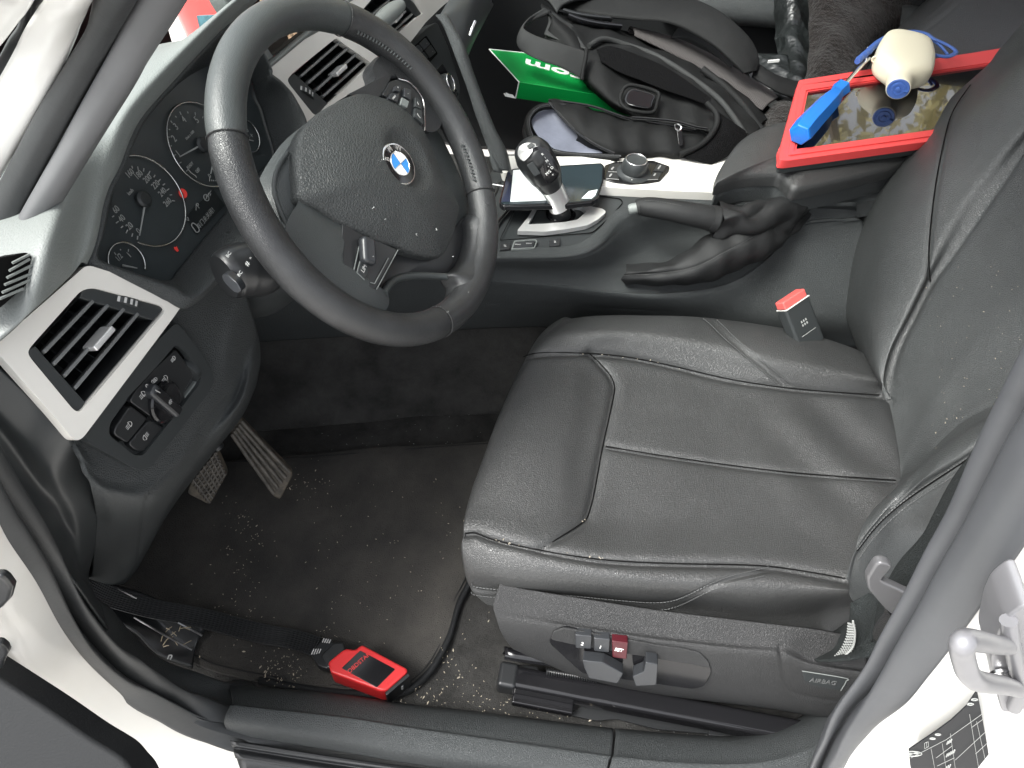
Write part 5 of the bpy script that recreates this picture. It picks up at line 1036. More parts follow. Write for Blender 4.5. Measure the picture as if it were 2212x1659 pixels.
# seat frame and rail
fr0 = Ys('D', (1180, 1400, .12), (1190, 1440, .13)); 
rbox('seat_frame', (.33, .20, .11), (1, 0, 0), (0, 1, 0), (0, 0, 1), .24, .07, .05, M['satin'], seat, bev=.006)
rbox('seat_frame', (.33, .52, .11), (1, 0, 0), (0, 1, 0), (0, 0, 1), .22, .08, .06, M['satin'], seat, bev=.006)
ra = zz('D', .052, (1082, 1462))[0]; rb = zz('D', .045, (1920, 1622))[0]; rd = (rb-ra).normalized(); rs = rd.cross(V((0, 0, 1)))
rail = rbox('rail', (ra+rb)/2, rd, rs, (0, 0, 1), (rb-ra).length/2, .016, .016, M['gloss'], seat, bev=.007, seg=4)
rbox('rail_cap', ra+rd*.010, rd, rs, (0, 0, 1), .014, .0185, .018, M['satin'], seat, bev=.006, seg=4)
rbox('rail_slide', ra+rd*.065-rs*-.0+V((0, -.022, -.018)), rd, rs, (0, 0, 1), .045, .008, .008, M['gloss'], seat, bev=.003)
ua = Zs('D', (1098, 1408, .085), (1135, 1418, .085)); tube('upper_rail', [ua[0], ua[1], ua[1]+V((.3, .0, 0))], .009, M['gloss'], seat, seg=14, n=10)
cs0 = Zs('D', (1180, 1450, .075), (1225, 1458, .075), (1290, 1468, .075)); B = Bag(); hl = []
for i in range(241):
    t = i/240; c_ = cs0[0].lerp(cs0[2], t); a = t*2*math.pi*22; hl.append(c_+V((0, math.cos(a), math.sin(a)))*.0042)
vs_, fs_ = tubemesh(hl, .0009, seg=5, n=241); B.add(vs_, fs_); B.build('spring', M['satin'], seat)
plate('rail_bracket', Zs('D', (1085, 1432, .055), (1160, 1440, .055), (1175, 1462, .055), (1090, 1462, .055)), (0, -.3, 1), M['satin'], seat, thick=.012, bev=.002)
# floor bracket with bolt hole
br_o = soft_d(Zs('D', (1218, 1508, .020), (1500, 1540, .020), (1600, 1556, .020), (1596, 1590, .020), (1420, 1575, .020), (1330, 1552, .020), (1290, 1557, .020), (1232, 1545, .020), (1212, 1530, .020)), .006)
hc = zz('D', .020, (1241, 1522))[0]
plate_h('floor_bracket', br_o, [disc(hc, .009, (0, 0, 1), 20, u=(1, 0, 0))], (0, 0, 1), M['satin'], seat, thick=.004, bev=.001)
lathe('bracket_bolt', hc+V((.004, 0, -.014)), (0, 0, 1), [(.006, 0), (.006, .004), (.001, .004)], M['steel'], seat, k=6)
plate('floor_bracket', soft_d(Zs('D', (1540, 1540, .024), (1600, 1542, .024), (1598, 1592, .024), (1530, 1588, .024)), .003), (0, 0, 1), M['satin'], seat, thick=.004, bev=.001)
# --- belt buckle between seat and console
bkl = thing('seat_belt_buckle', 'black belt buckle with red release button beside the seat cushion', 'seat belt buckle', tuple(Ds('D', (1740, 690, 1.23))[0]))
c0, c1, c2_, c3_ = Ds('D', (1682, 648, 1.205), (1742, 608, 1.225), (1812, 720, 1.26), (1745, 712, 1.245))
bw = (c1-c0).normalized(); bl_ = (Ds('D', (1795, 722, 1.25))[0]-Ds('D', (1712, 640, 1.212))[0]).normalized(); bl_ = (bl_-bw*bl_.dot(bw)).normalized(); bn = bw.cross(bl_); bn = bn if bn.dot(V(CP)-c0) > 0 else -bn
bc = (Ds('D', (1712, 640, 1.212))[0])
rbox('housing', bc+bl_*.052-bn*.006, bw, bl_, bn, .0275, .042, .011, M['smoothp'], bkl, bev=.005, seg=4)
rbox('release_button', bc+bl_*.0055+bn*.0-bn*.006, bw, bl_, bn, .0255, .0070, .0100, M['buckred'], bkl, bev=.003, seg=3)
rbox('button_edge', bc+bl_*.0125-bn*.005, bw, bl_, bn, .027, .0008, .0115, M['cream'], bkl, bev=.0005)
B = Bag(); o_ = bc+bl_*.062+bn*.0052
B.box(o_+bl_*.004, bw, bl_, bn, .016, .0004, .0003)
for i in range(3):
    for j in range(2): B.box(o_-bl_*(.012+.006*j)+bw*(-.006+.005*i), bw, bl_, bn, .0012, .0018, .0003)
B.build('buckle_marks', M['grey_print'], bkl, smooth=False)
tube('stalk', [bc+bl_*.08-bn*.008, bc+bl_*.13-bn*.01, bc+bl_*.18-bn*.02], .012, M['satin'], bkl, seg=12, flat=(1.5, .5), up=tuple(bw))
# --- belt, tongue bracket at the pillar
belt = surf('seat_belt', [Ys('D', (2160, 915, .10), (2080, 1020, .10), (2013, 1106, .10), (1985, 1150, .10), (1946, 1205, .10), (1925, 1250, .098), (1890, 1330, .095), (1875, 1390, .09)), Ys('D', (2220, 850, .075), (2120, 1010, .075), (2060, 1110, .075), (2025, 1180, .072), (1995, 1240, .07), (1975, 1280, .07), (1955, 1340, .068), (1935, 1390, .065))], M['shadecloth'], None, nu=10, nv=60, thick=.0015, disp=lambda A: .004*np.sin(A[..., 2]*30), loc=(.62, .09, .3))
tag(belt, 'dark woven seat belt webbing running down beside the door pillar', 'seat belt')
br = thing('belt_bracket', 'grey hooked belt anchor bracket in front of the door pillar seal', 'bracket', tuple(yy('D', .06, (1930, 1260))[0]))
hk = Ys('b3', (1255, 340, .062), (1300, 325, .062), (1375, 350, .062), (1300, 435, .062), (1300, 450, .062), (1470, 530, .06), (1560, 560, .06), (1500, 680, .06), (1390, 680, .06), (1330, 640, .06), (1210, 500, .062), (1200, 430, .062))
plate('hook', soft_d(hk, .006), V((-.1, -1, .35)), M['bracket'], br, thick=.012, bev=.003, seg=4)
bl2 = Ys('b3', (1312, 590, .066), (1335, 640, .066), (1360, 670, .066), (1395, 682, .066), (1420, 760, .066), (1320, 840, .066), (1260, 835, .066), (1240, 800, .066), (1260, 740, .066), (1320, 660, .066))
plate('anchor_blade', soft_d(bl2, .004), V((-.1, -1, .35)), M['plastic_light'], br, thick=.004, bev=.001)
# ================================================================== centre console
con = thing('centre_console', 'dark centre console with cream inlay, armrest and switch rows between the seats', 'centre console', (.2, .8, .2))
c_rows = [Zs('D', (960, 540, .385), (1000, 540, .395), (1071, 534, .399), (1224, 531, .402), (1285, 503, .404), (1338, 450, .405), (1420, 434, .408), (1560, 434, .408), (1660, 438, .408), (1850, 438, .408)),
 Zs('D', (960, 556, .383), (1000, 556, .392), (1071, 549, .396), (1224, 547, .399), (1290, 522, .40), (1348, 466, .40), (1425, 449, .40), (1560, 446, .40), (1662, 446, .40), (1850, 446, .40)),
 Zs('D', (960, 574, .372), (1000, 574, .382), (1071, 564, .385), (1224, 561, .388), (1294, 540, .388), (1356, 486, .386), (1432, 463, .382), (1562, 458, .382), (1665, 452, .385), (1850, 452, .385)),
 Zs('D', (960, 588, .345), (1000, 588, .352), (1070, 580, .350), (1224, 583, .345), (1312, 575, .338), (1400, 540, .330), (1480, 516, .328), (1580, 500, .336), (1690, 470, .362), (1850, 465, .372)),
 Zs('D', (960, 598, .325), (1000, 598, .332), (1063, 601, .328), (1201, 610, .322), (1318, 622, .314), (1435, 620, .306), (1569, 598, .312), (1657, 545, .336), (1724, 486, .366), (1850, 470, .372)),
 Zs('D', (960, 604, .320), (1000, 604, .324), (1063, 609, .321), (1201, 620, .316), (1318, 633, .310), (1437, 637, .305), (1571, 617, .310), (1661, 563, .332), (1728, 492, .362), (1855, 474, .370)),
 Zs('D', (960, 620, .300), (1000, 620, .304), (1063, 624, .300), (1201, 636, .294), (1318, 650, .288), (1440, 656, .284), (1575, 645, .286), (1680, 600, .30), (1760, 540, .33), (1870, 500, .35)),
 Zs('D', (960, 668, .24), (1000, 664, .24), (1063, 668, .236), (1201, 674, .232), (1318, 684, .23), (1445, 690, .23), (1580, 690, .235), (1700, 690, .24), (1800, 680, .25), (1900, 670, .26)),
 Zs('D', (945, 716, .17), (1000, 712, .17), (1063, 709, .17), (1200, 706, .17), (1318, 716, .165), (1445, 730, .16), (1580, 745, .16), (1700, 750, .16), (1800, 750, .16), (1900, 750, .16))]
def px_(p): q = (np.array(p)-CP)@CR.T; return (FW/2-FL*q[0]/q[2], FH/2+FL*q[1]/q[2])
def left_(p, a, b): x_, y_ = px_(p); return zz('D', p.z, (x_-a, y_+b))[0]
c_rows = [[left_(r_[0], 560, 34), left_(r_[0], 280, 16)]+r_ for r_ in c_rows]
sk_ = c_rows[-1]; surf('carpet_skirt', [[p+V((0, .006, .012)) for p in sk_], [p+V((0, -.004, -.05)) for p in sk_], [p+V((0, -.03, -.12)) for p in sk_], [p+V((0, -.07, -.172)) for p in sk_]], M['carpet'], con, nu=24, nv=60, thick=.003)
surf('side_shell', c_rows, M['plastic'], con, nu=120, nv=150, thick=.003, seams=[(c_rows[2], .0015, .002), (Zs('D', (960, 660, .25), (1063, 658, .25), (1201, 662, .246), (1318, 668, .245), (1445, 676, .243)), .0015, .003)])
plate('top_plate', Zs('D', (960, 545, .394), (1071, 541, .395), (1224, 539, .397), (1288, 512, .398), (1342, 458, .399), (1420, 441, .400), (1585, 441, .400), (1590, 330, .400), (1085, 333, .400), (1050, 390, .396), (980, 450, .394)), (0, 0, 1), M['smoothp'], con, thick=.02, bev=.001)
rbox('far_side', (.25, .97, .15), (1, 0, 0), (0, 1, 0), (0, 0, 1), .25, .01, .12, M['plastic'], con)
# cream inlay
plate('cream_inlay', soft_d(Zs('D', (1079, 344, .417), (1086, 335, .417), (1180, 337, .417), (1300, 338, .417), (1450, 336, .417), (1600, 326, .417), (1604, 417, .417), (1450, 411, .417), (1341, 405, .417), (1270, 400, .417), (1180, 385, .417), (1086, 372, .417)), .006), (0, 0, 1), M['cream'], con, thick=.019, bev=.003, seg=4)
# gear surround
plate_h('panel_outline', soft_d(zz('b5', .4005, (175, 1110), (330, 800), (1130, 700), (1300, 722), (1322, 760), (1220, 880), (1040, 1040)), .006), [soft_d(zz('b5', .4005, (182, 1106), (336, 806), (1130, 706), (1294, 727), (1314, 760), (1214, 876), (1036, 1035)), .006)], (0, 0, 1), M['hole'], con, thick=.001, bev=0)
plate_h('gear_surround', soft_d(zz('b5', .407, (340, 1022), (440, 900), (512, 778), (860, 772), (1000, 790), (1135, 818), (1165, 848), (1085, 918), (990, 970), (800, 1005), (600, 1030)), .005),
        [soft_d(zz('b5', .407, (445, 962), (530, 790), (760, 778), (930, 796), (985, 838), (900, 918), (780, 940), (600, 955)), .004)], (0, 0, 1), M['alu'], con, thick=.008, bev=.0022, seg=3)
tube('chrome_rail', zz('b5', .401, (120, 1010), (180, 930), (250, 850), (310, 790)), .0035, M['chrome'], con, seg=10)
tube('chrome_rail', Zs('b5', (0, 570, .41), (70, 585, .41), (220, 612, .41)), .0016, M['chrome'], con, seg=8)
surf('cup_well', [zz('b5', .40, (-100, 1100), (0, 900), (120, 700), (180, 560)), zz('b5', .385, (0, 1120), (100, 960), (200, 800), (260, 620)), zz('b5', .40, (60, 1130), (150, 1000), (260, 820), (330, 640))], M['satin'], con, nu=12, nv=12, thick=.002)
gs = lathe('lever_socket', zz('b5', .4015, (745, 870))[0], (0, 0, 1), [(.025, 0), (.025, .002), (.022, .003), (.017, -.004), (.001, -.004)], M['gloss'], con)
# switch row
def cbtn(pts, mt='satin', h=.403, nm='console_switch'): return plate(nm, soft_d(zz('b5', h, *pts), .002), (0, 0, 1), M[mt], con, thick=.005, bev=.001)
cbtn([(190, 1133), (284, 1128), (278, 1185), (182, 1192)]); cbtn([(640, 1100), (740, 1085), (735, 1155), (640, 1165)])
plate_h('switch_frame', soft_d(zz('b5', .4025, (285, 1192), (315, 1112), (515, 1098), (528, 1115), (505, 1180)), .002), [soft_d(zz('b5', .4025, (303, 1184), (325, 1122), (510, 1108), (518, 1120), (498, 1172)), .002)], (0, 0, 1), M['dash'], con, thick=.003, bev=.0004)
cbtn([(312, 1180), (330, 1124), (504, 1110), (490, 1168)], 'satin_seat')
B = Bag(); rx = V((1, .12, 0)); ux = V((-.12, 1, 0))
for s_, p_, z_ in (('%', (232, 1160), .007), ('SPORT', (350, 1148), .0032), ('COMF', (450, 1138), .0032), ('z', (692, 1120), .009)): B.add(*textme(s_, z_, zz('b5', .4036, p_)[0], rx, ux))
B.build('switch_marks', M['lit'], con, smooth=False)
# rotary controller
PI = .4195
plate('controller_base', soft_d(zz('b5', PI, (1140, 540), (1150, 415), (1240, 385), (1400, 372), (1600, 372), (1752, 425), (1740, 470), (1660, 560), (1560, 577), (1390, 590), (1230, 570)), .004), (0, 0, 1), M['gloss'], con, thick=.006, bev=.0012)
for q_ in ([(1160, 535), (1168, 480), (1285, 482), (1275, 545)], [(1175, 470), (1200, 405), (1310, 395), (1290, 468)], [(1545, 550), (1600, 478), (1680, 485), (1640, 545)], [(1600, 465), (1640, 400), (1725, 425), (1690, 475)]):
    plate('controller_button', soft_d(zz('b5', PI+.0015, *q_), .0015), (0, 0, 1), M['satin'], con, thick=.003, bev=.0006)
B = Bag()
for s_, p_ in (('AUDIO', (1205, 508)), ('MENU', (1223, 445)), ('BACK', (1612, 502)), ('OPTION', (1655, 435))): B.add(*textme(s_, .0042, zz('b5', PI+.0020, p_)[0], V((.35, .9, 0)), V((-.9, .35, 0)), sx=.8))
for a_, b_ in (((1180, 476), (1280, 480)), ((1165, 540), (1280, 548)), ((1545, 552), (1640, 548))): B.tube(zz('b5', PI+.0018, a_, ((a_[0]+b_[0])/2, (a_[1]+b_[1])/2), b_), .0004, seg=4, n=3)
B.build('controller_marks', M['lit'], con, smooth=False)
kc2 = zz('b5', .447, (1443, 364))[0]; kb = V((kc2.x, kc2.y, PI))
kk = lathe('rotary_knob', kb, (0, 0, 1), [(.030, 0), (.030, .002), (.024, .003), (.0215, .005), (.0225, .008), (.0225, .019), (.0205, .0245), (.0195, .0262), (.0170, .0272), (.0160, .0262), (.001, .0255)], M['smoothp'], con, k=72, ridge=((4, 5), -.022))
tube('knob_ring', disc(kb+V((0, 0, .0272)), .0178, (0, 0, 1), 30), .0010, M['chrome'], kk, seg=8, n=60, closed=True)
B = Bag(); B.box(zz('b5', PI+.003, (1400, 552))[0], (1, 0, 0), (0, 1, 0), (0, 0, 1), .001, .001, .0004); B.build('knob_mark', M['lit'], kk, smooth=False)
# armrest
ao = Zs('a3', (238, 1150, .470), (262, 1075, .470), (320, 980, .470), (400, 885, .470), (520, 812, .470), (680, 765, .470), (900, 745, .470), (1200, 700, .470), (1500, 640, .470), (1560, 900, .470), (1430, 1030, .470), (1180, 1100, .470), (960, 1150, .470), (790, 1185, .470), (735, 1180, .470), (705, 1150, .470), (660, 1108, .470), (600, 1098, .470), (420, 1110, .470), (275, 1148, .470))
pad('armrest_pad', [p+V((0, 0, -.006)) for p in ao], (0, 0, 1), M['leather'], con, h=.014, p=5, skirt=.024, rings=30, N=200, bulge=.012, ctr=tuple(Zs('a3', (900, 950, .464))[0]))
lo = [p+V((0, 0, -.03)) for p in ao]; ccen = sum(lo, V((0, 0, 0)))/len(lo)
pad('armrest_base', [p+(ccen-p)*.03 for p in lo], (0, 0, 1), M['plastic'], con, h=.006, p=6, skirt=.03, rings=6, N=160)
n_r = [Zs('D', (1545, 408, .428), (1600, 406, .428), (1660, 408, .428), (1705, 418, .425), (1760, 414, .425), (1860, 392, .425), (1960, 370, .425), (2050, 350, .425)),
       Zs('D', (1560, 418, .415), (1610, 416, .415), (1665, 420, .412), (1725, 440, .402), (1775, 440, .40), (1870, 430, .40), (1960, 415, .40), (2050, 400, .40)),
       Zs('D', (1568, 436, .400), (1610, 434, .400), (1668, 440, .395), (1735, 448, .392), (1790, 447, .39), (1870, 442, .39), (1960, 430, .39), (2050, 420, .39)),
       Zs('D', (1570, 446, .39), (1612, 446, .39), (1670, 452, .385), (1726, 482, .368), (1780, 478, .368), (1870, 468, .368), (1960, 455, .37), (2050, 445, .37))]
surf('console_rear', n_r, M['plastic'], con, nu=40, nv=60, thick=.004, seams=[(n_r[1][3:], .002, .002)])
# ================================================================== gear lever
gl_ = thing('gear_lever', 'curved gear lever with brushed metal stem and glossy black head', 'gear lever', tuple(zz('b5', .40, (745, 870))[0]))
ax_ = zz('b5', .402, (735, 872))+Zs('b5', (735, 795, .424), (705, 705, .444), (655, 612, .464), (600, 500, .487), (545, 410, .506), (490, 325, .524), (440, 262, .537))
def dep(p): return -float((np.array(p)-CP)@CR[2])
GD = dep(ax_[5])-1.182
tube('lever_boot', [ax_[0], ax_[0].lerp(ax_[1], .5), ax_[1]], [.019, .0165, .0155], M['satin'], gl_, seg=30, n=12)
tube('lever_stem', [ax_[1], ax_[2], ax_[3].lerp(ax_[4], .2)], [.0165, .0150, .0170], M['alu'], gl_, seg=36, n=24, flat=(1.0, 1.15))
B = None
tube('lever_head', [ax_[3], ax_[4], ax_[5], ax_[6], ax_[7], ax_[7]+(ax_[7]-ax_[6])*.45], [.019, .0265, .0285, .0290, .0235, .012], M['satin'], gl_, seg=40, n=50)
def vc(k, d, *p): return dd(k, d, *p)
def Dg(k, *t): return Ds(k, *[(q[0], q[1], q[2]+GD) for q in t])
nc_ = (V(CP)-ax_[5]).normalized()
pad('head_cap', Dg('b5', (352, 330, 1.147), (352, 270, 1.142), (385, 228, 1.140), (450, 208, 1.140), (540, 232, 1.140), (490, 262, 1.134), (478, 300, 1.134), (440, 350, 1.138), (400, 378, 1.142)), nc_, M['alu'], gl_, h=.003, p=2, skirt=.012, N=60, rings=8)
pad('head_display', Dg('b5', (480, 300, 1.138), (500, 262, 1.136), (560, 248, 1.137), (640, 300, 1.145), (722, 452, 1.160), (716, 525, 1.168), (650, 585, 1.172), (600, 560, 1.166), (540, 440, 1.152)), nc_, M['gloss'], gl_, h=.003, p=2, skirt=.010, N=60, rings=8)
plate('unlock_button', soft_d(Dg('b5', (430, 418, 1.140), (490, 378, 1.140), (562, 492, 1.152), (500, 524, 1.152)), .002), nc_, M['smoothp'], gl_, thick=.006, bev=.001)
plate('park_button', soft_d(Dg('b5', (425, 240, 1.133), (470, 208, 1.133), (515, 232, 1.133), (462, 265, 1.133)), .002), nc_, M['smoothp'], gl_, thick=.004, bev=.0006)
B = Bag(); hd = (Dg('b5', (668, 440, 1.150))[0]-Dg('b5', (578, 315, 1.150))[0]).normalized(); hu = nc_.cross(hd)
for s_, p_, z_, d_ in (('R', (578, 316), .0052, 1.1295), ('N', (618, 378), .0052, 1.1355), ('D', (665, 440), .0058, 1.1430), ('M/S', (630, 487), .0062, 1.1450), ('+', (672, 505), .0055, 1.1490), ('-', (628, 428), .0050, 1.1410)):
    B.add(*textme(s_, z_, Dg('b5', (p_[0], p_[1], d_))[0], hd.cross(nc_) if False else V(CR[0])*.75+V(CR[1])*.65, V(CR[1])*.75-V(CR[0])*.65))
for a_, b_ in (((598, 340), (606, 355)), ((638, 400), (648, 415))): B.tube(Dg('b5', (a_[0], a_[1], 1.1335), (b_[0], b_[1], 1.1350)), .0003, seg=4, n=3)
B.build('gate_letters', M['lit'], gl_, smooth=False)
# ================================================================== handbrake
M['gaiter'] = mat('gaiter_leather', (.014, .0145, .015), .55, spec=.3, grain=('voronoi', 600, .4, .0005), rvar=.05, var=(20, .2))
hb_ = thing('handbrake', 'leather handbrake lever with crumpled gaiter beside the driver seat', 'handbrake', tuple(zz('D', .37, (1600, 540))[0]))
gp = Zs('b5', (1445, 812, .427), (1500, 800, .430), (1600, 808, .434), (1750, 830, .436), (1900, 860, .434), (2050, 888, .430), (2170, 915, .425))
tube('grip', gp, [.0125, .0150, .0165, .0175, .0185, .0195, .0205], M['gaiter'], hb_, seg=36, n=50)
lathe('grip_button', Zs('b5', (1432, 812, .427))[0], (gp[0]-gp[1]).normalized(), [(.0085, -.004), (.0085, .008), (.007, .011), (.001, .012)], M['dash'], hb_)
tube('grip_collar', [gp[5].lerp(gp[6], .55), gp[6], gp[6]+(gp[6]-gp[5])*.12], [.0208, .0222, .0212], M['gaiter'], hb_, seg=36, n=12)
stitch('stitching', [p+V((0, -.006, .0165)) for p in gp[1:6]], M['leather'], hb_, step=.004, ln=.003, r=.0006)
def wr(A): return .0040*np.sin(A[..., 0]*52+A[..., 2]*30)*np.sin(A[..., 1]*26+1)+.0012*np.sin(A[..., 0]*120+A[..., 1]*70)
def gsurf(name, path, rad, flat, seed, amp=.006, mt='gaiter'):
    P = crom([tuple(p) for p in path], 40); R_ = np.interp(np.linspace(0, 1, 40), np.linspace(0, 1, len(rad)), rad); T = np.gradient(P, axis=0); T /= np.linalg.norm(T, axis=1, keepdims=True)
    rows = []
    for i in range(40):
        u = np.cross(T[i], [0, 1, 0]); u /= np.linalg.norm(u); v = np.cross(T[i], u); rr = []
        for j in range(48):
            a = 2*math.pi*j/48; w_ = amp*(1-abs(math.sin(2*a+seed+i*.10)))*1.3*math.sin(i*.16+seed)+amp*.5*math.sin(3*a-i*.22+seed)*min(1, i/10)
            rr.append(P[i]+(R_[i]+w_)*(math.cos(a)*u*flat[0]+math.sin(a)*v*flat[1]))
        rows.append(rr)
    return surf(name, rows, M[mt], hb_, nu=90, nv=96, closed=True)
gsurf('gaiter', Zs('D', (1545, 474, .425), (1575, 478, .42), (1605, 485, .41), (1640, 480, .40), (1680, 468, .39), (1720, 450, .385)), [.020, .023, .030, .040, .042, .025], (1, .9), 1.3, .009)
sk = [Zs('D', (1352, 588, .352), (1420, 580, .362), (1490, 556, .378), (1535, 520, .398), (1580, 492, .410), (1640, 462, .415), (1690, 438, .415), (1725, 424, .410)),
      Zs('D', (1346, 596, .347), (1420, 592, .355), (1500, 578, .372), (1560, 548, .392), (1610, 522, .402), (1665, 490, .405), (1710, 460, .402), (1742, 432, .398)),
      Zs('D', (1342, 606, .338), (1420, 606, .345), (1500, 598, .358), (1575, 572, .372), (1630, 548, .380), (1685, 515, .385), (1722, 480, .385), (1750, 445, .386)),
      Zs('D', (1350, 613, .326), (1430, 617, .326), (1510, 611, .336), (1585, 590, .345), (1645, 558, .358), (1700, 520, .37), (1732, 488, .375), (1758, 455, .38))]
sk.append([p+V((0, .015, -.012)) for p in sk[-1]])
surf('gaiter_skirt', [[p+V((.002, .03, -.01)) for p in sk[0]]]+sk, M['gaiter'], hb_, nu=60, nv=120, disp=wr, seams=[(sk[1], .002, .002)])
stitch('stitching', [p+V((0, -.001, .002)) for p in sk[1][:6]], M['leather'], hb_, step=.004, ln=.003, r=.0005)
# ================================================================== passenger seat
pst = thing('passenger_seat', 'black leather passenger seat behind the backpack, its backrest edge piped', 'car seat', (.4, 1.2, .3))
surf('backrest', [Ds('D', (2110, -160, 1.870), (2050, -70, 1.790), (2003, -5, 1.720), (1939, 62, 1.650), (1885, 130, 1.610), (1840, 200, 1.590), (1800, 300, 1.570)),
                  Ds('D', (2060, -160, 1.730), (2070, -70, 1.670), (2022, -2, 1.610), (1956, 68, 1.550), (1905, 135, 1.520), (1860, 205, 1.490), (1830, 310, 1.490)),
                  Ds('D', (2190, -160, 1.670), (2120, -70, 1.610), (2066, 0, 1.550), (1998, 72, 1.490), (1950, 140, 1.450), (1915, 210, 1.430), (1880, 320, 1.420)),
                  Ds('D', (2300, -160, 1.670), (2230, -60, 1.610), (2170, 10, 1.550), (2100, 80, 1.490), (2050, 150, 1.450), (2010, 220, 1.430), (1960, 330, 1.420)),
                  Ds('D', (2450, -160, 1.670), (2400, -60, 1.630), (2350, 20, 1.570), (2280, 100, 1.530), (2220, 180, 1.490), (2150, 260, 1.470), (2100, 360, 1.470))], M['leather'], pst, nu=90, nv=90, thick=.01,
     seams=[(Ds('D', (2120, -70, 1.610), (2048, 4, 1.560), (1985, 50, 1.515), (1935, 88, 1.505), (1900, 125, 1.510)), .004, .003), (Ds('D', (2145, -70, 1.610), (2060, 16, 1.550), (1995, 66, 1.500), (1950, 100, 1.490), (1915, 140, 1.490)), .004, .003)])
surf('cushion', [[(.05, .96, .12), (.05, 1.2, .12), (.05, 1.48, .12)], [(.04, .96, .26), (.03, 1.2, .27), (.04, 1.48, .26)], [(.10, .96, .29), (.10, 1.2, .28), (.10, 1.48, .29)], [(.4, .96, .27), (.4, 1.2, .25), (.4, 1.48, .27)], [(.75, .96, .26), (.75, 1.2, .24), (.75, 1.48, .26)]], M['leather'], pst, nu=40, nv=30, thick=.01)
# ================================================================== things on the console and armrest
# phone
zp = .4285
ph = thing('smartphone', 'smartphone lying face up against the gear lever, pale reflection painted on its dark screen', 'phone', tuple(zz('b5', zp, (650, 600))[0]))
po = [(180, 765), (180, 735), (250, 470), (305, 445), (700, 418), (1120, 392), (1148, 420), (1140, 560), (1092, 715), (1040, 750), (800, 778), (215, 792)]
def pz(k, off, *p): return on(k, p, (V((0, .8, zp)), V((-.02, .10, 1)).normalized()), off)
plate('case', soft_d(pz('b5', 0, *po), .004), (-.02, .10, 1), M['gloss'], ph, thick=.010, bev=.0022, seg=3)
plate('glass', soft_d(pz('b5', .0008, (192, 755), (258, 478), (310, 456), (700, 430), (1112, 404), (1132, 425), (1124, 560), (1080, 705), (1035, 735), (800, 762), (220, 775)), .003), (-.02, .10, 1), M['phone'], ph, thick=.002, bev=.0004)
plate('screen_reflection', pz('b5', .0014, (306, 462), (400, 455), (720, 436), (735, 735), (280, 752)), (-.02, .10, 1), M['phone_reflection'], ph, thick=.0004, bev=0)  # painted reflection laid over the dark glass
plate('screen_edge', pz('b5', .0013, (255, 482), (302, 462), (276, 752), (198, 752)), (-.02, .10, 1), mat('phone_navy', (.03, .035, .06), .1), ph, thick=.0004, bev=0)
plate('corner_reflection', pz('b5', .0014, (935, 722), (1005, 655), (1085, 640), (1062, 695), (1030, 722)), (-.02, .10, 1), M['phone_reflection'], ph, thick=.0004, bev=0)
plate('side_key', pz('b5', -.002, (520, 782), (538, 781), (538, 792), (520, 793)), (0, -1, .2), M['white'], ph, thick=.003, bev=.0004)
# tablet
NT2 = V((.01, -.05, 1)).normalized(); PTB = (V((.43, .86, .505)), NT2)
def tb(off, *p): return on('c5', p, PTB, off)
tab = thing('diagnostic_tablet', 'large tablet in a red rubber frame lying screen up on the armrest', 'tablet', tuple(tb(0, (900, 800))[0]))
oo_ = soft_d(tb(0, (430, 1165), (445, 1060), (575, 585), (2300, 310), (2250, 930), (480, 1170)), .006)
oin = [(640, 668), (2200, 430), (2150, 858), (555, 1085)]
plate_h('frame', oo_, [soft_d(tb(0, *oin), .003)], NT2, M['redsilicone'], tab, thick=.015, bev=.004, seg=4)
i2 = [(628, 655), (2220, 415), (2170, 875), (536, 1100)]
plate_h('frame_ridge', soft_d(tb(.0022, (590, 618), (2230, 372), (2190, 900), (500, 1130)), .004), [soft_d(tb(.0022, *i2), .003)], NT2, M['redsilicone'], tab, thick=.004, bev=.0016, seg=3)
plate('glass', tb(-.004, (620, 640), (2230, 400), (2180, 890), (530, 1110)), NT2, M['screen'], tab, thick=.004, bev=0)
plate('rear_shell', [p-NT2*.0145+(sum(oo_, V((0, 0, 0)))/len(oo_)-p)*.02 for p in oo_], NT2, M['smoothp'], tab, thick=.012, bev=.002)
plate('frame_lug', soft_d(tb(-.004, (425, 1085), (448, 1055), (452, 1140), (430, 1160)), .002), NT2, M['redsilicone'], tab, thick=.011, bev=.002)
# screwdriver
sd_ = thing('screwdriver', 'blue handled screwdriver lying across the corner of the tablet', 'screwdriver', tuple(tb(.012, (720, 820))[0]))
hp = tb(.020, (585, 975), (640, 905), (720, 820), (800, 735), (850, 680), (888, 640))
tube('handle', [hp[0]+(hp[0]-hp[1])*.16, hp[0]+(hp[0]-hp[1])*.12, hp[0], hp[1], hp[2], hp[3], hp[4], hp[5]], [.002, .013, .0190, .0200, .0190, .0175, .0120, .0160], M['blue'], sd_, seg=6, n=60)
sd_h = bpy.data.objects[[c.name for c in sd_.children][0]]; q_ = sd_h.modifiers.new('b', 'BEVEL'); q_.width = .003; q_.segments = 3; q_.limit_method = 'ANGLE'; q_.angle_limit = math.radians(30)
tube('shaft', tb(.022, (892, 636), (960, 555), (1040, 468), (1085, 425)), [.0038, .0036, .0034, .0030], M['chrome'], sd_, seg=16, n=20)
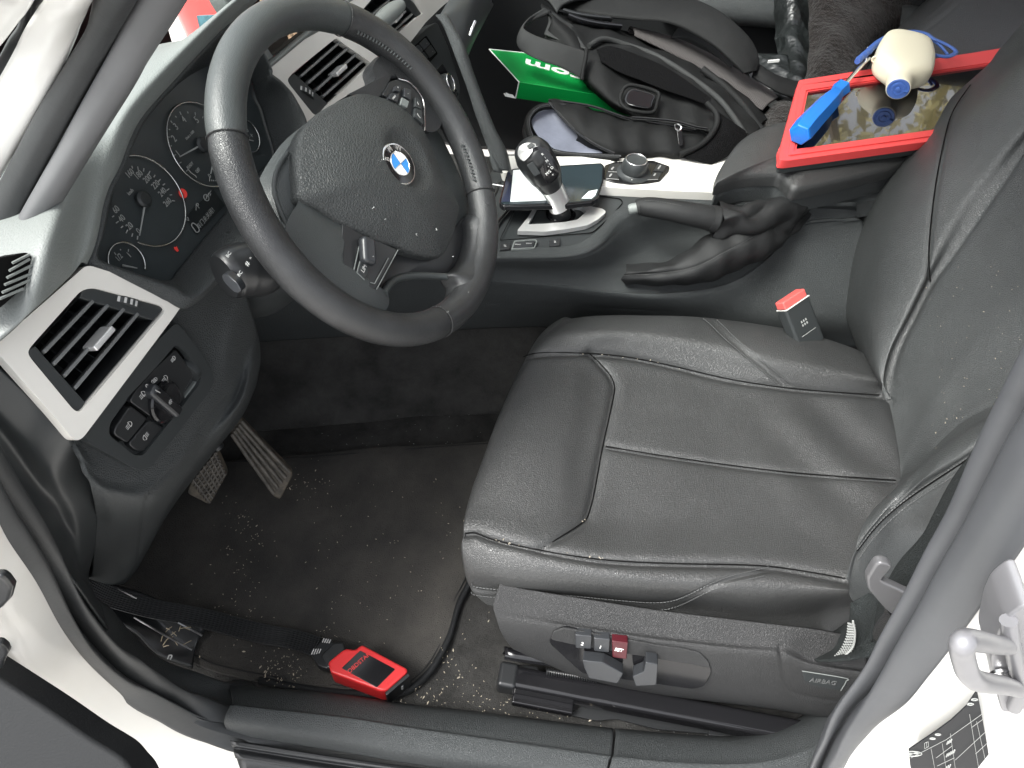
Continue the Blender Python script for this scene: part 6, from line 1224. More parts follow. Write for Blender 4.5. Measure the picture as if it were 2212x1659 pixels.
# cream bottle shaped container with blue end
bt = thing('plastic_bottle', 'cream flattened plastic bottle with blue round cap lying on the tablet', 'bottle', tuple(tb(.02, (1340, 450))[0]))
b0p = tb(.024, (1298, 645))[0]; b1p = tb(.030, (1362, 300))[0]; bx = (b1p-b0p); Lb = bx.length; bx.normalize(); bs = bx.cross(V((0, 0, 1))).normalized(); bu = bs.cross(bx)
rows = []
for t, wdt, hgt, ex in ((-.01, .0175, .0175, 2), (.0, .0200, .0200, 2), (.06, .0210, .0205, 2), (.14, .0215, .0210, 2.1), (.20, .0270, .0225, 2.3), (.28, .0400, .0245, 2.8), (.36, .0490, .0255, 3.2), (.50, .0510, .026, 3.4), (.68, .0500, .026, 3.4), (.84, .0460, .0255, 3.2), (.95, .0420, .0235, 3), (1.01, .036, .018, 2.8), (1.03, .020, .009, 2.4), (1.035, .001, .001, 2)):
    rr = []
    for j in range(56):
        a = 2*math.pi*j/56; c_, s_ = math.cos(a), math.sin(a)
        rr.append(b0p+bx*(t*Lb)+bs*(wdt*abs(c_)**(2/ex)*(1 if c_ > 0 else -1))+bu*(hgt*abs(s_)**(2/ex)*(1 if s_ > 0 else -1)))
    rows.append(rr)
surf('body', rows, M['cream_pl'], bt, nu=90, nv=112, closed=True)
lathe('cap', b0p-bx*.0005, -bx, [(.0186, -.004), (.0186, .001), (.0172, .0022), (.0125, .0016), (.0120, .003), (.0085, .0032), (.0080, .0022), (.0045, .0020), (.0040, .0045), (.001, .0052)], M['strapblue'], bt, k=48)
tube('cap_tab', [b0p-bx*.003+bs*.016, b0p-bx*.004+bs*.010], .0022, M['strapblue'], bt, seg=8, n=4)
tube('eyelet', disc(tb(.030, (1128, 432))[0], .0050, bx, 16), .0018, M['cream_pl'], bt, seg=8, n=26, closed=True)
# blue cord
cd = thing('blue_strap', 'blue rubber strap arching behind the cream bottle', 'strap', tuple(tb(.03, (1250, 250))[0]))
tube('loop', tb(.030, (1060, 385), (1110, 335), (1170, 290), (1270, 245), (1400, 228), (1500, 245), (1560, 285), (1640, 320), (1705, 360), (1712, 388), (1650, 412), (1560, 400)), .0030, M['strapblue'], cd, seg=10, n=90, flat=(1.5, .8))
tube('loop', tb(.026, (1075, 398), (1130, 345), (1200, 300), (1300, 265), (1420, 250), (1520, 275), (1600, 330), (1660, 400)), .0026, M['strapblue'], cd, seg=10, n=70)
tube('ribbed_end', tb(.028, (998, 448), (1015, 432), (1030, 415), (1050, 402), (1062, 388), (1085, 372), (1100, 355), (1120, 335)), [.0050, .0066, .0054, .0068, .0054, .0066, .0052, .004], M['strapblue'], cd, seg=14, n=56)
tube('wire', tb(.026, (1075, 345), (1072, 380), (1068, 420), (1060, 450)), .0009, M['white'], cd, seg=6, n=20)
# ================================================================== backpack on the passenger seat
bp = thing('backpack', 'black backpack lying unzipped on the passenger seat with ribbed back panel', 'backpack', tuple(Ds('c1', (1200, 600, 1.45))[0]))
def fold(A): return .004*np.sin(A[..., 0]*38+A[..., 2]*21)*np.sin(A[..., 1]*30)+.0015*np.sin(A[..., 0]*120+A[..., 2]*80)
u0 = Ds('c1', (455, 20, 1.60), (620, 100, 1.62), (900, 170, 1.64), (1150, 235, 1.66), (1450, 370, 1.66), (1720, 520, 1.64), (1930, 690, 1.62), (2020, 790, 1.58))
u1 = Ds('c1', (462, 45, 1.53), (660, 150, 1.54), (900, 215, 1.55), (1120, 285, 1.56), (1360, 385, 1.55), (1580, 500, 1.53), (1800, 660, 1.50), (1915, 780, 1.47))
u2 = Ds('c1', (520, 120, 1.47), (752, 315, 1.45), (900, 300, 1.46), (1100, 360, 1.47), (1300, 450, 1.46), (1520, 580, 1.44), (1720, 740, 1.42), (1860, 850, 1.41))
u3 = Ds('c1', (500, 210, 1.48), (735, 420, 1.42), (880, 480, 1.41), (1060, 560, 1.41), (1260, 640, 1.41), (1460, 710, 1.40), (1660, 820, 1.39), (1820, 900, 1.385))
u4 = Ds('c1', (470, 250, 1.50), (725, 510, 1.42), (860, 620, 1.395), (1050, 740, 1.385), (1250, 790, 1.385), (1450, 815, 1.38), (1640, 900, 1.375), (1790, 960, 1.37))
u5 = Ds('c1', (480, 280, 1.56), (730, 540, 1.48), (870, 660, 1.44), (1060, 775, 1.42), (1260, 815, 1.41), (1450, 840, 1.40), (1640, 930, 1.39), (1790, 990, 1.38))
surf('main_compartment', [u0, u1, u2, u3, u4, u5], M['cloth'], bp, nu=110, nv=140, disp=fold, thick=.004, seams=[(Ds('c1', (640, 160, 1.54), (700, 240, 1.49), (752, 320, 1.45), (735, 420, 1.42), (725, 510, 1.42)), .006, .004), (Ds('c1', (752, 320, 1.45), (860, 262, 1.47), (980, 290, 1.48), (1200, 370, 1.48), (1400, 500, 1.45), (1560, 660, 1.42)), .005, .005)])
v0 = Ds('c1', (500, 655, 1.40), (620, 668, 1.395), (800, 700, 1.385), (1000, 770, 1.375), (1150, 800, 1.372), (1300, 822, 1.37), (1450, 850, 1.37), (1620, 900, 1.37))
v1 = Ds('c1', (520, 690, 1.375), (660, 735, 1.360), (820, 780, 1.350), (1000, 830, 1.345), (1150, 855, 1.345), (1300, 868, 1.345), (1450, 885, 1.35), (1620, 930, 1.36))
v2 = Ds('c1', (580, 770, 1.36), (700, 830, 1.345), (840, 880, 1.335), (1000, 910, 1.33), (1150, 925, 1.33), (1300, 935, 1.335), (1440, 945, 1.345), (1610, 960, 1.355))
v3 = Ds('c1', (680, 870, 1.35), (790, 930, 1.34), (900, 985, 1.335), (1030, 1005, 1.33), (1160, 1010, 1.33), (1300, 1010, 1.335), (1440, 1010, 1.345), (1600, 1010, 1.35))
v4 = [p+V((0, .02, -.03)) for p in v3]
surf('front_compartment', [v0, v1, v2, v3, v4], M['cloth'], bp, nu=80, nv=120, disp=lambda A: fold(A)*1.4, thick=.004)
def zipper(nm, line, r=.0045):
    z_ = tube(nm, line, r, M['gloss'], bp, seg=10, n=80, flat=(1.0, .5)); P_ = crom([tuple(p) for p in line], 160); B = Bag()
    for i in range(0, 158, 1):
        p = V(P_[i]); d = V(P_[i+1])-p
        if i % 1 == 0: n_ = (V(CP)-p).normalized(); s_ = d.cross(n_).normalized(); B.box(p+n_*r*.55, d, s_, n_, .0006, .0024, .0006)
    B.build('zip_teeth', M['grey_print'] if False else M['cloth_l'], z_, smooth=False)
zipper('zip', [p+V((0, -.004, .003)) for p in v0[:7]])
zipper('zip', [Ds('c1', (505, 670, 1.375), (570, 745, 1.360), (650, 830, 1.352), (740, 900, 1.342), (830, 955, 1.335), (930, 1000, 1.328))[i] for i in range(6)])
zipper('zip', Ds('c1', (1040, 765, 1.355), (1180, 775, 1.352), (1320, 790, 1.352), (1450, 825, 1.352), (1530, 838, 1.352)))
plate('zip_pull', soft_d(Ds('c1', (1330, 830, 1.33), (1362, 825, 1.33), (1375, 945, 1.33), (1345, 948, 1.33)), .003), V(CP)-Ds('c1', (1340, 900, 1.33))[0], M['gloss'], bp, thick=.003, bev=.001)
tube('pull_loop', Ds('c1', (1320, 815, 1.335), (1340, 808, 1.33), (1362, 826, 1.33), (1350, 850, 1.33), (1328, 840, 1.33)), .0014, M['steel'], bp, seg=6, n=30, closed=True)
# open front pocket with grey lining
surf('lining', [Ds('c1', (388, 800, 1.385), (400, 760, 1.385), (440, 722, 1.385), (520, 702, 1.385), (620, 720, 1.38)), Ds('c1', (405, 850, 1.375), (460, 830, 1.38), (520, 810, 1.385), (600, 800, 1.385), (680, 810, 1.38)), Ds('c1', (450, 915, 1.365), (520, 920, 1.37), (600, 905, 1.375), (680, 895, 1.375), (760, 905, 1.365)), Ds('c1', (540, 975, 1.355), (620, 985, 1.355), (700, 985, 1.355), (780, 985, 1.35), (850, 990, 1.345))], M['lining'], bp, nu=40, nv=40, disp=lambda A: .004*np.sin(A[..., 2]*110+A[..., 0]*30), thick=.003)
rimz = Ds('c1', (600, 690, 1.38), (500, 690, 1.378), (430, 705, 1.375), (375, 755, 1.372), (362, 820, 1.368), (390, 900, 1.36), (470, 965, 1.352), (560, 1000, 1.345), (700, 1015, 1.34), (850, 1020, 1.335), (960, 1025, 1.33))
tube('pocket_rim', rimz, .0060, M['cloth'], bp, seg=12, n=120)
zipper('zip', [p+V((.002, -.003, .004)) for p in rimz], .003)
tube('pocket_rim', [p+V((-.002, -.004, -.010)) for p in rimz[3:]], .0065, M['cloth'], bp, seg=12, n=90)
tube('pocket_rim', [p+V((-.001, -.004, -.022)) for p in rimz[5:]], .0075, M['cloth'], bp, seg=12, n=80)
# handle
band('handle', Ds('c1', (470, 50, 1.50), (400, 95, 1.46), (350, 145, 1.42), (338, 185, 1.40), (400, 225, 1.385), (480, 255, 1.38), (600, 290, 1.385), (745, 335, 1.40)), Ds('c1', (520, 85, 1.50), (380, 150, 1.45), (310, 215, 1.41), (296, 300, 1.39), (360, 355, 1.375), (460, 400, 1.372), (580, 440, 1.38), (718, 515, 1.40)),
     [(0, 0), (.1, .002), (.5, .003), (.9, .002), (1, 0)], M['cloth_l'], bp, nu=60, thick=.005)
surf('top_flap', [Ds('c1', (455, 50, 1.52), (530, 80, 1.52), (600, 130, 1.52), (655, 160, 1.52)), Ds('c1', (500, 120, 1.49), (580, 170, 1.485), (650, 215, 1.48), (700, 245, 1.475)), Ds('c1', (470, 220, 1.47), (560, 255, 1.46), (650, 285, 1.455), (748, 318, 1.44))], M['cloth_l'], bp, nu=20, nv=20, thick=.003)
tube('seam_tape', Ds('c1', (745, 320, 1.40), (740, 380, 1.395), (725, 450, 1.393), (715, 520, 1.395)), .004, M['cloth'], bp, seg=8)
# mesh side pocket
surf('mesh_pocket', [Ds('c1', (810, 320, 1.435), (900, 300, 1.44), (1050, 345, 1.445), (1250, 430, 1.44), (1420, 540, 1.42), (1560, 640, 1.40)), Ds('c1', (830, 360, 1.42), (950, 380, 1.425), (1080, 430, 1.42), (1250, 510, 1.415), (1400, 590, 1.405), (1550, 665, 1.395)), Ds('c1', (840, 395, 1.405), (960, 465, 1.40), (1100, 520, 1.398), (1250, 580, 1.395), (1400, 630, 1.39), (1540, 680, 1.385))], M['mesh'], bp, nu=30, nv=60, thick=.002)
surf('mesh_pocket', [Ds('c1', (1545, 680, 1.375), (1590, 760, 1.365), (1570, 850, 1.355), (1470, 950, 1.345), (1340, 1015, 1.34)), Ds('c1', (1650, 760, 1.365), (1680, 830, 1.355), (1650, 900, 1.35), (1560, 980, 1.34), (1440, 1040, 1.335)), Ds('c1', (1780, 850, 1.37), (1790, 900, 1.365), (1760, 950, 1.36), (1680, 1010, 1.35), (1560, 1070, 1.34))], M['mesh'], bp, nu=30, nv=40, thick=.002)
tube('pocket_rim', Ds('c1', (1530, 670, 1.37), (1590, 740, 1.360), (1585, 830, 1.352), (1500, 935, 1.342), (1350, 1010, 1.335)), .0055, M['cloth'], bp, seg=10, n=50)
plate('usb_port', sm(Ds('c1', (992, 640, 1.365), (1015, 592, 1.37), (1060, 575, 1.37), (1185, 612, 1.37), (1180, 660, 1.362), (1155, 705, 1.355), (1060, 695, 1.355), (1005, 675, 1.36)), 40), V(CP)-Ds('c1', (1100, 640, 1.36))[0], M['gloss'], bp, thick=.012, bev=.004, seg=4)
tube('port_piping', sm(Ds('c1', (965, 640, 1.376), (990, 575, 1.38), (1050, 555, 1.38), (1205, 600, 1.38), (1205, 660, 1.375), (1175, 730, 1.362), (1050, 720, 1.362), (985, 690, 1.37)), 24), .0035, M['cloth'], bp, seg=8, n=60, closed=True)
band('back_panel', Ds('c1', (1010, 195, 1.63), (1270, 235, 1.64), (1500, 330, 1.64), (1720, 455, 1.62), (1900, 555, 1.60), (2040, 635, 1.58)), Ds('c1', (1060, 215, 1.57), (1300, 330, 1.555), (1460, 410, 1.545), (1600, 495, 1.53), (1760, 610, 1.51), (1900, 700, 1.49)), [(0, -.01), (.15, .006), (.5, .010), (.85, .006), (1, -.004)], M['ribmesh'], bp, nu=60, thick=.004)
band('shoulder_strap', Ds('c1', (640, -60, 1.66), (1000, -90, 1.62), (1350, -30, 1.56), (1600, 70, 1.52), (1800, 240, 1.50), (1865, 380, 1.50), (1850, 470, 1.50)), Ds('c1', (580, 60, 1.62), (800, 100, 1.58), (1050, 130, 1.55), (1300, 160, 1.52), (1550, 290, 1.50), (1700, 420, 1.49), (1760, 480, 1.49)), [(0, 0), (.08, .006), (.5, .010), (.92, .006), (1, 0)], M['cloth'], bp, nu=70, thick=.012)
band('shoulder_strap', Ds('c1', (470, -20, 1.60), (560, -60, 1.60), (700, -80, 1.62), (900, -100, 1.64)), Ds('c1', (555, 75, 1.56), (590, 30, 1.57), (680, -10, 1.58), (860, -30, 1.6)), [(0, 0), (.5, .006), (1, 0)], M['cloth_l'], bp, nu=30, thick=.008)
band('web_strap', Ds('c1', (1340, 180, 1.59), (1450, 205, 1.58), (1580, 270, 1.57), (1720, 380, 1.56)), Ds('c1', (1290, 245, 1.585), (1400, 250, 1.575), (1520, 310, 1.565), (1690, 440, 1.55)), [(0, 0), (1, 0)], M['cloth_l'], bp, nu=30, thick=.002)
band('web_strap', Ds('c1', (1850, 400, 1.51), (1950, 470, 1.50), (2050, 510, 1.50), (2130, 530, 1.50)), Ds('c1', (1820, 500, 1.505), (1920, 560, 1.495), (2020, 610, 1.49), (2120, 640, 1.49)), [(0, 0), (.5, .004), (1, 0)], M['cloth'], bp, nu=30, thick=.004)
tube('piping', Ds('c1', (760, 300, 1.455), (850, 255, 1.475), (980, 285, 1.49), (1200, 365, 1.485), (1420, 500, 1.455), (1600, 640, 1.42), (1700, 760, 1.40), (1780, 880, 1.385)), .0055, M['cloth_l'], bp, seg=10, n=70)
tube('piping', Ds('c1', (1500, 450, 1.50), (1640, 560, 1.485), (1760, 680, 1.465), (1850, 800, 1.44), (1900, 860, 1.42)), .007, M['cloth'], bp, seg=10, n=50)
tube('strap_stub', Ds('c1', (640, 110, 1.55), (720, 140, 1.545), (820, 160, 1.55), (960, 175, 1.56)), .012, M['gloss'], bp, seg=12, n=30, flat=(1.4, .6))
tube('strap_stub', Ds('c1', (600, 75, 1.57), (690, 100, 1.565), (790, 115, 1.57), (900, 125, 1.58)), .010, M['satin'], bp, seg=12, n=30, flat=(1.4, .6))
# green box
gA, gB, gC, gD = Ds('c1', (112, 320, 1.50), (306, 533, 1.40), (1080, 660, 1.47), (880, 400, 1.57))
gn_ = (gC-gB).cross(gA-gB).normalized(); gn_ = gn_ if gn_.dot(V(CP)-gB) > 0 else -gn_; gD = on('c1', [(880, 400)], (gB, gn_))[0]
gbx = thing('green_box', 'bright green cardboard box with white lettering poking out of the backpack', 'box', tuple(gB))
dn = (Ds('c1', (288, 620, 1.425))[0]-gB); dn = dn.normalized()*.036
er_ = (gC-gB).normalized()
plate('lid', [gA, gB, gC, gD], gn_, M['green'], gbx, thick=.0012, bev=.0004)
plate('front_wall', [gB+er_*.0005, gC, gC+dn, gB+dn], er_.cross(dn)*(-1 if er_.cross(dn).dot(V(CP)-gB) < 0 else 1), M['green'], gbx, thick=.0012, bev=.0003)
B = Bag()
for a_, b_ in ((gA, gB), (gB, gB+dn), (gA, gA+(gD-gA)*.9), (gB+dn, gB+dn+(gA-gB)*.12-er_*.012)): B.tube([a_, (a_+b_)/2, b_], .0011, seg=6, n=3)
B.plate([gB+dn, gB+dn-er_*.020+(gA-gB)*.02, gB+dn-er_*.018+(gA-gB)*.10, gB+dn+(gA-gB)*.10], gn_, .001)
B.build('card_edge', M['white'], gbx, smooth=False)
fold_l = (gA-gB).normalized()
tr_ = (Ds('c1', (350, 420, 1.47))[0]-Ds('c1', (620, 465, 1.47))[0]); tr_ = (tr_-gn_*tr_.dot(gn_)).normalized()
wp = on('c1', [(500, 445)], (gB, gn_), .0004)[0]
text('lettering', 'com', .062, wp+tr_*-.012, tr_, gn_.cross(tr_), M['white'], gbx, ex=.0003, bold=.0016, sx=1.15)
# fleece blanket and jacket
def fz(A): return .006*np.sin(A[..., 0]*60+A[..., 2]*40)*np.sin(A[..., 1]*50)
bl = surf('fleece_blanket', [Ds('D', (1742, -60, 1.70), (1745, 0, 1.66), (1748, 60, 1.62), (1745, 120, 1.58), (1730, 180, 1.54), (1640, 250, 1.50), (1600, 300, 1.46)),
     Ds('D', (1800, -60, 1.66), (1800, 0, 1.62), (1800, 60, 1.58), (1795, 120, 1.54), (1790, 180, 1.51), (1700, 270, 1.46), (1660, 310, 1.42)),
     Ds('D', (1880, -60, 1.68), (1870, 0, 1.64), (1865, 60, 1.60), (1860, 120, 1.56), (1850, 180, 1.53), (1760, 290, 1.46), (1720, 330, 1.42)),
     Ds('D', (1990, -60, 1.76), (1985, 0, 1.73), (1935, 60, 1.70), (1895, 110, 1.67), (1880, 180, 1.62), (1800, 300, 1.52), (1780, 340, 1.46))], M['fleece'], None, nu=60, nv=80, thick=.015, disp=fz, loc=tuple(Ds('D', (1800, 100, 1.6))[0]))
tag(bl, 'dark brown fleece blanket heaped behind the tablet on the passenger seat', 'blanket')
def jk(A):
    u = A[..., 0]*1.2+A[..., 1]*.5; v = A[..., 2]+A[..., 1]*.4
    return .009*(1-np.abs(np.sin(u*26+np.sin(v*9)*2.2)))+.006*(1-np.abs(np.sin(u*47+v*21+np.sin(v*14)*1.5)))
jc = surf('jacket', [Ds('D', (1672, -60, 1.75), (1674, 0, 1.72), (1676, 60, 1.70), (1680, 110, 1.66), (1690, 150, 1.60), (1660, 200, 1.56)), Ds('D', (1710, -60, 1.69), (1710, 0, 1.66), (1712, 60, 1.64), (1718, 120, 1.60), (1725, 165, 1.56), (1700, 215, 1.52)), Ds('D', (1765, -60, 1.72), (1762, 0, 1.69), (1755, 60, 1.67), (1750, 120, 1.62), (1745, 175, 1.57), (1740, 225, 1.53))], M['jacket'], None, nu=60, nv=100, thick=.01, disp=jk, loc=tuple(Ds('D', (1715, 60, 1.65))[0]))
tag(jc, 'shiny black jacket hanging in folds left of the brown fleece', 'jacket')
jc2 = surf('sleeve', [Ds('D', (1600, 130, 1.62), (1650, 118, 1.62), (1700, 130, 1.60)), Ds('D', (1620, 170, 1.58), (1660, 160, 1.58), (1710, 175, 1.56)), Ds('D', (1650, 200, 1.56), (1700, 200, 1.55), (1740, 210, 1.53))], M['jacket'], jc, nu=30, nv=30, disp=jk, thick=.006)
B = Bag()
for i in range(14):
    p_ = Ds('D', (1660+i*1.7, 133-i*.15, 1.56))[0]; B.box(p_, (1, 0, 0), (0, 0, 1), (0, 1, 0), .0012, .0028, .001)
B.build('jacket_zip', M['white'], jc, smooth=False)
# ================================================================== footwell
mt_o = Zs('D', (1030, 1200, .012), (1016, 1254, .012), (990, 1308, .012), (970, 1375, .012), (943, 1429, .012), (912, 1468, .012), (869, 1496, .012), (800, 1500, .012), (700, 1492, .012), (560, 1470, .012), (440, 1440, .012), (370, 1395, .012), (290, 1330, .012), (250, 1230, .012), (270, 1100, .012), (400, 1010, .012), (560, 990, .012), (700, 978, .012), (860, 966, .012), (1040, 955, .012), (1120, 960, .012), (1110, 1080, .012))
mo = sm(mt_o, 90)
mat_ = thing('floor_mat', 'dusty dark grey floor mat with black bound edge in the driver footwell', 'floor mat', (-.2, .3, .006))
pad('carpet_panel', mo, (0, 0, 1), M['matc'], mat_, h=.004, p=14, skirt=.010, rings=40, N=220, disp=lambda A: .0022*np.sin(A[..., 0]*26+A[..., 1]*14)+.0015*np.sin(A[..., 1]*41))
tube('bound_edge', mt_o[:10], .0055, M['binding'], mat_, seg=12, n=160)
tube('edge_stitching', [p+(V((-.2, .3, .012))-p).normalized()*.009+V((0, 0, .003)) for p in mo], .0008, M['binding'], mat_, seg=6, n=200, closed=True)
# upper carpet seam on the footwell
# pedals
acc = thing('accelerator_pedal', 'worn ribbed accelerator pedal above the carpet', 'pedal', tuple(Zs('D', (570, 1000, .06))[0]))
ap = Ds('a4', (1540, 1035, 1.16), (1880, 1385, 1.20), (1880, 1420, 1.20), (1800, 1570, 1.20), (1760, 1550, 1.20), (1470, 1130, 1.16))
an = (ap[0]-ap[5]).cross(ap[1]-ap[5]); an = an.normalized() if an.dot(V(CP)-ap[0]) > 0 else -an.normalized()
ped = mat('pedal_rubber', (.030, .027, .023), .65, spec=.35, var=(60, .4, (.12, .10, .075)))
plate('pad', ap, an, ped, acc, thick=.02, bev=.004, seg=3)
for i in range(5):
    t = .08+i*.21; a_ = ap[0].lerp(ap[5], t)+an*.002; b_ = ap[1].lerp(ap[4], t)+an*.002
    tube('rib', [a_.lerp(b_, .05), a_.lerp(b_, .5)+an*.002, a_.lerp(b_, .97)], .0034, mat('rib_rubber', (.07, .062, .052), .6, var=(80, .5)) if i == 0 else bpy.data.materials['rib_rubber'], acc, seg=8, n=12)
brk = thing('brake_pedal', 'cross hatched brake pedal left of the accelerator in shadow', 'pedal', tuple(Zs('D', (450, 1050, .08))[0]))
bpq = Ds('a4', (1390, 1250, 1.12), (1455, 1400, 1.13), (1345, 1600, 1.14), (1200, 1525, 1.13), (1230, 1450, 1.125))
bn_ = (bpq[0]-bpq[3]).cross(bpq[1]-bpq[3]); bn_ = bn_.normalized() if bn_.dot(V(CP)-bpq[0]) > 0 else -bn_.normalized()
plate('pad', soft_d(bpq, .006), bn_, ped, brk, thick=.015, bev=.003)
B = Bag()
for i in range(7):
    t = (i+.5)/7; B.tube([bpq[0].lerp(bpq[4], t)+bn_*.001, bpq[1].lerp(bpq[2], t)+bn_*.001], .0018, seg=6, n=3)
    B.tube([bpq[4].lerp(bpq[2], t*.9)+bn_*.001, bpq[0].lerp(bpq[1], min(1, t*1.05))+bn_*.001], .0018, seg=6, n=3)
B.build('grip_pattern', bpy.data.materials['rib_rubber'], brk)
tube('pedal_arm', [bpq[0]-bn_*.01, bpq[0]-bn_*.02+V((-.05, .02, .12)), bpq[0]+V((-.10, .02, .25))], .010, M['satin'], brk, seg=10)
# footrest with metal strips
ft = thing('footrest', 'black plastic footrest with thin metal strips in the lower left footwell', 'footrest', tuple(Zs('D', (370, 1370, .03))[0]))
f_pts = Zs('b1', (560, 430, .10), (760, 480, .09), (1000, 560, .07), (1320, 760, .03), (1260, 860, .02), (1240, 1000, .02), (1170, 990, .02), (1000, 900, .04), (860, 760, .07), (600, 620, .10))
surf('pad', [[f_pts[0], f_pts[1], f_pts[2], f_pts[3]], [f_pts[9]+V((0, 0, -.005)), f_pts[8].lerp(f_pts[2], .5)+V((0, 0, -.012)), f_pts[7].lerp(f_pts[3], .5)+V((0, 0, -.01)), f_pts[4]], [f_pts[9], f_pts[8], f_pts[7], f_pts[5]]], M['satin'], ft, nu=20, nv=30, thick=.006)
for a_ in ([(725, 472, .098), (800, 515, .095), (880, 556, .09)], [(862, 678, .085), (1030, 775, .07), (1235, 885, .045)], [(1145, 710, .065), (1220, 750, .055), (1300, 795, .048)]): tube('metal_strip', Zs('b1', *a_), .0016, M['steel'], ft, seg=6)
B = Bag(); R_ = np.random.default_rng(8)
for i in range(13):
    c_ = V(Zs('b1', (R_.uniform(1010, 1240), R_.uniform(740, 860), .058))[0]); d = V(R_.normal(size=3)); d.z *= .2; B.tube([c_, c_+d*.003+V((0, 0, .001)), c_+d*.006], .0007, seg=4, n=4)
o = B.build('dry_leaves', M['straw'], None, loc=tuple(Zs('b1', (1150, 800, .05))[0])); o['kind'] = 'stuff'; o['label'] = 'dry leaf scraps caught on the black footrest'; o['category'] = 'leaf litter'
tube('wire_clip', Zs('b1', (1078, 945, .08), (1088, 922, .083), (1105, 925, .083), (1095, 948, .08)), .0011, M['white'], ft, seg=6, n=20)
# ================================================================== diagnostic plug with flat cable
ob = thing('diagnostic_plug', 'red diagnostic connector with flat black ribbon cable lying on the mat', 'diagnostic connector', tuple(Zs('b2', (180, 1010, .02))[0]))
zo = .060; topf = soft_d(zz('b2', zo, (-78, 965), (10, 892), (40, 875), (95, 885), (140, 850), (432, 1005), (432, 1030), (300, 1148), (262, 1150), (-60, 1030)), .004)
plate('housing', topf, (0, 0, 1), M['red'], ob, thick=.043, bev=.005, seg=4)
plate('end_cap', soft_d(zz('b2', zo-.001, (287, 1160), (438, 1030), (452, 1050), (300, 1180)), .002), (0, 0, 1), M['satin'], ob, thick=.042, bev=.003)
plate('window', soft_d(zz('b2', zo+.0008, (10, 1003), (130, 890), (356, 1010), (236, 1128)), .002), (0, 0, 1), M['gloss'], ob, thick=.002, bev=.0004)
td = (zz('b2', zo, (165, 935))[0]-zz('b2', zo, (78, 1012))[0]).normalized()
text('window_text', 'OBDSTAR', .0088, zz('b2', zo+.0011, (122, 970))[0], td, V((0, 0, 1)).cross(td), mat('red_text', (.6, .03, .03), .5), ob, sx=1.0)
e1_, e2_ = zz('b2', zo-.012, (395, 1095))[0], zz('b2', zo-.012, (405, 1065))[0]
rbox('port', Zs('b2', (398, 1092, .038))[0], (1, .35, 0), (0, 0, 1), (0, 1, 0), .004, .007, .010, M['grey_print'], ob, bev=.001)
cb = [(560, 470, .12), (700, 540, .10), (860, 590, .085), (1000, 625, .072), (1160, 655, .060), (1330, 690, .050), (1500, 735, .042), (1700, 785, .036), (1850, 810, .034), (1960, 840, .036), (2050, 870, .040)]
A_ = Zs('b1', *cb); P_ = crom([tuple(p) for p in A_], 120); T_ = np.gradient(P_, axis=0); S_ = np.cross(T_, [0, 0, 1]); S_ /= np.linalg.norm(S_, axis=1, keepdims=True)
rows = [[V(P_[i]+S_[i]*(.0138*(j/20-.5)*2)+np.array([0, 0, .0011*math.cos((j/20)*math.pi*2*9)])) for i in range(0, 120, 3)] for j in np.linspace(0, 20, 60)]
surf('ribbon_cable', rows, M['satin'], ob, nu=100, nv=90, thick=.0018)
plate('strain_relief', soft_d(Zs('b1', (1995, 905, .046), (2080, 805, .046), (2130, 820, .048), (2175, 880, .050), (2105, 1010, .050), (2045, 990, .048)), .003), (0, 0, 1), M['satin'], ob, thick=.018, bev=.004, seg=3)
plate('neck', soft_d(Zs('b1', (2055, 920, .050), (2140, 835, .050), (2212, 830, .050), (2230, 900, .050), (2150, 1010, .050), (2095, 1005, .050)), .004), (0, 0, 1), M['satin'], ob, thick=.026, bev=.006, seg=4)
for q in range(4):
    tube('relief_groove', Zs('b1', (2002+q*16, 918-q*5+q*2, .0485), (2018+q*15, 880, .0485)), .0009, M['lit'], ob, seg=5, n=6)
    tube('relief_groove', Zs('b1', (2072+q*14, 838-q*2+q*4, .0485), (2084+q*14, 812+q*3, .0485)), .0009, M['lit'], ob, seg=5, n=6)
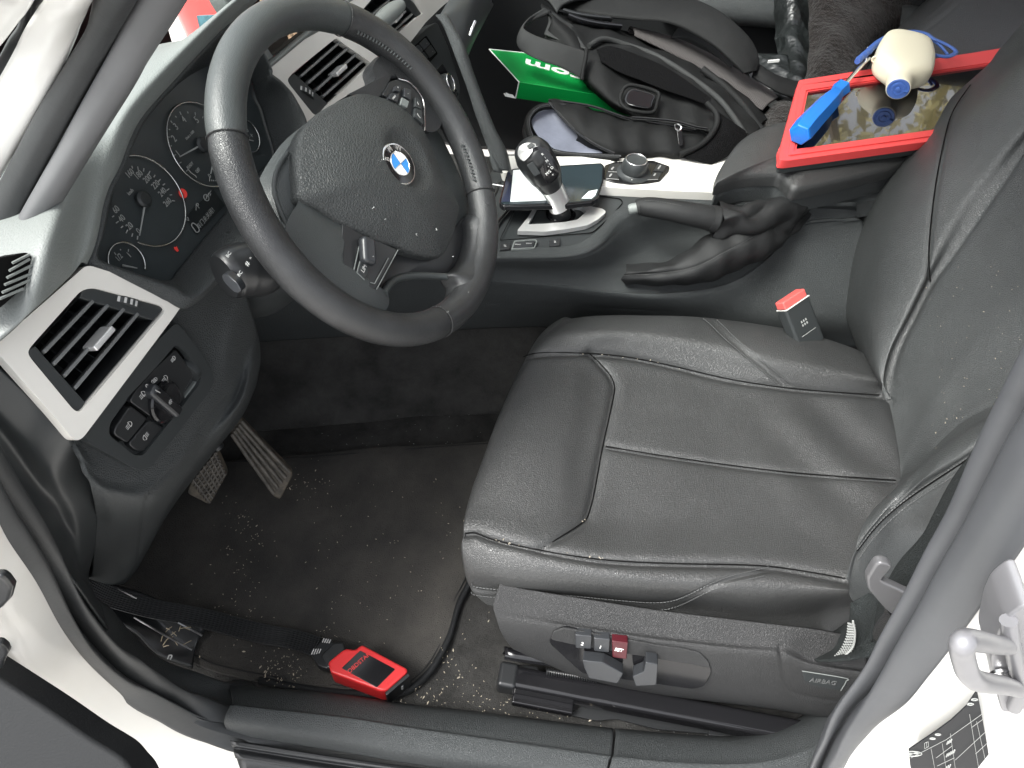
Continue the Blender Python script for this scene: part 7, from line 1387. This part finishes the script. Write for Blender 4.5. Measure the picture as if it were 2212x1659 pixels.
# ================================================================== crumbs and grit
def scatter(name, lab, boxes, z, seed, mt, s=(.0004, .0012)):
    R_ = np.random.default_rng(seed); B = Bag()
    for (cx, cy, sx, sy, n) in boxes:
        for i in range(n):
            px_, py_ = R_.normal(cx, sx), R_.normal(cy, sy); c = zz('D', z, (px_, py_))[0]; r = R_.uniform(*s)*(1.8 if R_.random() < .08 else 1); d = V(R_.normal(size=3)); d.z *= .25; d.normalize()
            B.tube([c, c+d*r*1.2+V((0, 0, r*.3)), c+d*r*2.4], [r*.3, r*.6, r*.25], seg=5, n=3)
    o = B.build(name, mt, None, loc=tuple(zz('D', z, (boxes[0][0], boxes[0][1]))[0])); o['kind'] = 'stuff'; o['label'] = lab; o['category'] = 'crumbs'
scatter('floor_crumbs', 'pale crumbs and grit strewn over the floor mat and carpet',
 [(605, 1450, 26, 26, 80), (660, 1050, 30, 18, 40), (560, 1110, 30, 40, 40), (520, 1180, 30, 50, 40), (900, 1500, 50, 12, 30), (980, 1440, 30, 45, 40), (1040, 1520, 70, 25, 55), (1150, 1560, 60, 14, 30), (800, 1230, 160, 110, 110), (500, 1320, 50, 40, 60), (640, 1360, 80, 60, 60), (930, 1130, 50, 40, 25)], .0175, 3, M['crumb'])
scatter('floor_lint', 'fine pale lint and hairs on the dark carpet under the wheel',
 [(850, 850, 120, 70, 60), (900, 1000, 100, 60, 60), (1450, 1575, 120, 12, 50), (720, 1000, 60, 60, 40)], .006, 6, M['grey_print'], (.0003, .0008))
R_ = np.random.default_rng(12); B = Bag()
def along(line, n, off=(0, 0, .001)):
    P = crom([tuple(p) for p in line], 200)
    for i in range(n):
        p = V(P[int(R_.integers(0, 199))])+V(off)+V(R_.normal(size=3))*.0008; r = R_.uniform(.0005, .0013); d = V(R_.normal(size=3)).normalized(); B.tube([p, p+d*r, p+d*r*2], r*.5, seg=5, n=3)
along(seamF[2:6], 8, (0, -.002, .001)); along(seamN[2:5], 12, (0, .002, 0)); along(seamP[6:9], 2)
for i in range(90):
    x_, y_ = R_.uniform(2000, 2205), R_.uniform(560, 1000)
    p = on('D', [(x_, y_)], PBk, .0235 if y_ < 900 else .03)[0]; r = R_.uniform(.0004, .0009); d = V(R_.normal(size=3)).normalized(); B.tube([p, p+d*r, p+d*r*2], r*.5, seg=4, n=3)
o = B.build('seat_crumbs', M['crumb'], None, loc=(.3, .4, .3)); o['kind'] = 'stuff'; o['label'] = 'tiny crumbs caught in the seams of the driver seat'; o['category'] = 'crumbs'
